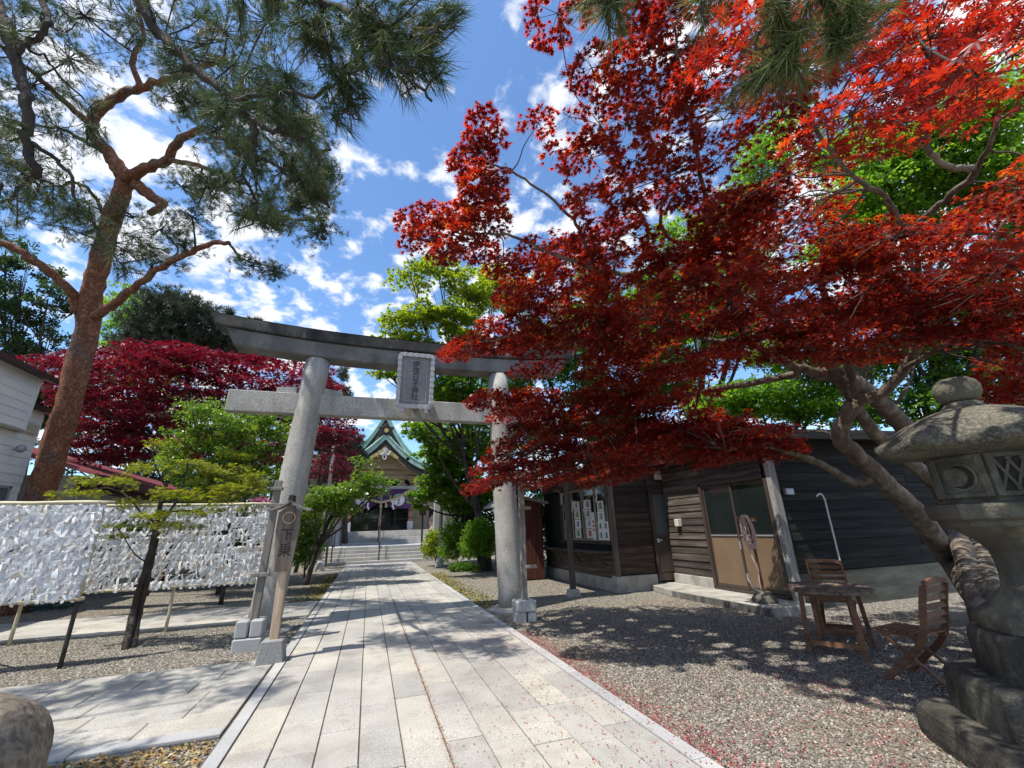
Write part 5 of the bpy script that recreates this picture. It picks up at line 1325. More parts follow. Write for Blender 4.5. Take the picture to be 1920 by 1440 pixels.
# ================================================================== small brown hut behind the right column
hut = thing('brown_hut', 'narrow red brown board hut with a pitched roof behind the right column', 'hut', (4.75, 14.2, 0))
hx0, hx1, hy0, hy1 = 4.25, 5.42, 13.6, 15.2
mb = MB(); mb.box(hx0+0.04, hx1-0.04, hy0+0.04, hy1, 0.05, 2.35); part('inner_wall', mb, M_dark_in, hut)
k = hx0
while k < hx1-0.02:
    mb = MB(); mb.box(k+0.003, min(k+0.147, hx1), hy0, hy0+0.035, 0.04, 2.38); part('board', mb, M_redbrown, hut); k += 0.15
k = hy0+0.04
while k < hy1-0.02:
    mb = MB(); mb.box(hx0, hx0+0.035, k+0.003, min(k+0.197, hy1), 0.04, 2.38); part('board', mb, M_redbrown, hut); k += 0.2
mb = MB(); mb.prism([(hx0-0.35, 2.30), (hx0+0.1, 2.62), (hx1+0.15, 2.36), (hx1+0.15, 2.30), (hx0+0.1, 2.54), (hx0-0.35, 2.24)], (0, hy0-0.25, 0), (1, 0, 0), (0, 0, 1), (0, hy1-hy0+0.5, 0)); part('roof', mb, M_metal_roof, hut)

# ================================================================== white sided house, red roofed house at left
wh = thing('white_house', 'white clapboard house wall with brown eaves behind the pine trunk', 'house', (-10, 12, 0))
def siding(parent, X, y0, y1, z0, z1, h=0.235):
    z = z0
    while z < z1-0.02:
        zt = min(z+h, z1); mb = MB(); mb.prism([(0, z), (0.024, z), (0.006, zt+0.004), (0, zt+0.004)], (X, y0, 0), (1, 0, 0), (0, 0, 1), (0, y1-y0, 0)); part('clapboard', mb, M_siding, parent); z += h
mb = MB(); mb.box(-18, -9.55, 2, 16.0, 0, 5.25); mb.box(-18, -9.40, 2, 15.18, 4.55, 6.1); part('wall', mb, M_siding, wh)
siding(wh, -9.55, 2, 16.0, 0.35, 4.53); siding(wh, -9.55, 15.2, 16.0, 4.53, 5.2); siding(wh, -9.40, 2, 15.18, 4.58, 6.0)
mb = MB(); mb.box(-9.42, -9.365, 15.10, 15.2, 4.55, 6.05); part('corner_trim', mb, M_siding, wh)
mb = MB(); mb.box(-9.56, -9.38, 2, 15.2, 4.50, 4.56); part('soffit', mb, M_beige, wh)
mb = MB(); mb.prism([(-18, 8.5), (-9.1, 6.0), (-9.1, 6.16), (-18, 8.66)], (0, 1.8, 0), (1, 0, 0), (0, 0, 1), (0, 13.6, 0)); part('roof', mb, M_brown_trim, wh)
mb = MB(); mb.prism([(-18, 7.2), (-9.25, 5.2), (-9.25, 5.34), (-18, 7.34)], (0, 15.42, 0), (1, 0, 0), (0, 0, 1), (0, 0.75, 0)); part('lower_roof', mb, M_brown_trim, wh)
for y in (15.40,):
    mb = MB(); mb.box(-9.55, -9.46, y, y+0.42, 4.55, 4.85)
    for q in range(4): mb.box(-9.46, -9.44, y+0.02, y+0.40, 4.57+0.07*q, 4.60+0.07*q)
    part('vent', mb, M_cream, wh)
mb = MB(); mb.box(-9.54, -9.50, 12.5, 15.6, 2.2, 3.0); wf = part('window', mb, M_frost, wh)
mb = MB()
for y in (12.5, 14.0, 15.53): mb.box(-9.52, -9.47, y, y+0.07, 2.2, 3.07)
mb.box(-9.52, -9.47, 12.5, 15.6, 3.0, 3.07); part('window_frame', mb, M_galv, wf)
mb = MB(); P = [(-9.50, 15.2, 4.02), (-9.36, 15.2, 4.04)]; mb.tube(P, 0.03, 8)
wl_ = thing('wall_lamp', 'round wall lamp with a metal bracket on the white clapboards', 'lamp', (-9.5, 15.2, 4.05))
part('bracket', mb, M_galv, wl_)
bmL = bmesh.new(); bmesh.ops.create_uvsphere(bmL, u_segments=16, v_segments=10, radius=0.11); mL = bpy.data.meshes.new('globe'); bmL.to_mesh(mL); bmL.free(); mL.materials.append(M_galv)
for p in mL.polygons: p.use_smooth = True
oL = bpy.data.objects.new('globe', mL); COL.objects.link(oL); oL.parent = wl_; oL.location = (0.17, 0, 0)

rh = thing('red_roof_house', 'low beige house with a dull red ribbed metal roof behind the rear rack', 'house', (-10, 22, 0))
mb = MB(); mb.box(-14.2, -8.6, 16.6, 34, 0, 3.5); part('wall', mb, M_beige, rh)
mb = MB(); mb.prism([(-14.8, 5.6), (-8.0, 3.44), (-8.0, 3.52), (-14.8, 5.68)], (0, 16.2, 0), (1, 0, 0), (0, 0, 1), (0, 19, 0)); rr = part('roof', mb, M_red_roof, rh)
y = 16.3
while y < 35:
    mb = MB(); mb.prism([(-14.8, 5.682), (-8.0, 3.522), (-8.0, 3.56), (-14.8, 5.72)], (0, y, 0), (1, 0, 0), (0, 0, 1), (0, 0.05, 0)); part('roof_rib', mb, M_red_roof, rr); y += 0.42
mb = MB(); mb.box(-8.02, -7.96, 16.2, 35.2, 3.22, 3.50); part('fascia', mb, M_dark_red, rh)
mb = MB(); mb.box(-8.62, -8.55, 16.65, 34, 3.05, 3.3); part('wall_trim', mb, M_dark_red, rh)

# ================================================================== vegetation
def plated_bark(name):
    m, N, L, out = new_mat(name); bs = N.new('ShaderNodeBsdfPrincipled'); bs.inputs['Roughness'].default_value = 0.92; bs.inputs['Specular IOR Level'].default_value = 0.2
    L.new(bs.outputs[0], out.inputs[0]); g = N.new('ShaderNodeNewGeometry')
    nz = N.new('ShaderNodeTexNoise'); nz.inputs['Scale'].default_value = 7; nz.inputs['Detail'].default_value = 4; L.new(g.outputs['Position'], nz.inputs['Vector'])
    va = N.new('ShaderNodeVectorMath'); va.operation = 'SCALE'; va.inputs['Scale'].default_value = 0.30; L.new(nz.outputs['Color'], va.inputs[0])
    vb = N.new('ShaderNodeVectorMath'); vb.operation = 'ADD'; L.new(g.outputs['Position'], vb.inputs[0]); L.new(va.outputs[0], vb.inputs[1])
    mp = N.new('ShaderNodeMapping'); mp.inputs['Scale'].default_value = (1, 1, 0.36); L.new(vb.outputs[0], mp.inputs[0])
    vo = N.new('ShaderNodeTexVoronoi'); vo.feature = 'DISTANCE_TO_EDGE'; vo.inputs['Scale'].default_value = 19; L.new(mp.outputs[0], vo.inputs['Vector'])
    vc = N.new('ShaderNodeTexVoronoi'); vc.inputs['Scale'].default_value = 19; L.new(mp.outputs[0], vc.inputs['Vector'])
    rc = ramp(N, [(0.0, (0.23, 0.095, 0.052)), (0.5, (0.31, 0.135, 0.078)), (1.0, (0.40, 0.20, 0.125))]); sx = N.new('ShaderNodeSeparateXYZ'); L.new(vc.outputs['Color'], sx.inputs[0]); L.new(sx.outputs[0], rc.inputs[0])
    n2 = N.new('ShaderNodeTexNoise'); n2.inputs['Scale'].default_value = 1.2; n2.inputs['Detail'].default_value = 6; L.new(g.outputs['Position'], n2.inputs['Vector'])
    r2 = ramp(N, [(0.5, (0, 0, 0)), (0.66, (0.75, 0.75, 0.75))]); L.new(n2.outputs[0], r2.inputs[0])
    m1 = N.new('ShaderNodeMix'); m1.data_type = 'RGBA'; L.new(r2.outputs[0], m1.inputs['Factor']); L.new(rc.outputs[0], m1.inputs['A']); m1.inputs['B'].default_value = (0.17, 0.145, 0.125, 1)
    re = ramp(N, [(0.0, (0.52, 0.47, 0.44)), (0.07, (0.85, 0.83, 0.82)), (0.3, (1, 1, 1))]); L.new(vo.outputs['Distance'], re.inputs[0])
    m2 = N.new('ShaderNodeMix'); m2.data_type = 'RGBA'; m2.blend_type = 'MULTIPLY'; m2.inputs['Factor'].default_value = 1; L.new(m1.outputs['Result'], m2.inputs['A']); L.new(re.outputs[0], m2.inputs['B'])
    L.new(m2.outputs['Result'], bs.inputs['Base Color'])
    rb = ramp(N, [(0.0, (0, 0, 0)), (0.16, (1, 1, 1))]); L.new(vo.outputs['Distance'], rb.inputs[0])
    b = N.new('ShaderNodeBump'); b.inputs['Strength'].default_value = 0.7; b.inputs['Distance'].default_value = 0.03; L.new(rb.outputs[0], b.inputs['Height']); L.new(b.outputs[0], bs.inputs['Normal'])
    return m
M_bark_pine = plated_bark('red_pine_bark')
M_bark_old = rough_mat('old_bark', [(0.075, 0.040, 0.026), (0.19, 0.085, 0.048), (0.30, 0.14, 0.08)], 5.0, 0.9, 0.9, 22, stretch=(1, 1, 0.45), stain=(0.12, 0.105, 0.09), stscale=1.1, ststretch=(1, 1, 0.8), stlo=0.50, sthi=0.62, bdist=0.05)
M_bark_dark = rough_mat('dark_bark', [(0.025, 0.021, 0.018), (0.055, 0.045, 0.038), (0.085, 0.07, 0.06)], 7, 0.9, 0.7, 34, stretch=(1, 1, 0.5), bdist=0.03)
M_bark_maple = rough_mat('maple_bark', [(0.06, 0.045, 0.032), (0.135, 0.105, 0.078), (0.26, 0.215, 0.165)], 7, 0.9, 0.7, 26, stretch=(1, 1, 0.6), stain=(0.06, 0.045, 0.035), stscale=2.2, bdist=0.035)
M_twig_maple = rough_mat('maple_twig', [(0.055, 0.040, 0.032), (0.10, 0.075, 0.06)], 8, 0.9, 0.3, 40)
RED = [(0.0, (0.085, 0.018, 0.014)), (0.35, (0.125, 0.016, 0.012)), (0.7, (0.19, 0.018, 0.012)), (1.0, (0.28, 0.036, 0.014))]
REDT = [(0.0, (0.26, 0.008, 0.006)), (0.4, (0.56, 0.020, 0.007)), (0.75, (0.82, 0.052, 0.008)), (1.0, (0.92, 0.18, 0.015))]
M_leaf_red = leaf_mat('red_maple_leaf', RED, REDT, 0.47, 0.38, 0.45, 1.1)
M_leaf_crimson = leaf_mat('crimson_maple_leaf', [(0.0, (0.06, 0.010, 0.020)), (0.5, (0.14, 0.012, 0.030)), (1.0, (0.25, 0.018, 0.034))], [(0.0, (0.14, 0.005, 0.018)), (0.5, (0.36, 0.009, 0.03)), (1.0, (0.55, 0.02, 0.034))], 0.38, 0.4, 0.4, 0.9)
def green(name, a, b, c, fac=0.42, rough=0.45, spec=0.35, big=0.6, k=3.2):
    t = lambda q: (min(q[0]*k*1.05, 0.8), min(q[1]*k, 0.8), q[2]*k*0.35)
    return leaf_mat(name, [(0, a), (0.5, b), (1, c)], [(0, t(a)), (0.5, t(b)), (1, t(c))], fac, rough, spec, big)
M_leaf_lime = green('lime_leaf', (0.10, 0.155, 0.018), (0.15, 0.20, 0.022), (0.22, 0.25, 0.032), 0.5)
M_leaf_fresh = green('fresh_leaf', (0.05, 0.11, 0.014), (0.085, 0.165, 0.018), (0.13, 0.21, 0.026), 0.5)
M_leaf_mid = green('mid_leaf', (0.03, 0.072, 0.012), (0.055, 0.115, 0.018), (0.085, 0.155, 0.026), 0.45)
M_leaf_dark = green('dark_leaf', (0.014, 0.032, 0.012), (0.024, 0.05, 0.018), (0.04, 0.075, 0.026), 0.3)
M_leaf_gloss = green('glossy_leaf', (0.055, 0.105, 0.016), (0.09, 0.16, 0.022), (0.15, 0.21, 0.035), 0.4, 0.25, 0.7)
M_yew = green('yew_spray', (0.055, 0.085, 0.010), (0.11, 0.135, 0.014), (0.18, 0.18, 0.022), 0.4)
M_needle = leaf_mat('pine_needle', [(0, (0.036, 0.060, 0.024)), (0.5, (0.070, 0.102, 0.038)), (0.85, (0.12, 0.15, 0.056)), (1, (0.21, 0.17, 0.07))], [(0, (0.05, 0.10, 0.03)), (0.5, (0.09, 0.15, 0.05)), (1, (0.22, 0.2, 0.08))], 0.25, 0.5, 0.25)
M_needle_lit = leaf_mat('sunlit_pine_needle', [(0, (0.06, 0.085, 0.03)), (0.5, (0.10, 0.13, 0.045)), (1, (0.19, 0.18, 0.07))], [(0, (0.12, 0.18, 0.05)), (1, (0.3, 0.3, 0.1))], 0.3, 0.5, 0.2)  # lighter copy of the needle colours, sunlight on the sprays painted in
M_needle_blue = leaf_mat('grey_pine_needle', [(0, (0.022, 0.036, 0.024)), (0.6, (0.05, 0.068, 0.046)), (1, (0.10, 0.11, 0.07))], [(0, (0.04, 0.07, 0.03)), (1, (0.12, 0.14, 0.07))], 0.2, 0.45, 0.4)
M_azalea = rnd_mat('pink_blossom', [(0, (0.55, 0.12, 0.34)), (1, (0.70, 0.28, 0.48))], 0.8, trans=0.3)

def tree_root(name, label, cat, loc, group=None): return thing(name, label, cat, loc, group)

def leaf_cloud(centres, radii, n, flat=0.25, out=None, tilt=0.45):
    """n leaves in flat-ish clumps: positions, normals, pointing directions"""
    k = rng.integers(0, len(centres), n)
    c = centres[k]; r = radii[k]
    a = rng.uniform(0, 2*PI, n); q = np.sqrt(rng.random(n))
    off = np.stack([np.cos(a)*q, np.sin(a)*q, rng.normal(0, 0.5, n)*flat], 1)
    off[:, 2] -= 0.22*q*q*(flat < 0.4)
    pos = c+off*r[:, None]
    nrm = unit(np.array([0, 0, 1.0])+rng.normal(size=(n, 3))*tilt)
    d = np.stack([np.cos(a), np.sin(a), -0.35+0*a], 1)+rng.normal(size=(n, 3))*0.45
    return pos, nrm, d

def blob_clumps(pads, per_m3=6.0, rmin=0.25, rmax=0.5, shell=0.45):
    """clump centres inside ellipsoids (x, y, z, rx, rz), denser near the skin"""
    C, R_ = [], []
    for (x, y, z, rx, rz) in pads:
        n = max(4, int(per_m3*4.19*rx*rx*rz))
        d = rand_dirs(n); q = (shell+(1-shell)*rng.random(n)**0.6)
        C.append(np.array([x, y, z])+d*q[:, None]*np.array([rx, rx, rz])); R_.append(rng.uniform(rmin, rmax, n))
    return np.concatenate(C), np.concatenate(R_)

def pads_px(L):
    """crown lobes given as seen in the photo (px, py, half width, half height, depth) -> world ellipsoids"""
    out = []
    for px, py, rx, ry, w in L:
        p = at(px, py, w); out.append((p[0], p[1], p[2], rx*w/FPX, ry*w/FPX))
    return out

def broad_tree(name, label, cat, base, lobes, n, size, mat, tpl=SPRAY3, flat=0.5, trunk=0.18, bark=None, group=None, per_m3=None, tilt=0.6, rmm=(0.25, 0.5), shell=0.4, trunk_top=None, limbs=True):
    base = np.array(base, float)
    t = tree_root(name, label, cat, base, group)
    bark = bark or M_bark_dark
    cen = np.mean([l[:3] for l in lobes], axis=0)
    top = np.array(trunk_top) if trunk_top is not None else np.array([0.5*(cen[0]+base[0]), 0.5*(cen[1]+base[1]), base[2]+(cen[2]-base[2])*0.75])
    mb = MB(); Q = limb(mb, [base-(0, 0, 0.05), base+(top-base)*0.35+rng.normal(0, 0.06, 3), base+(top-base)*0.7+rng.normal(0, 0.08, 3), top], trunk, trunk*0.5, 10)
    part('trunk', mb, bark, t, smooth=True)
    if limbs:
        for l in lobes:
            e = np.array(l[:3]); k = Q[min(len(Q)-1, int(len(Q)*rnd.uniform(0.45, 0.98)))]
            mb = MB(); mid = (k+e)/2+np.array((0, 0, -0.1*np.linalg.norm(e-k)))+rng.normal(0, 0.1, 3); Q2 = limb(mb, [k, mid, e], trunk*0.42, trunk*0.12, 7)
            for _ in range(4):
                d = rand_dirs(1)[0]*np.array((l[3], l[3], l[4]))*0.85; s = Q2[len(Q2)//2+rnd.randrange(len(Q2)//2)]
                limb(mb, [s, (s+e+d)/2+rng.normal(0, 0.06, 3), e+d], trunk*0.14, 0.006, 5)
            part('limb', mb, bark, t, smooth=True)
    vol = sum(4.19*l[3]**2*l[4] for l in lobes)
    C, R_ = blob_clumps(lobes, per_m3 or max(0.5, 260/max(vol, 1)), *rmm, shell)
    pos, nrm, d = leaf_cloud(C, R_, n, flat, tilt=tilt)
    lr = np.clip(rng.normal(0.5, 0.22, n), 0, 1)
    scatter('crown', tpl, pos, basis(nrm, d), size*rng.uniform(0.7, 1.25, n), lr, mat, t, kind='stuff')
    return t

# ------------------------------------------------------------------ the red maple at the right
def in_poly(x, y, poly):
    c = False; j = len(poly)-1
    for i in range(len(poly)):
        xi, yi = poly[i]; xj, yj = poly[j]
        if (yi > y) != (yj > y) and x < (xj-xi)*(y-yi)/(yj-yi)+xi: c = not c
        j = i
    return c
def interp_depth(ctrl):
    A = np.array(ctrl, float)
    def f(x, y):
        d2 = (A[:, 0]-x)**2+(A[:, 1]-y)**2+900.0; w = 1/d2**1.5
        return float((A[:, 2]*w).sum()/w.sum())
    return f
def poisson_pads(outline, holes, depth, rad_m, over, jitter, n_try, seed):
    """crown pads spread over an outline, each at the depth of the crown there"""
    q = random.Random(seed); pts = []
    xs = [p[0] for p in outline]; ys = [p[1] for p in outline]
    for _ in range(n_try):
        x, y = q.uniform(min(xs), max(xs)), q.uniform(min(ys), max(ys))
        if not in_poly(x, y, outline) or any(in_poly(x, y, h) for h in holes): continue
        w = depth(x, y)+q.uniform(-jitter, jitter); w = max(w, 1.35)
        r = rad_m*FPX/w*over
        if all((x-a)**2+((y-b)*1.5)**2 > (0.5*(r+rr))**2 for a, b, _, rr in pts): pts.append((x, y, w, r))
    return pts

MAPLE_OUT = [(1180, -60), (1200, 60), (1110, 120), (1095, 170), (1110, 235), (1060, 215), (985, 225), (925, 200), (880, 225), (865, 270), (875, 320), (870, 365), (830, 385), (785, 405), (775, 440), (800, 470), (860, 478), (905, 470), (955, 500), (960, 545), (930, 600), (870, 625), (858, 655), (905, 660), (960, 690), (915, 715), (900, 745), (950, 790), (930, 850), (895, 880), (900, 905), (960, 900), (1040, 905), (1130, 900), (1205, 895), (1260, 860), (1340, 860), (1400, 865), (1470, 850), (1500, 825), (1500, 790), (1560, 740), (1640, 720), (1740, 700), (1790, 690), (1850, 740), (1990, 760), (1990, -60)]
MAPLE_LEFT = [(1180, -60), (1200, 60), (1110, 120), (1095, 170), (1110, 235), (1060, 215), (985, 225), (925, 200), (880, 225), (865, 270), (875, 320), (870, 365), (830, 385), (785, 405), (775, 440), (800, 470), (860, 478), (905, 470), (955, 500), (960, 520), (1360, 520), (1360, -60)]
HOLES = [[(965, 275), (1050, 290), (1075, 350), (1050, 425), (1000, 430), (965, 400), (990, 340)], [(1195, 370), (1260, 385), (1330, 395), (1345, 420), (1250, 440), (1210, 410)], [(905, 410), (960, 430), (980, 480), (930, 470)],
         [(1400, 250), (1470, 240), (1480, 290), (1420, 330), (1345, 400), (1300, 350)],
         [(1580, 330), (1620, 270), (1740, 250), (1840, 160), (1990, 100), (1990, 300), (1900, 330), (1830, 420), (1740, 420), (1640, 440), (1560, 420)], [(1340, 695), (1450, 690), (1560, 700), (1640, 690), (1570, 780), (1500, 790), (1400, 775)], [(1640, 690), (1720, 650), (1830, 630), (1870, 730), (1690, 790)], [(1100, 100), (1160, 60), (1170, -60), (1080, -60)]]
mdepth = interp_depth([(800, 430, 5.4), (930, 230, 5.2), (1050, 280, 5.0), (1250, 60, 3.8), (1450, 60, 2.4), (1700, 60, 1.9), (1900, 100, 1.7), (1180, 250, 4.2), (1400, 250, 3.4), (1650, 200, 2.5), (1850, 500, 2.9), (1600, 420, 3.6), (1500, 450, 3.9), (1250, 450, 4.3), (1000, 560, 6.0), (900, 640, 6.6), (950, 720, 7.2), (940, 850, 7.0), (1100, 860, 6.9), (1300, 840, 6.3), (1480, 830, 5.6), (1600, 600, 4.8), (1800, 650, 3.9), (1900, 720, 3.8), (1300, 650, 5.0), (1150, 700, 6.4)])
pads = poisson_pads(MAPLE_OUT, HOLES, mdepth, 0.40, 0.74, 0.40, 9000, 5)
pads = [p for p in pads if not (p[0] < 1360 and p[1] < 520)]
pads += poisson_pads(MAPLE_LEFT, HOLES, mdepth, 0.40, 0.84, 0.25, 6000, 15)
pads += [(x, y, w+rnd.uniform(0.5, 1.4), r) for x, y, w, r in poisson_pads(MAPLE_OUT[5:-1]+[(1990, 300)], HOLES, mdepth, 0.42, 0.88, 0.4, 5000, 9) if y > 330]
pads += [(x, y, w+rnd.uniform(0.0, 0.6), r) for x, y, w, r in poisson_pads(MAPLE_OUT[17:-1]+[(1990, 470), (1300, 470)], HOLES, mdepth, 0.40, 1.1, 0.5, 6000, 27)]
pads += [(1195+25*k, 838-8*math.sin(k), 5.95+0.06*(k % 3), 40) for k in range(12)]+[(1215+30*k, 805, 6.3, 40) for k in range(8)]
pads = [p for p in pads if not (860 < p[0] < 1085 and 655 < p[1] < 735)]
pads = [p for p in pads if not (p[1] > 640 and 1330 < p[0] < 1880 and any(in_poly(p[0]+dx, p[1]+dy, h) for h in HOLES[5:7] for dx, dy in ((0, 0), (28, 0), (-28, 0), (0, 22), (0, -22))))]
pads = [p for p in pads if not any(in_poly(p[0]+dx, p[1]+dy, h) for h in HOLES[:3] for dx, dy in ((0, 0), (24, 0), (-24, 0), (0, 16), (0, -16)))]
pads += [(rnd.uniform(1190, 1450), rnd.uniform(795, 845), rnd.uniform(7.0, 8.0), 40) for _ in range(13)]  # added pads, hidden behind the crown, to shade the shed doors
pads += [(rnd.uniform(1440, 1760), rnd.uniform(530, 640), rnd.uniform(6.6, 7.8), 40) for _ in range(16)]  # added deeper pads that shade the gravel past the table
pads += [(1045, 25, 4.2, 60), (1085, 5, 4.2, 60), (985, 690, 7.4, 40), (1020, 688, 7.4, 40)]
mb_base = np.array((6.75, 3.35, 0.0))
maple = tree_root('red_maple', 'big red leaved maple leaning over the gravel from behind the stone lantern', 'tree', mb_base)
def P3(L): return [at(*q) for q in L]
SK = []          # skeleton points: position, radius
def maple_limb(pts, r0, r1, name='limb', start=None, n=10, mat=None):
    P = P3(pts)
    if start is not None: P = [np.array(s, float) for s in start]+P
    mb = MB(); Q = limb(mb, P, r0, r1, n, 6, 0.007, 0.035)
    for i, q in enumerate(Q): SK.append((q, r0+(r1-r0)*i/len(Q)))
    return part(name, mb, mat or M_bark_maple, maple, smooth=True)
maple_limb([(1790, 1062, 6.55), (1722, 968, 6.4), (1660, 905, 6.3), (1618, 865, 6.25), (1580, 830, 6.2), (1578, 800, 6.15), (1600, 755, 6.1)], 0.175, 0.10, 'trunk', [mb_base-(0, 0, .1), mb_base+(0.0, 0.06, 0.35)], 14)
maple_limb([(1790, 990, 6.9), (1760, 915, 6.8), (1690, 855, 6.7), (1630, 800, 6.5), (1590, 735, 6.3), (1560, 690, 6.2)], 0.16, 0.07, 'trunk', [mb_base+(0.15, 0.15, -.1), mb_base+(0.2, 0.25, 0.5)], 12)
maple_limb([(1835, 1000, 7.3), (1780, 910, 7.2), (1700, 805, 7.0), (1640, 745, 6.8), (1590, 712, 6.5), (1530, 700, 6.2)], 0.21, 0.10, 'trunk', [mb_base+(0.45, 0.1, -.1), mb_base+(0.45, 0.2, 0.6)], 12)
maple_limb([(1600, 755, 6.1), (1655, 735, 5.9), (1705, 680, 5.6), (1722, 635, 5.3), (1712, 560, 4.8), (1660, 500, 4.4), (1640, 450, 4.1)], 0.085, 0.03)
maple_limb([(1602, 750, 6.1), (1592, 690, 6.0), (1588, 620, 5.7), (1540, 540, 5.4), (1545, 470, 5.1), (1530, 400, 4.7)], 0.07, 0.02)
maple_limb([(1640, 895, 6.3), (1600, 905, 6.25), (1540, 870, 6.1), (1480, 848, 5.95), (1430, 835, 5.85), (1360, 845, 5.8)], 0.075, 0.02)
maple_limb([(1575, 700, 6.15), (1500, 640, 5.9), (1440, 575, 5.7), (1380, 545, 5.5), (1310, 492, 5.3), (1245, 488, 5.2), (1190, 515, 5.2), (1110, 500, 5.3), (1020, 470, 5.3), (950, 440, 5.3), (870, 440, 5.3)], 0.075, 0.012)
maple_limb([(1535, 700, 6.2), (1470, 680, 6.1), (1400, 640, 6.1), (1330, 640, 6.1), (1250, 600, 6.0), (1120, 600, 6.1), (1000, 620, 6.4), (920, 640, 6.6)], 0.07, 0.012)
maple_limb([(1500, 700, 6.2), (1400, 720, 6.4), (1290, 740, 6.5), (1180, 770, 6.7), (1080, 800, 6.9), (980, 850, 7.0)], 0.06, 0.012)
maple_limb([(1400, 640, 6.1), (1372, 570, 5.6), (1370, 520, 5.3), (1345, 440, 4.9), (1320, 360, 4.4), (1300, 250, 4.1), (1280, 150, 3.9), (1260, 40, 3.7)], 0.045, 0.010)
maple_limb([(1190, 515, 5.2), (1215, 440, 5.1), (1190, 380, 5.0), (1160, 300, 4.9), (1130, 240, 4.9)], 0.03, 0.008)
maple_limb([(1110, 500, 5.3), (1080, 420, 5.2), (1030, 370, 5.2), (960, 320, 5.2), (910, 300, 5.2), (905, 240, 5.2)], 0.026, 0.007)
maple_limb([(1310, 492, 5.3), (1240, 420, 5.0), (1255, 330, 4.8), (1210, 230, 4.6)], 0.03, 0.008)
maple_limb([(1640, 450, 4.1), (1700, 440, 3.9), (1760, 385, 3.6), (1830, 320, 3.2), (1790, 315, 3.0), (1745, 290, 2.9), (1735, 230, 2.7), (1760, 150, 2.4), (1720, 60, 2.1)], 0.035, 0.010)
maple_limb([(1830, 320, 3.2), (1870, 240, 2.9), (1920, 180, 2.6)], 0.02, 0.006)
maple_limb([(1700, 440, 3.9), (1660, 370, 3.4), (1600, 330, 3.1), (1530, 240, 2.8), (1480, 120, 2.5)], 0.026, 0.008)
maple_limb([(1722, 635, 5.3), (1790, 560, 4.4), (1860, 500, 3.6), (1950, 460, 3.0)], 0.04, 0.014)
maple_limb([(1700, 690, 5.6), (1770, 650, 4.9), (1850, 640, 4.2), (1940, 660, 3.8)], 0.035, 0.012)
SKP = np.array([s[0] for s in SK]); SKR = np.array([s[1] for s in SK])
# side limbs to every pad, twigs inside it; the open left side carries tighter clumps
pos, nrm, dirs, scl = [], [], [], []
tw = MB(); lm = MB(); k_l = 0
for x, y, w, r in pads:
    c = at(x, y, w)
    i = int(np.argmin(np.linalg.norm(SKP-c, axis=1)+0.25*(SKP[:, 2] > c[2]+0.3)))
    s = SKP[i]; L = np.linalg.norm(c-s)
    if L > 0.12:
        mid = (s+c)/2+np.array((0, 0, 0.06*L))+rng.normal(0, 0.06*L, 3)
        limb(lm, [s, s*0.7+mid*0.3+rng.normal(0, 0.03*L, 3), mid, c], min(SKR[i]*0.6, 0.012+0.007*L), 0.005, 6, 3)
    open_ = x < 1360 and y < 520
    R_ = 0.30*rnd.uniform(0.75, 1.2) if open_ else 0.34*rnd.uniform(0.8, 1.25)
    outd = c-np.array((5.6, 4.3, c[2])); outd[2] = 0; outd /= np.linalg.norm(outd)+1e-6
    nt = 7
    for q in range(nt):
        a = 2*PI*q/nt+rnd.uniform(-.4, .4); e = c+np.array((math.cos(a), math.sin(a), -0.12))*R_*rnd.uniform(0.7, 1.0)
        limb(tw, [c, (c+e)/2+rng.normal(0, 0.03, 3)+(0, 0, 0.02), e], 0.0042, 0.0016, 3, 1)
    slope = np.array((outd[0], outd[1], 0))*rnd.uniform(0.05, 0.35)
    m = int((330 if open_ else 235)*(R_/0.34)**2*rnd.uniform(0.75, 1.2))
    if w < 2.6: m = int(m*0.75)
    a = rng.uniform(0, 2*PI, m); q = np.sqrt(rng.random(m))
    off = np.stack([np.cos(a)*q, np.sin(a)*q, -0.14*q*q+rng.normal(0, 0.085, m)], 1)*R_
    off[:, 2] -= off[:, 0]*slope[0]+off[:, 1]*slope[1]
    pos.append(c+off)
    nn = unit(np.array((slope[0], slope[1], 1.0))+rng.normal(size=(m, 3))*0.42); nrm.append(nn)
    dirs.append(np.stack([np.cos(a), np.sin(a), -0.45+0*a], 1)+outd*0.5+rng.normal(size=(m, 3))*0.4)
    scl.append(rng.uniform(0.036, 0.068, m)*(1.1 if open_ else 1.0))
part('side_limbs', lm, M_twig_maple, maple, smooth=True, kind='stuff')
part('twigs', tw, M_twig_maple, maple, kind='stuff')
pos, nrm, dirs, scl = (np.concatenate(q) for q in (pos, nrm, dirs, scl))
# gaps in the crown where sun flecks come through
S_ = np.array(_sd); keep_ = np.ones(len(pos), bool)
fl_c = [(rnd.uniform(2.6, 7.2), rnd.uniform(3.0, 8.6), 0) for _ in range(34)]+[(4.3+rnd.uniform(-.5, .5), 2.0+rnd.uniform(-.5, .5), 2.2) for _ in range(16)]+[(5.7, 4.5, .7), (6.0, 4.2, 0.7), (5.3, 3.2, .9), (7.2, 7.5, 0.15), (7.3, 8.2, 0.15), (7.0, 6.8, 0.5)]
for c in fl_c:
    for _ in range(rnd.randint(2, 6)):
        g = np.array(c)+np.array((rnd.gauss(0, .28), rnd.gauss(0, .22), 0)); rel = pos-g
        dl = np.linalg.norm(rel-np.outer(rel @ S_, S_), axis=1); keep_ &= dl > rnd.uniform(0.05, 0.13)
pos, nrm, dirs, scl = pos[keep_], nrm[keep_], dirs[keep_], scl[keep_]
B = basis(nrm, dirs); lr = np.clip(rng.normal(0.5, 0.26, len(pos)), 0, 1)
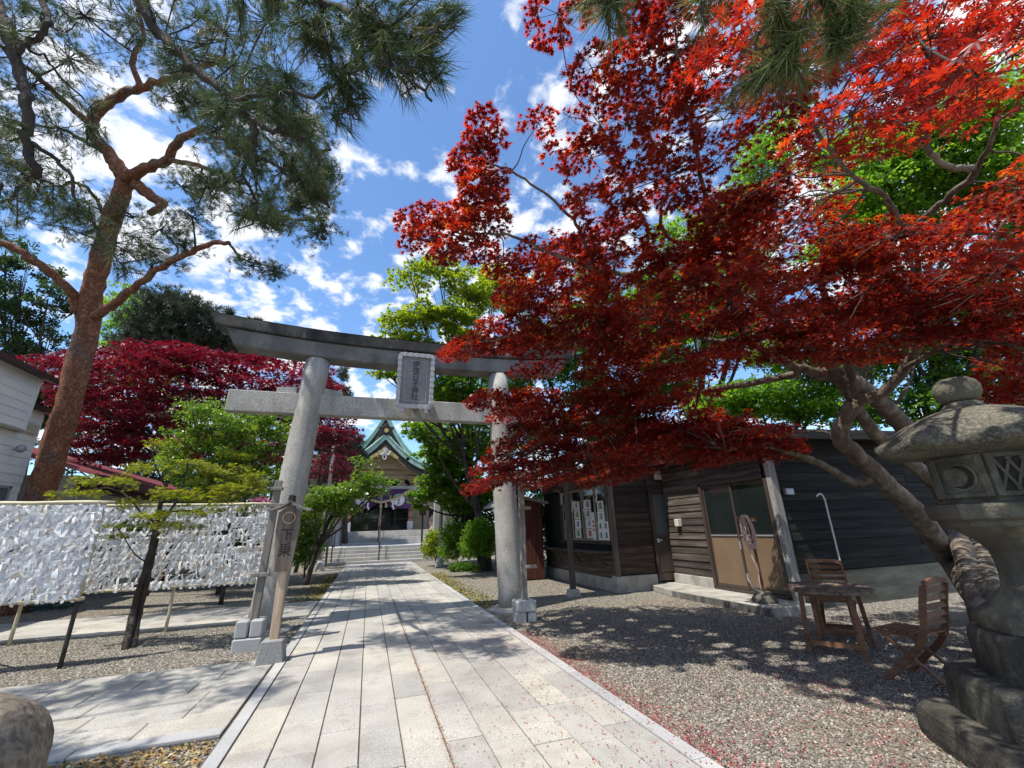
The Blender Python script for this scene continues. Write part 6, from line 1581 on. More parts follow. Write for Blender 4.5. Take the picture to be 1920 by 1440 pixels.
# the nearest, largest leaves are parts of their own
depth_ = (pos-_C) @ _F; u_ = ((pos-_C) @ _R)/depth_*FPX+960; v_ = 720-((pos-_C) @ _U)/depth_*FPX
vis = (depth_ > 0.3) & (u_ > 0) & (u_ < 1920) & (v_ > 0) & (v_ < 1440)
appar = np.where(vis, scl/np.maximum(depth_, 0.3), 0)
big = np.argsort(-appar)[:300]
lmesh = []
for r_ in (0.1, 0.35, 0.6, 0.85):
    me = np_mesh('leaf', MAPLE[0], MAPLE[1], np.full(len(MAPLE[0]), r_)); me.materials.append(M_leaf_red); lmesh.append(me)
for i in big:
    o = bpy.data.objects.new('leaf', lmesh[int(min(3, lr[i]*4))]); COL.objects.link(o); o.parent = maple
    M4 = Matrix([list(B[i][0])+[0], list(B[i][1])+[0], list(B[i][2])+[0], [0, 0, 0, 1]])
    o.matrix_local = Matrix.Translation(Vector(pos[i])-root_loc(maple)) @ M4 @ Matrix.Scale(float(scl[i]), 4)
keep = np.ones(len(pos), bool); keep[big] = False
near = keep & (depth_ < 2.9); mid = keep & (depth_ >= 2.9) & (depth_ < 6.0); far = keep & (depth_ >= 6.0)
scatter('leaves', MAPLE, pos[near], B[near], scl[near], lr[near], M_leaf_red, maple, kind='stuff')
MAPLE_CURL = (MAPLE_MID[0]*np.array((0.8, 0.95, 3.4)), MAPLE_MID[1])
odd = rng.random(len(pos)) < 0.45
for sel, tp_ in ((mid & ~odd, MAPLE_MID), (mid & odd, MAPLE_CURL)): scatter('leaves', tp_, pos[sel], B[sel], scl[sel], lr[sel], M_leaf_red, maple, kind='stuff')
scatter('leaves', MAPLE_LOW, pos[far], B[far], scl[far]*1.08, lr[far], M_leaf_red, maple, kind='stuff')
print('maple leaves', len(pos), 'pads', len(pads))

# ------------------------------------------------------------------ crimson maple at the left, behind the gate
def pad_maple(name, label, base, outline, holes, depth, n_try, seed, R0, per, size, mat, trunk_r, layers=1, top=None, over=0.6):
    pads = poisson_pads(outline, holes, depth, R0, over, 0.8, n_try, seed)
    if layers > 1: pads += [(x, y, w+rnd.uniform(0.8, 2.2), r) for x, y, w, r in poisson_pads(outline, holes, depth, R0, over*1.25, 0.8, n_try//2, seed+1)]
    t = tree_root(name, label, 'tree', base, None)
    C = np.array([at(x, y, w) for x, y, w, r in pads]); cen = C.mean(0); base = np.array(base, float)
    top = cen*0.6+base*0.4 if top is None else np.array(top)
    mb = MB(); Q = limb(mb, [base-(0, 0, .1), base+(top-base)*0.4+rng.normal(0, .08, 3), top], trunk_r, trunk_r*0.6, 10); part('trunk', mb, M_bark_dark, t, smooth=True)
    K = max(4, len(C)//14); idx = rng.choice(len(C), K, replace=False); sk = []
    for i in idx:
        mb = MB(); s = Q[-1-rnd.randrange(len(Q)//2)]; e = C[i]; Q2 = limb(mb, [s, (s+e)/2+np.array((0, 0, 0.12*np.linalg.norm(e-s)))*0.6+rng.normal(0, .1, 3), e], trunk_r*0.4, 0.015, 6); sk += list(Q2); part('limb', mb, M_bark_dark, t, smooth=True)
    sk = np.array(sk); lm = MB(); pos, nrm, dr = [], [], []
    for c in C:
        s = sk[int(np.argmin(np.linalg.norm(sk-c, axis=1)))]; L = np.linalg.norm(c-s)
        if L > 0.15: limb(lm, [s, (s+c)/2+rng.normal(0, .08*L, 3), c], 0.014, 0.006, 4, 2)
        R_ = R0*rnd.uniform(0.75, 1.2); m = int(per*rnd.uniform(0.7, 1.3)); a = rng.uniform(0, 2*PI, m); q = np.sqrt(rng.random(m))
        pos.append(c+np.stack([np.cos(a)*q, np.sin(a)*q, -0.16*q*q+rng.normal(0, .07, m)], 1)*R_)
        nrm.append(unit(np.array((0, 0, 1.0))+rng.normal(size=(m, 3))*0.45)); dr.append(np.stack([np.cos(a), np.sin(a), -0.5+0*a], 1)+rng.normal(size=(m, 3))*0.4)
    if lm.v: part('side_limbs', lm, M_bark_dark, t, kind='stuff')
    pos, nrm, dr = (np.concatenate(q) for q in (pos, nrm, dr)); n = len(pos)
    scatter('leaves', MAPLE_LOW, pos, basis(nrm, dr), size*rng.uniform(0.75, 1.2, n), np.clip(rng.normal(.5, .25, n), 0, 1), mat, t, kind='stuff')
    print(name, n)
    return t
cd = lambda x, y: 15.5+0.002*(x-350)
pad_maple('crimson_maple', 'wide dark crimson maple spreading behind the left gate column', at(330, 985, 16.5)*np.array((1, 1, 0)), [(70, 690), (120, 670), (200, 655), (290, 645), (380, 655), (420, 665), (470, 670), (540, 680), (600, 690), (650, 780), (640, 850), (560, 800), (480, 770), (400, 760), (330, 780), (300, 830), (200, 870), (150, 840), (140, 760), (60, 700)], [], cd, 4000, 21, 0.80, 210, 0.115, M_leaf_crimson, 0.16, 2, over=0.78)
pad_maple('red_maple_spray', 'slim young maple holding flat red sprays just left of the gate column', at(300, 1000, 13)*np.array((1, 1, 0)), [(315, 825), (400, 812), (500, 820), (535, 845), (520, 870), (440, 862), (340, 848)], [], lambda x, y: 12.5, 900, 31, 0.55, 70, 0.085, M_leaf_crimson, 0.06, 1)
pad_maple('purple_maple', 'dark purple leaved maple hanging across the left flagpole', at(560, 1020, 19)*np.array((1, 1, 0)), [(600, 800), (640, 785), (660, 805), (640, 835), (605, 840)], [], lambda x, y: 19.5, 800, 35, 0.6, 70, 0.11, M_leaf_crimson, 0.09, 1)
pad_maple('low_purple_maple', 'low drooping purple maple spray left of the shrine porch', at(575, 1030, 20)*np.array((1, 1, 0)), [(560, 860), (620, 850), (690, 885), (680, 905), (600, 895), (560, 890)], [], lambda x, y: 20.5, 800, 37, 0.6, 70, 0.11, M_leaf_crimson, 0.08, 1)

# ------------------------------------------------------------------ pines
TUFT_N = tuft(46, 1, 0.030, 15, 70, 0.8)
TUFT_M = tuft(30, 2, 0.05, 20, 80, 0.9)
TUFT_F2 = tuft(18, 4, 0.06, 20, 80, 0.9)
TUFT_F = tuft(16, 3, 0.11, 15, 80, 0.8)
def tufts_at(P, out, n_per, spread, droop=0.0):
    """shoots round each point, pointing outward and up"""
    P = np.repeat(P, n_per, 0); O = np.repeat(out, n_per, 0)
    pos = P+rng.normal(size=P.shape)*spread
    d = unit(O*0.8+rng.normal(size=P.shape)*0.75+np.array((0, 0, 0.25-droop)))
    return pos, d
def needle_part(t, pos, d, L, tpl, mat, name='needles'):
    n = len(pos); x = rand_dirs(n)
    return scatter(name, tpl, pos, basis(np.cross(d, x), d), L*rng.uniform(0.8, 1.15, n), np.clip(rng.normal(.5, .22, n), 0, 1), mat, t, kind='stuff')

# the leaning red pine
pine = tree_root('red_pine', 'tall red barked pine leaning up at left behind the paper racks', 'tree', at(60, 1010, 10.4)*np.array((1, 1, 0)))
base = np.array(pine.location)
PS = []
def pine_limb(pts, r0, r1, name='limb', start=None, n=10, mat=None, wig=0.02):
    P = P3(pts)
    if start is not None: P = [np.array(start)]+P
    mb = MB(); Q = limb(mb, P, r0, r1, n, 5, wig, 0.09); PS.extend(Q); return part(name, mb, mat or M_bark_pine, pine, smooth=True), Q
pine_limb([(72, 945, 10.4), (100, 850, 10.45), (128, 760, 10.5), (148, 680, 10.6), (166, 600, 10.7), (172, 545, 10.75), (190, 480, 10.8), (207, 420, 10.9), (228, 362, 11.0), (240, 330, 11.05)], 0.30, 0.185, 'trunk', base-(0, 0, .2), 18, wig=0.012)
pine_limb([(143, 585, 10.6), (138, 555, 10.5), (105, 520, 10.2), (55, 482, 9.9), (0, 455, 9.6), (-70, 440, 9.3)], 0.12, 0.07)
pine_limb([(180, 592, 10.6), (215, 570, 10.4), (250, 540, 10.1), (320, 490, 9.8), (380, 462, 9.5), (430, 455, 9.3)], 0.12, 0.045)
pine_limb([(430, 455, 9.3), (445, 480, 9.3), (470, 492, 9.3), (530, 505, 9.2)], 0.03, 0.012, mat=M_bark_dark)
pine_limb([(238, 340, 11.0), (265, 320, 10.8), (310, 300, 10.5), (340, 262, 10.2), (385, 240, 9.9)], 0.16, 0.07)
pine_limb([(310, 302, 10.5), (360, 306, 10.2), (420, 330, 9.9), (470, 350, 9.6)], 0.07, 0.03)
pine_limb([(236, 335, 11.05), (212, 300, 11.1), (180, 262, 11.1), (172, 225, 11.0), (190, 205, 10.9), (230, 175, 10.6), (290, 158, 10.2), (345, 138, 9.9), (420, 110, 9.5)], 0.19, 0.06)
pine_limb([(255, 345, 11.0), (290, 372, 10.9), (305, 385, 10.8), (280, 400, 10.75)], 0.15, 0.08)
pine_limb([(178, 240, 11.0), (130, 200, 10.6), (80, 150, 10.0), (30, 110, 9.4), (-40, 60, 9.0)], 0.09, 0.03)
pine_limb([(200, 290, 11.1), (150, 260, 10.8), (100, 240, 10.4), (40, 230, 10.0)], 0.06, 0.02, mat=M_bark_dark)
pine_limb([(205, 425, 10.9), (160, 350, 10.6), (110, 345, 10.2), (50, 360, 9.8)], 0.05, 0.02, mat=M_bark_dark)
pine_limb([(262, 165, 10.4), (250, 110, 10.2), (270, 60, 10.0), (250, 0, 9.8)], 0.08, 0.03)
pine_limb([(345, 138, 9.9), (400, 180, 9.0), (470, 230, 8.2), (540, 300, 7.6), (580, 370, 7.2), (615, 440, 7.0)], 0.05, 0.014, mat=M_bark_dark)
pine_limb([(470, 230, 8.2), (480, 330, 7.8), (470, 400, 7.6)], 0.03, 0.012, mat=M_bark_dark)
pine_limb([(400, 180, 9.0), (490, 170, 8.0), (570, 210, 7.4), (620, 280, 7.0)], 0.04, 0.012, mat=M_bark_dark)
pine_limb([(385, 240, 9.9), (430, 270, 9.4), (460, 300, 9.2), (500, 380, 8.6), (530, 420, 8.2)], 0.04, 0.012, mat=M_bark_dark)
pine_limb([(385, 240, 9.9), (395, 250, 8.6), (420, 262, 7.4), (470, 290, 6.4), (540, 320, 6.0), (600, 360, 6.1)], 0.06, 0.015, mat=M_bark_dark)
pine_limb([(420, 262, 7.4), (430, 220, 6.6), (470, 190, 5.9), (550, 230, 5.6)], 0.035, 0.012, mat=M_bark_dark)
PSA = np.array(PS)
crown = [(60, 160, 80, 50, 9.8), (20, 230, 60, 50, 9.6), (130, 110, 90, 55, 10.2), (250, 40, 100, 55, 10), (330, 100, 90, 60, 9.6), (55, 370, 75, 35, 9.8), (20, 300, 60, 40, 9.6), (150, 385, 70, 30, 10.4), (120, 425, 60, 20, 10.2), (300, 430, 60, 30, 9.9), (360, 405, 50, 30, 9.7), (410, 350, 75, 45, 9.4), (450, 260, 80, 60, 9.0), (530, 320, 70, 55, 7.8), (560, 240, 60, 55, 7.5), (480, 400, 55, 35, 7.8), (600, 430, 35, 25, 7.0), (560, 385, 40, 40, 7.3), (475, 498, 45, 18, 9.2), (520, 510, 25, 14, 9.2), (350, 455, 50, 22, 9.7), (230, 470, 55, 24, 10.4), (300, 490, 50, 20, 10.0), (110, 240, 70, 45, 10.4), (540, 150, 90, 60, 7.8), (420, 60, 100, 60, 9.0), (380, 190, 60, 45, 9.4), (600, 310, 40, 40, 7.1), (240, 400, 50, 25, 10.8), (340, 350, 45, 30, 9.9), (30, 60, 80, 60, 9.2), (-40, 400, 60, 40, 9.4), (-60, 200, 70, 80, 9.2), (160, 30, 90, 50, 9.6), (500, 40, 80, 60, 8.4), (470, 290, 50, 28, 6.2), (560, 330, 45, 25, 6.0), (410, 240, 60, 28, 6.4), (600, 365, 30, 22, 6.2), (390, 345, 50, 22, 6.6), (340, 180, 60, 28, 6.2), (460, 190, 60, 28, 5.8), (550, 245, 50, 28, 5.6), (510, 410, 40, 18, 6.8), (520, 410, 60, 30, 8.6), (590, 380, 40, 35, 8.8), (620, 330, 30, 40, 8.6), (450, 180, 90, 60, 8.2)]
tw = MB(); pos, dd = [], []
for px, py, rx, ry, w in crown:
    c = at(px, py, w); r, rz = rx*w/FPX, ry*w/FPX
    i = int(np.argmin(np.linalg.norm(PSA-c, axis=1))); s = PSA[i]
    limb(tw, [s, (s+c)/2+rng.normal(0, .1, 3), c], 0.028, 0.014, 5, 3)
    m = int(13+22*rx*ry/4000)
    pts = c+rand_dirs(m)*(0.35+0.65*rng.random((m, 1)))*np.array((r, r, rz*0.85))
    for p in pts: limb(tw, [c, (c+p)/2+rng.normal(0, .07, 3)-(0, 0, .03), p], 0.010, 0.005, 4, 2)
    a, b_ = tufts_at(pts, unit(pts-c), 6, 0.09); pos.append(a); dd.append(b_)
part('twigs', tw, M_bark_dark, pine, kind='stuff')
pos, dd = np.concatenate(pos), np.concatenate(dd)
needle_part(pine, pos, dd, 0.115, TUFT_M, M_needle)
print('pine tufts', len(pos))

# a second pine off to the left, its boughs shading the side path
spine = tree_root('side_pine', 'dark pine bough reaching in at the upper left edge of the picture', 'tree', (-8.2, 3.2, 0))
sb = np.array((-8.2, 3.2, 0.0)); mb = MB(); SQ = limb(mb, [sb-(0, 0, .1), sb+(.2, .1, 2), sb+(0.1, .3, 4), sb+(.5, .5, 6), sb+(.6, .8, 8)], 0.24, 0.12, 12); part('trunk', mb, M_bark_pine, spine, smooth=True)
tw = MB(); pos, dd = [], []
for k in range(30):
    c = np.array((rnd.uniform(-8.3, -4.3), rnd.uniform(3.0, 5.8), rnd.uniform(5.0, 7.4))); s = SQ[int(np.argmin(np.linalg.norm(SQ-c-(0, 0, .5), axis=1)))]
    limb(tw, [s, (s+c)/2+rng.normal(0, .12, 3), c], 0.03, 0.01, 5, 3)
    m = 30; pts = c+rand_dirs(m)*(0.3+0.7*rng.random((m, 1)))*np.array((.55, .55, .28))
    for p in pts: limb(tw, [c, (c+p)/2+rng.normal(0, .05, 3), p], 0.007, 0.003, 3, 2)
    a, b_ = tufts_at(pts, unit(pts-c), 5, 0.07); pos.append(a); dd.append(b_)
part('limbs', tw, M_bark_dark, spine, kind='stuff')
needle_part(spine, np.concatenate(pos), np.concatenate(dd), 0.13, TUFT_F2, M_needle)

# the near pine whose branches hang into the top of the picture
np_base = np.array((-2.9, -0.9, 0.0))
npine = tree_root('overhanging_pine', 'near pine whose dark long needled branches hang in from the top edge', 'tree', np_base)
mb = MB(); limb(mb, [np_base-(0, 0, .1), np_base+(0.05, 0.1, 1.6), np_base+(-0.1, 0.25, 3.2), np_base+(0.1, 0.3, 4.6), np_base+(0.3, 0.3, 6.0)], 0.20, 0.12, 14); part('trunk', mb, M_bark_pine, npine, smooth=True)
NS = []
def near_limb(pts, r0, r1, start=None, name='limb'):
    P = P3(pts)
    if start is not None: P = [np.array(s, float) for s in start]+P
    mb = MB(); Q = limb(mb, P, r0, r1, 8, 5, 0.008, 0.10); NS.extend(Q[3:]); return part(name, mb, M_bark_dark, npine, smooth=True)
tp = np_base+(0.1, 0.3, 4.2)
near_limb([(180, -160, 2.6), (250, -20, 2.5), (310, 75, 2.5), (370, 130, 2.45), (440, 190, 2.4), (475, 225, 2.4), (478, 270, 2.4)], 0.05, 0.014, [tp, tp+(0.3, 0.6, 0.2)])
near_limb([(475, 225, 2.4), (520, 250, 2.3), (575, 265, 2.3), (600, 300, 2.3)], 0.016, 0.006)
near_limb([(478, 270, 2.4), (455, 320, 2.4), (480, 380, 2.4), (475, 420, 2.4)], 0.012, 0.005)
near_limb([(440, 190, 2.4), (520, 170, 2.2), (600, 175, 2.1), (640, 150, 2.0)], 0.014, 0.006)
near_limb([(350, -200, 2.3), (480, -80, 2.0), (600, 0, 1.9), (690, 40, 1.8), (740, 60, 1.75), (800, 110, 1.75)], 0.035, 0.008, [tp+(0, 0, .3), tp+(0.6, 0.7, 0.4)])
near_limb([(690, 40, 1.8), (720, 110, 1.75), (770, 150, 1.7), (810, 190, 1.7)], 0.012, 0.005)
near_limb([(600, 0, 1.9), (610, 90, 1.9), (640, 170, 1.9), (655, 215, 1.9)], 0.014, 0.005)
near_limb([(-90, -120, 2.8), (-20, -20, 2.6), (15, 60, 2.5), (38, 140, 2.45), (50, 200, 2.4), (48, 260, 2.4), (68, 330, 2.4)], 0.045, 0.022, [tp-(0, 0, .3), tp+(-0.1, 0.7, 0)])
near_limb([(70, -100, 2.7), (82, -10, 2.6), (88, 50, 2.5), (60, 75, 2.5), (35, 100, 2.45)], 0.022, 0.014)
near_limb([(60, 268, 2.4), (110, 300, 2.5), (132, 335, 2.5), (150, 390, 2.5), (185, 430, 2.5), (205, 470, 2.5), (240, 510, 2.5)], 0.013, 0.004)
near_limb([(0, 340, 2.6), (5, 380, 2.6), (60, 335, 2.5), (100, 345, 2.5)], 0.012, 0.006)
near_limb([(10, 60, 2.5), (70, 100, 2.7), (120, 150, 2.8), (170, 200, 2.9)], 0.012, 0.005)
# limb over the camera to the right
near_limb([(900, -420, 1.9), (1060, -260, 1.6), (1120, -80, 1.5), (1135, 0, 1.5)], 0.03, 0.008, [tp+(0.1, 0, .5), tp+(1.2, 0.9, 0.6)])
near_limb([(1060, -260, 1.6), (1300, -200, 1.4), (1460, -80, 1.35), (1560, 20, 1.35), (1600, 80, 1.35)], 0.02, 0.006)
near_limb([(1460, -80, 1.35), (1480, 40, 1.35), (1440, 120, 1.4), (1400, 165, 1.4)], 0.010, 0.004)
near_limb([(1300, -200, 1.4), (1310, -40, 1.4), (1325, 40, 1.4)], 0.009, 0.004)
NSA = np.array(NS)
def near_shoots(L, mat, Ln, tpl, name='needles'):
    pos, dd = [], []; tw = MB()
    for px, py, rx, ry, w, n, ux, uy in L:
        c = at(px, py, w); r, rz = rx*w/FPX, ry*w/FPX
        pts = c+np.stack([rng.uniform(-1, 1, n), rng.uniform(-1, 1, n), rng.uniform(-1, 1, n)], 1)*np.array((r, r*0.8, rz))*0.85
        o = _R*ux-_U*uy
        for p in pts:
            s = NSA[int(np.argmin(np.linalg.norm(NSA-p, axis=1)))]
            m_ = (s+p)/2+rng.normal(0, .02, 3); limb(tw, [s, m_, p], 0.0045, 0.003, 4, 2)
            d = unit((p-s)*2+o*0.25+rng.normal(size=3)*0.12); pos.append(p); dd.append(d)
            pos.append(p-d*Ln*0.5); dd.append(unit(d+rng.normal(size=3)*0.25))
    part('twigs', tw, M_bark_dark, npine, kind='stuff')
    needle_part(npine, np.array(pos), np.array(dd), Ln, tpl, mat, name)
near_shoots([(600, 60, 70, 60, 1.9, 14, 0.3, 0.8), (660, 150, 60, 70, 1.9, 15, 0.3, 0.9), (640, 215, 40, 40, 1.9, 6, 0, 1), (720, 60, 70, 60, 1.8, 14, 0.6, 0.6), (790, 60, 60, 60, 1.75, 10, 0.8, 0.5), (800, 140, 50, 50, 1.72, 8, 0.8, 0.6), (730, 130, 60, 50, 1.75, 8, 0.5, 0.8), (540, 20, 80, 60, 2.0, 11, 0.2, 0.7), (450, 30, 90, 60, 2.3, 10, 0.2, 0.6), (360, 40, 80, 60, 2.5, 8, -0.1, 0.5), (520, 160, 60, 60, 2.2, 10, 0.3, 0.8), (570, 250, 50, 50, 2.3, 8, 0.4, 0.8), (460, 330, 40, 60, 2.4, 7, 0, 1), (420, 220, 50, 40, 2.4, 6, -0.2, 0.8), (300, 130, 60, 50, 2.5, 6, -0.4, 0.5), (480, 410, 40, 30, 2.4, 4, 0, 1), (590, 310, 30, 30, 2.3, 3, 0.4, 0.8), (850, 20, 40, 40, 1.75, 5, 0.8, 0.5), (840, 100, 30, 40, 1.74, 4, 0.8, 0.6)], M_needle, 0.115, TUFT_N)
near_shoots([(30, 260, 50, 50, 2.4, 5, -0.2, 0.8), (60, 400, 60, 40, 2.5, 6, -0.1, 0.9), (180, 280, 40, 30, 2.8, 4, 0.4, 0.5), (150, 420, 50, 40, 2.5, 5, 0.2, 0.8), (230, 500, 50, 35, 2.5, 5, 0.3, 0.9), (20, 90, 40, 50, 2.5, 5, -0.3, 0.6), (120, 60, 60, 50, 2.6, 6, 0.2, 0.5), (200, 210, 50, 40, 2.9, 4, 0.5, 0.5), (215, 420, 40, 30, 2.5, 4, 0.4, 0.6), (290, 470, 50, 25, 2.6, 4, 0.7, 0.6)], M_needle, 0.105, TUFT_N)
near_shoots([(1130, 10, 45, 35, 1.5, 5, -.1, 1), (1150, 40, 25, 25, 1.5, 2, .2, 1), (1400, 150, 55, 25, 1.4, 5, -.6, .6), (1450, 80, 60, 40, 1.38, 6, -.2, .8), (1540, 50, 60, 40, 1.35, 7, .2, .9), (1600, 80, 45, 35, 1.35, 5, .3, .9), (1500, 140, 50, 25, 1.36, 4, -.3, .9), (1325, 20, 25, 35, 1.4, 3, -.3, .9), (1620, 10, 60, 30, 1.35, 4, .5, .6)], M_needle_lit, 0.125, TUFT_N)

# pine cones
mbc = MB(); mbc.lathe([(0.004, -0.03), (0.020, -0.02), (0.026, 0.0), (0.020, 0.022), (0.006, 0.034)], 8, wob=0.12)
cone0 = None
for i in range(26):
    c = crown[i % 18]; p = at(c[0]+rnd.uniform(-40, 40), c[1]+rnd.uniform(-30, 30), c[4])
    p = PSA[int(np.argmin(np.linalg.norm(PSA-p, axis=1)))]+np.array((rnd.uniform(-.06, .06), 0, -.08))
    if cone0 is None: cone0 = part('cone', mbc, M_bark_dark, None); cone0.parent = pine; c0 = cone0
    else: c0 = cone0.copy(); COL.objects.link(c0)
    c0.location = Vector(p)-root_loc(pine); c0.scale = (1.6,)*3; c0.rotation_euler = (rnd.uniform(-.6, .6), rnd.uniform(-.6, .6), 0)

# ------------------------------------------------------------------ background trees
def G0(px, py, w): return at(px, py, w)*np.array((1, 1, 0))
bg = 'trees behind the shrine grounds'
broad_tree('broadleaf_tree', 'dark green layered tree at the far left behind the white house', 'tree', G0(30, 1000, 24), pads_px([(40, 520, 60, 40, 24), (90, 560, 50, 35, 24), (20, 600, 60, 40, 24), (80, 640, 50, 40, 24.5), (10, 470, 40, 30, 24), (60, 700, 60, 40, 25), (-40, 560, 60, 60, 24), (110, 770, 40, 40, 25), (20, 680, 50, 50, 24), (70, 750, 70, 50, 25.5)]), 9000, 0.26, M_leaf_dark, group=bg, trunk=0.3)
broad_tree('broadleaf_tree', 'light green round topped tree between the pine trunk and dark pine', 'tree', G0(240, 1000, 30), pads_px([(235, 570, 45, 40, 30), (270, 600, 45, 40, 30), (225, 630, 40, 40, 30), (300, 570, 40, 35, 31), (260, 680, 80, 50, 30)]), 6000, 0.28, M_leaf_fresh, group=bg, trunk=0.28)
def bg_pine(label, base, lobes, n, L=0.34):
    t = tree_root('dark_pine', label, 'tree', base, bg); base = np.array(base); cen = np.mean([l[:3] for l in lobes], 0)
    mb = MB(); Q = limb(mb, [base-(0, 0, .1), (base+cen)/2+(0.2, 0, 0), np.array((cen[0], cen[1], max(l[2] for l in lobes)))], 0.25, 0.06, 9); part('trunk', mb, M_bark_dark, t, smooth=True)
    pos, dd = [], []; tw = MB()
    for l in lobes:
        c = np.array(l[:3]); m = int(n*l[3]*l[3]/sum(q[3]**2 for q in lobes)); s = Q[int(np.argmin(np.linalg.norm(Q-c, axis=1)))]
        limb(tw, [s, (s+c)/2, c], 0.06, 0.02, 5, 3)
        p = c+rand_dirs(m)*(0.3+0.7*rng.random((m, 1)))*np.array((l[3], l[3], l[4])); pos.append(p); dd.append(unit(unit(p-c)+rng.normal(size=(m, 3))*0.5+np.array((0, 0, .5))))
    part('limbs', tw, M_bark_dark, t, kind='stuff')
    needle_part(t, np.concatenate(pos), np.concatenate(dd), L, TUFT_F, M_needle_blue, 'crown'); return t
bg_pine('dark grey green pine rising behind the crimson maple', G0(330, 1000, 24), pads_px([(320, 570, 60, 30, 24), (370, 590, 55, 30, 24), (290, 610, 60, 30, 24), (400, 620, 40, 30, 24), (340, 640, 80, 35, 24.5), (270, 650, 60, 30, 24), (430, 585, 12, 10, 24), (410, 650, 60, 25, 25)]), 3400)
bg_pine('small pine tip showing over the left end of the gate beam', G0(490, 1000, 27), pads_px([(480, 605, 20, 8, 27), (500, 640, 35, 30, 27), (470, 660, 40, 30, 27), (630, 740, 35, 22, 27), (600, 720, 30, 30, 27), (645, 700, 14, 18, 27)]), 1500)
bg_pine('dark pine left of the shrine roof', G0(650, 1010, 27), pads_px([(650, 830, 35, 25, 26), (620, 860, 35, 30, 26), (665, 855, 25, 20, 26), (600, 820, 30, 30, 26.5), (630, 890, 40, 25, 26.5)]), 1500)
# lime and green maples right of the path
broad_tree('lime_maple', 'tall yellow green maple rising behind the gate beam', 'tree', G0(905, 1030, 18), pads_px([(770, 520, 35, 22, 16), (820, 500, 40, 22, 16), (870, 530, 40, 25, 16), (740, 600, 38, 22, 15.5), (790, 590, 45, 25, 15.5), (850, 600, 50, 30, 16), (730, 650, 30, 18, 15.5), (770, 640, 40, 22, 15.5), (900, 560, 40, 30, 17), (880, 640, 45, 25, 16), (720, 690, 25, 14, 15.2), (820, 660, 40, 20, 16), (930, 520, 30, 30, 17.5)]), 8000, 0.145, M_leaf_lime, MAPLE_LOW, 0.3, 0.16, group=bg, tilt=0.5, rmm=(0.25, 0.45))
broad_tree('green_maple', 'bright green maple behind the plaque and cross beam', 'tree', G0(915, 1035, 17), pads_px([(740, 700, 25, 12, 15), (860, 720, 60, 28, 15.5), (900, 770, 50, 30, 15.5), (840, 760, 45, 25, 16), (800, 800, 40, 25, 18), (870, 830, 50, 30, 18), (815, 815, 25, 18, 19), (920, 830, 40, 40, 17), (830, 850, 50, 25, 20)]), 10000, 0.16, M_leaf_fresh, MAPLE_LOW, 0.35, 0.2, group=bg, tilt=0.55, rmm=(0.25, 0.45))
broad_tree('drooping_maple', 'dense dark green maple drooping over the right flagpole', 'tree', G0(905, 1045, 19), pads_px([(830, 870, 35, 14, 19), (800, 905, 30, 15, 19), (860, 890, 40, 20, 19.2), (790, 930, 25, 12, 19), (840, 925, 45, 20, 19.2), (890, 920, 40, 25, 19), (870, 950, 40, 15, 19.5), (785, 945, 12, 8, 19)]), 9000, 0.15, M_leaf_fresh, MAPLE_LOW, 0.4, 0.16, group=bg, rmm=(0.2, 0.4))
broad_tree('leafy_shrub_tree', 'pale green leafy branch hanging before the shrine porch from the left', 'tree', G0(575, 1070, 14), pads_px([(690, 895, 25, 10, 13.6), (660, 920, 35, 12, 13.6), (620, 930, 40, 14, 13.6), (700, 925, 20, 10, 13.6), (680, 865, 14, 10, 13.6), (640, 955, 35, 8, 13.6), (590, 945, 30, 14, 13.6), (725, 905, 14, 6, 13.6)]), 3600, 0.125, M_leaf_gloss, SPRAY3, 0.5, 0.1, rmm=(0.2, 0.35))
broad_tree('camellia_tree', 'glossy green leafy tree left of the gate column under crimson foliage', 'tree', G0(420, 1060, 12.5), pads_px([(400, 780, 50, 25, 12), (460, 790, 50, 25, 12), (370, 830, 50, 30, 12), (430, 850, 60, 35, 12.2), (500, 830, 35, 35, 12.2), (350, 880, 50, 30, 12.5), (420, 910, 60, 30, 12.5), (490, 890, 40, 35, 12.5), (530, 800, 25, 40, 12.6), (360, 770, 25, 15, 12)]), 9500, 0.11, M_leaf_gloss, SPRAY3, 0.6, 0.1, rmm=(0.15, 0.3), tilt=0.8)
broad_tree('leafy_shrub', 'green leafy shrub at the foot of the left column beside the sign', 'shrub', G0(575, 1075, 14.5), pads_px([(575, 960, 25, 20, 14.5), (565, 1000, 25, 22, 14.5), (580, 1030, 25, 20, 14.5), (600, 985, 18, 20, 15), (560, 1045, 20, 14, 14.5)]), 2800, 0.11, M_leaf_gloss, SPRAY3, 0.7, 0.04, rmm=(0.12, 0.25), tilt=0.8)
broad_tree('dark_shrub', 'dense dark shrubs filling the space behind the rear paper rack', 'shrub', G0(430, 1080, 14), pads_px([(350, 1000, 60, 40, 14), (430, 1010, 60, 40, 14), (500, 1000, 40, 40, 14.2), (390, 950, 60, 30, 14.5), (470, 955, 50, 30, 14.5), (290, 1010, 50, 35, 14), (230, 1000, 50, 40, 15), (540, 990, 25, 40, 14.8)]), 9000, 0.14, M_leaf_dark, SPRAY3, 0.8, 0.05, rmm=(0.2, 0.35), tilt=0.8)
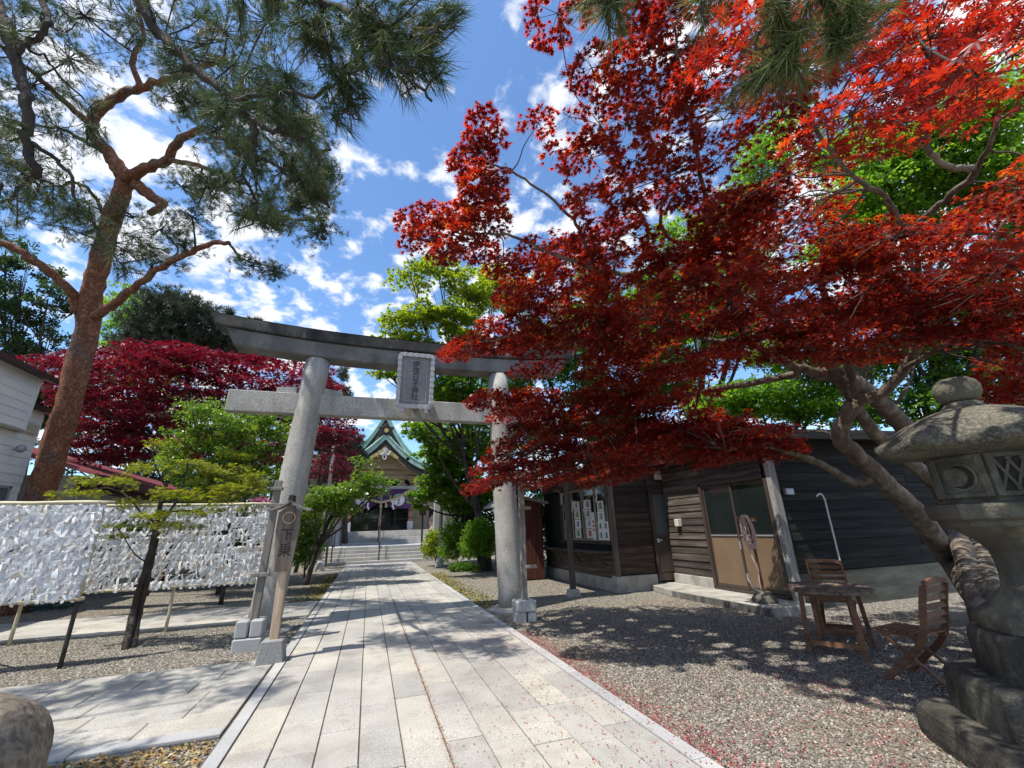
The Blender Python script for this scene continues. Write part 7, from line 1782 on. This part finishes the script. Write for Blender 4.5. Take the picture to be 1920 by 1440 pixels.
# clipped bushes right of the path
for lab, base, lobes, n, mt in (('yellow green azalea bush with pinkish tips beside the right flagpole', G0(820, 1058, 20), [(815, 1010, 14, 14, 20), (805, 1030, 12, 12, 20), (825, 1035, 10, 10, 19.8)], 1500, M_leaf_lime),
                          ('round green bush just right of the flagpole', G0(860, 1062, 18.5), [(855, 1005, 28, 24, 18.5), (845, 1030, 22, 18, 18.3), (875, 1020, 20, 22, 18.5)], 2600, M_leaf_fresh),
                          ('taller green bush beside the right gate column', G0(905, 1065, 16.5), [(900, 1000, 28, 26, 16.5), (890, 1025, 25, 20, 16.3), (918, 1015, 18, 28, 16.5)], 2800, M_leaf_fresh)):
    broad_tree('azalea_bush', lab, 'bush', base, pads_px(lobes), n, 0.13, mt, SPRAY3, 0.8, 0.04, rmm=(0.12, 0.25), tilt=0.9, group='azalea bushes right of the path')
broad_tree('ground_shrub', 'low spreading green shrub on the gravel by the bushes', 'shrub', G0(870, 1072, 17), pads_px([(865, 1062, 22, 6, 17), (890, 1066, 14, 5, 17)]), 900, 0.11, M_leaf_mid, SPRAY3, 0.8, 0.03, rmm=(0.1, 0.2), limbs=False)
# woods behind stall and shed
for lab, base, lobes, n, s, mt in (
    ('large fresh green tree behind the stall roof', G0(1050, 1000, 20), [(960, 560, 50, 40, 19), (1010, 640, 60, 45, 19), (1080, 700, 60, 50, 19), (960, 720, 60, 50, 19), (1120, 780, 70, 45, 19), (1000, 800, 60, 40, 19), (1180, 740, 50, 40, 19), (1160, 820, 60, 40, 18), (1100, 560, 60, 50, 18), (1180, 620, 70, 50, 18), (1260, 700, 60, 50, 17.5), (1080, 640, 60, 50, 18)], 16000, 0.22, M_leaf_mid),
    ('light green tree crown above the middle of the red maple', G0(1330, 980, 17), [(1280, 440, 50, 30, 16), (1340, 430, 40, 30, 16), (1250, 550, 70, 50, 17), (1340, 600, 80, 60, 17), (1230, 660, 60, 50, 17), (1400, 500, 50, 50, 16.5), (1430, 310, 45, 55, 15), (1390, 390, 50, 40, 15.5), (1470, 250, 40, 40, 15)], 9500, 0.20, M_leaf_fresh),
    ('sunlit green tree behind the shed roof', G0(1480, 950, 14), [(1420, 740, 60, 35, 14), (1500, 760, 60, 30, 14), (1560, 700, 60, 45, 14), (1480, 660, 60, 40, 14), (1600, 780, 50, 30, 13.5), (1350, 760, 60, 40, 14.5)], 9500, 0.17, M_leaf_fresh),
    ('high leafy green tree at the right edge behind bare maple limbs', G0(1800, 950, 12), [(1620, 380, 60, 50, 12), (1700, 330, 70, 60, 12), (1790, 270, 70, 60, 11.5), (1870, 190, 60, 70, 11), (1880, 300, 60, 60, 11), (1650, 280, 50, 50, 12), (1760, 400, 70, 50, 12), (1930, 400, 60, 60, 11), (1580, 450, 60, 50, 12.5), (1560, 300, 40, 50, 13), (1800, 160, 50, 50, 11.5)], 12000, 0.17, M_leaf_fresh),
    ('shaded dark green tree behind the lantern top', G0(1750, 950, 12.5), [(1720, 760, 60, 40, 12), (1800, 700, 70, 50, 12), (1880, 780, 60, 50, 12), (1700, 660, 60, 50, 12.5), (1900, 650, 60, 60, 12), (1780, 600, 60, 60, 12.5), (1860, 540, 60, 60, 12), (1680, 560, 60, 50, 13)], 9000, 0.18, M_leaf_mid),
    ('deep green wood behind the red roofed house and crimson maple', G0(250, 1000, 27), [(80, 790, 40, 50, 27), (110, 850, 40, 40, 27), (130, 760, 60, 60, 27), (220, 800, 60, 60, 27), (310, 780, 70, 60, 27), (400, 800, 70, 60, 27), (490, 790, 60, 60, 27), (560, 830, 50, 50, 27), (280, 880, 80, 50, 27), (450, 880, 80, 50, 27), (170, 700, 50, 40, 27.5)], 15000, 0.26, M_leaf_dark),
    ('dark evergreen mass behind the brown hut', G0(1000, 1040, 21), [(900, 960, 40, 30, 21), (950, 920, 50, 40, 21), (1000, 980, 50, 40, 20), (880, 1000, 40, 30, 22), (1050, 940, 50, 50, 18.5), (1040, 1010, 30, 30, 18)], 6500, 0.22, M_leaf_dark)):
    broad_tree('woodland_tree', lab, 'tree', base, pads_px(lobes), int(n*1.05), s*1.12, mt, SPRAY3, 0.55, 0.2, group=bg, rmm=(0.3, 0.6))
# ------------------------------------------------------------------ yew sapling in front of the racks
def sapling():
    b = np.array((-3.35, 8.75, 0.0))
    t = tree_root('yew_sapling', 'young yew with twin dark stems and flat yellow green sprays before racks', 'tree', b)
    sk = []
    def st(P, r0, r1, nm='stem', n=8):
        mb = MB(); Q = limb(mb, P, r0, r1, n, 5, 0.004, 0.12); sk.extend(Q); return part(nm, mb, M_bark_dark, t, smooth=True)
    w = 7.0
    q = lambda x, y, w=6.95: at(x, y, w)
    st([b-(0, 0, .05), q(252, 1140), q(272, 1070), q(290, 1005), q(300, 950), q(312, 905)], 0.062, 0.03)
    st([b+(.07, .03, -.05), q(262, 1150, 7.0), q(278, 1085, 7.0), q(294, 1010, 7.0)], 0.045, 0.035)
    st([q(297, 990), q(330, 940), q(345, 900), q(355, 850)], 0.026, 0.008)
    st([q(297, 985), q(265, 960), q(230, 925), q(190, 915), q(130, 925)], 0.022, 0.006)
    st([q(300, 960), q(370, 955), q(420, 930), q(480, 915)], 0.02, 0.006)
    st([q(310, 910), q(290, 870), q(285, 830)], 0.018, 0.006)
    st([q(285, 1060), q(255, 1040), q(228, 1000), q(222, 985)], 0.012, 0.005)
    SKA = np.array(sk); pos, nr, dr = [], [], []; tw = MB()
    for px, py, rx, ry, ww, n in ((150, 925, 45, 8, 6.8, 60), (215, 905, 40, 9, 6.8, 75), (250, 945, 30, 9, 6.9, 50), (290, 880, 40, 10, 6.9, 75), (330, 925, 40, 10, 6.6, 80), (395, 935, 40, 10, 6.8, 80), (450, 915, 40, 9, 6.9, 70), (350, 870, 35, 10, 7.0, 60), (420, 880, 35, 9, 7.1, 55), (240, 985, 30, 8, 6.8, 45), (340, 985, 45, 9, 6.6, 70), (220, 1005, 14, 6, 6.8, 18), (290, 835, 14, 8, 7.0, 22), (480, 895, 25, 8, 7.0, 40), (180, 900, 30, 7, 7.0, 40), (370, 960, 40, 9, 6.5, 60), (300, 965, 40, 8, 6.5, 50), (460, 955, 22, 6, 6.9, 25)):
        c = at(px, py, ww); r, rz = rx*ww/FPX, ry*ww/FPX; s = SKA[int(np.argmin(np.linalg.norm(SKA-c, axis=1)))]
        limb(tw, [s, (s+c)/2+(0, 0, .02), c], 0.009, 0.005, 5, 3)
        for _ in range(n//2):
            a = rnd.uniform(0, 2*PI); f = math.sqrt(rnd.random()); p = c+np.array((math.cos(a)*r*f, math.sin(a)*r*f, rnd.gauss(0, rz*0.5)))
            d0 = unit(p-s+(0, 0, .02))
            if rnd.random() < 0.3: limb(tw, [c, (c+p)/2, p], 0.004, 0.002, 3, 2)
            for k in range(10):
                pos.append(p+rng.normal(0, 0.035, 3)*np.array((1, 1, .4))); nr.append(unit(np.array((0, 0, 1.0))+rng.normal(size=3)*0.35)); dr.append(d0*0.8+rng.normal(size=3)*0.55)
    part('twigs', tw, M_bark_dark, t, kind='stuff')
    n = len(pos); tp_ = spray(7, 9, 0.16)
    scatter('needle_sprays', tp_, np.array(pos), basis(np.array(nr), np.array(dr)), 0.062*rng.uniform(0.7, 1.2, n), np.clip(rng.normal(.55, .25, n), 0, 1), M_yew, t, kind='stuff')
sapling()
mb = MB(); limb(mb, [at(415, 1125, 10.2)*np.array((1, 1, 0)), at(418, 1090, 10.2), at(410, 1050, 10.2)], 0.05, 0.04, 7)
t = tree_root('young_tree', 'young dark stemmed tree standing behind the rear paper rack', 'tree', at(415, 1125, 10.4)*np.array((1, 1, 0)))
mb = MB(); b = np.array(t.location); limb(mb, [b-(0, 0, .05), b+(0.02, 0, 0.8), b+(0.1, 0.05, 1.8), b+(0.05, 0.1, 2.6)], 0.06, 0.025, 8); part('trunk', mb, M_bark_dark, t, smooth=True)
pz = pads_px([(440, 880, 45, 14, 10.4), (400, 905, 40, 12, 10.4), (480, 915, 30, 10, 10.4), (450, 850, 35, 12, 10.6)])
C_, R_ = blob_clumps(pz, 14, 0.12, 0.25); p, n_, d = leaf_cloud(C_, R_, 2600, 0.3); scatter('crown', spray(7, 9, 0.16), p, basis(n_, d), 0.075*rng.uniform(.7, 1.2, 2600), np.clip(rng.normal(.5, .25, 2600), 0, 1), M_yew, t, kind='stuff')
# pink azalea glimpsed behind the rear rack
az = broad_tree('pink_azalea', 'patch of pink azalea blossom behind the rear rack end', 'bush', G0(495, 1020, 14), pads_px([(495, 937, 14, 6, 14), (485, 955, 16, 10, 14)]), 500, 0.10, M_azalea, SPRAY3, 0.6, 0.02, rmm=(0.08, 0.16), limbs=False)
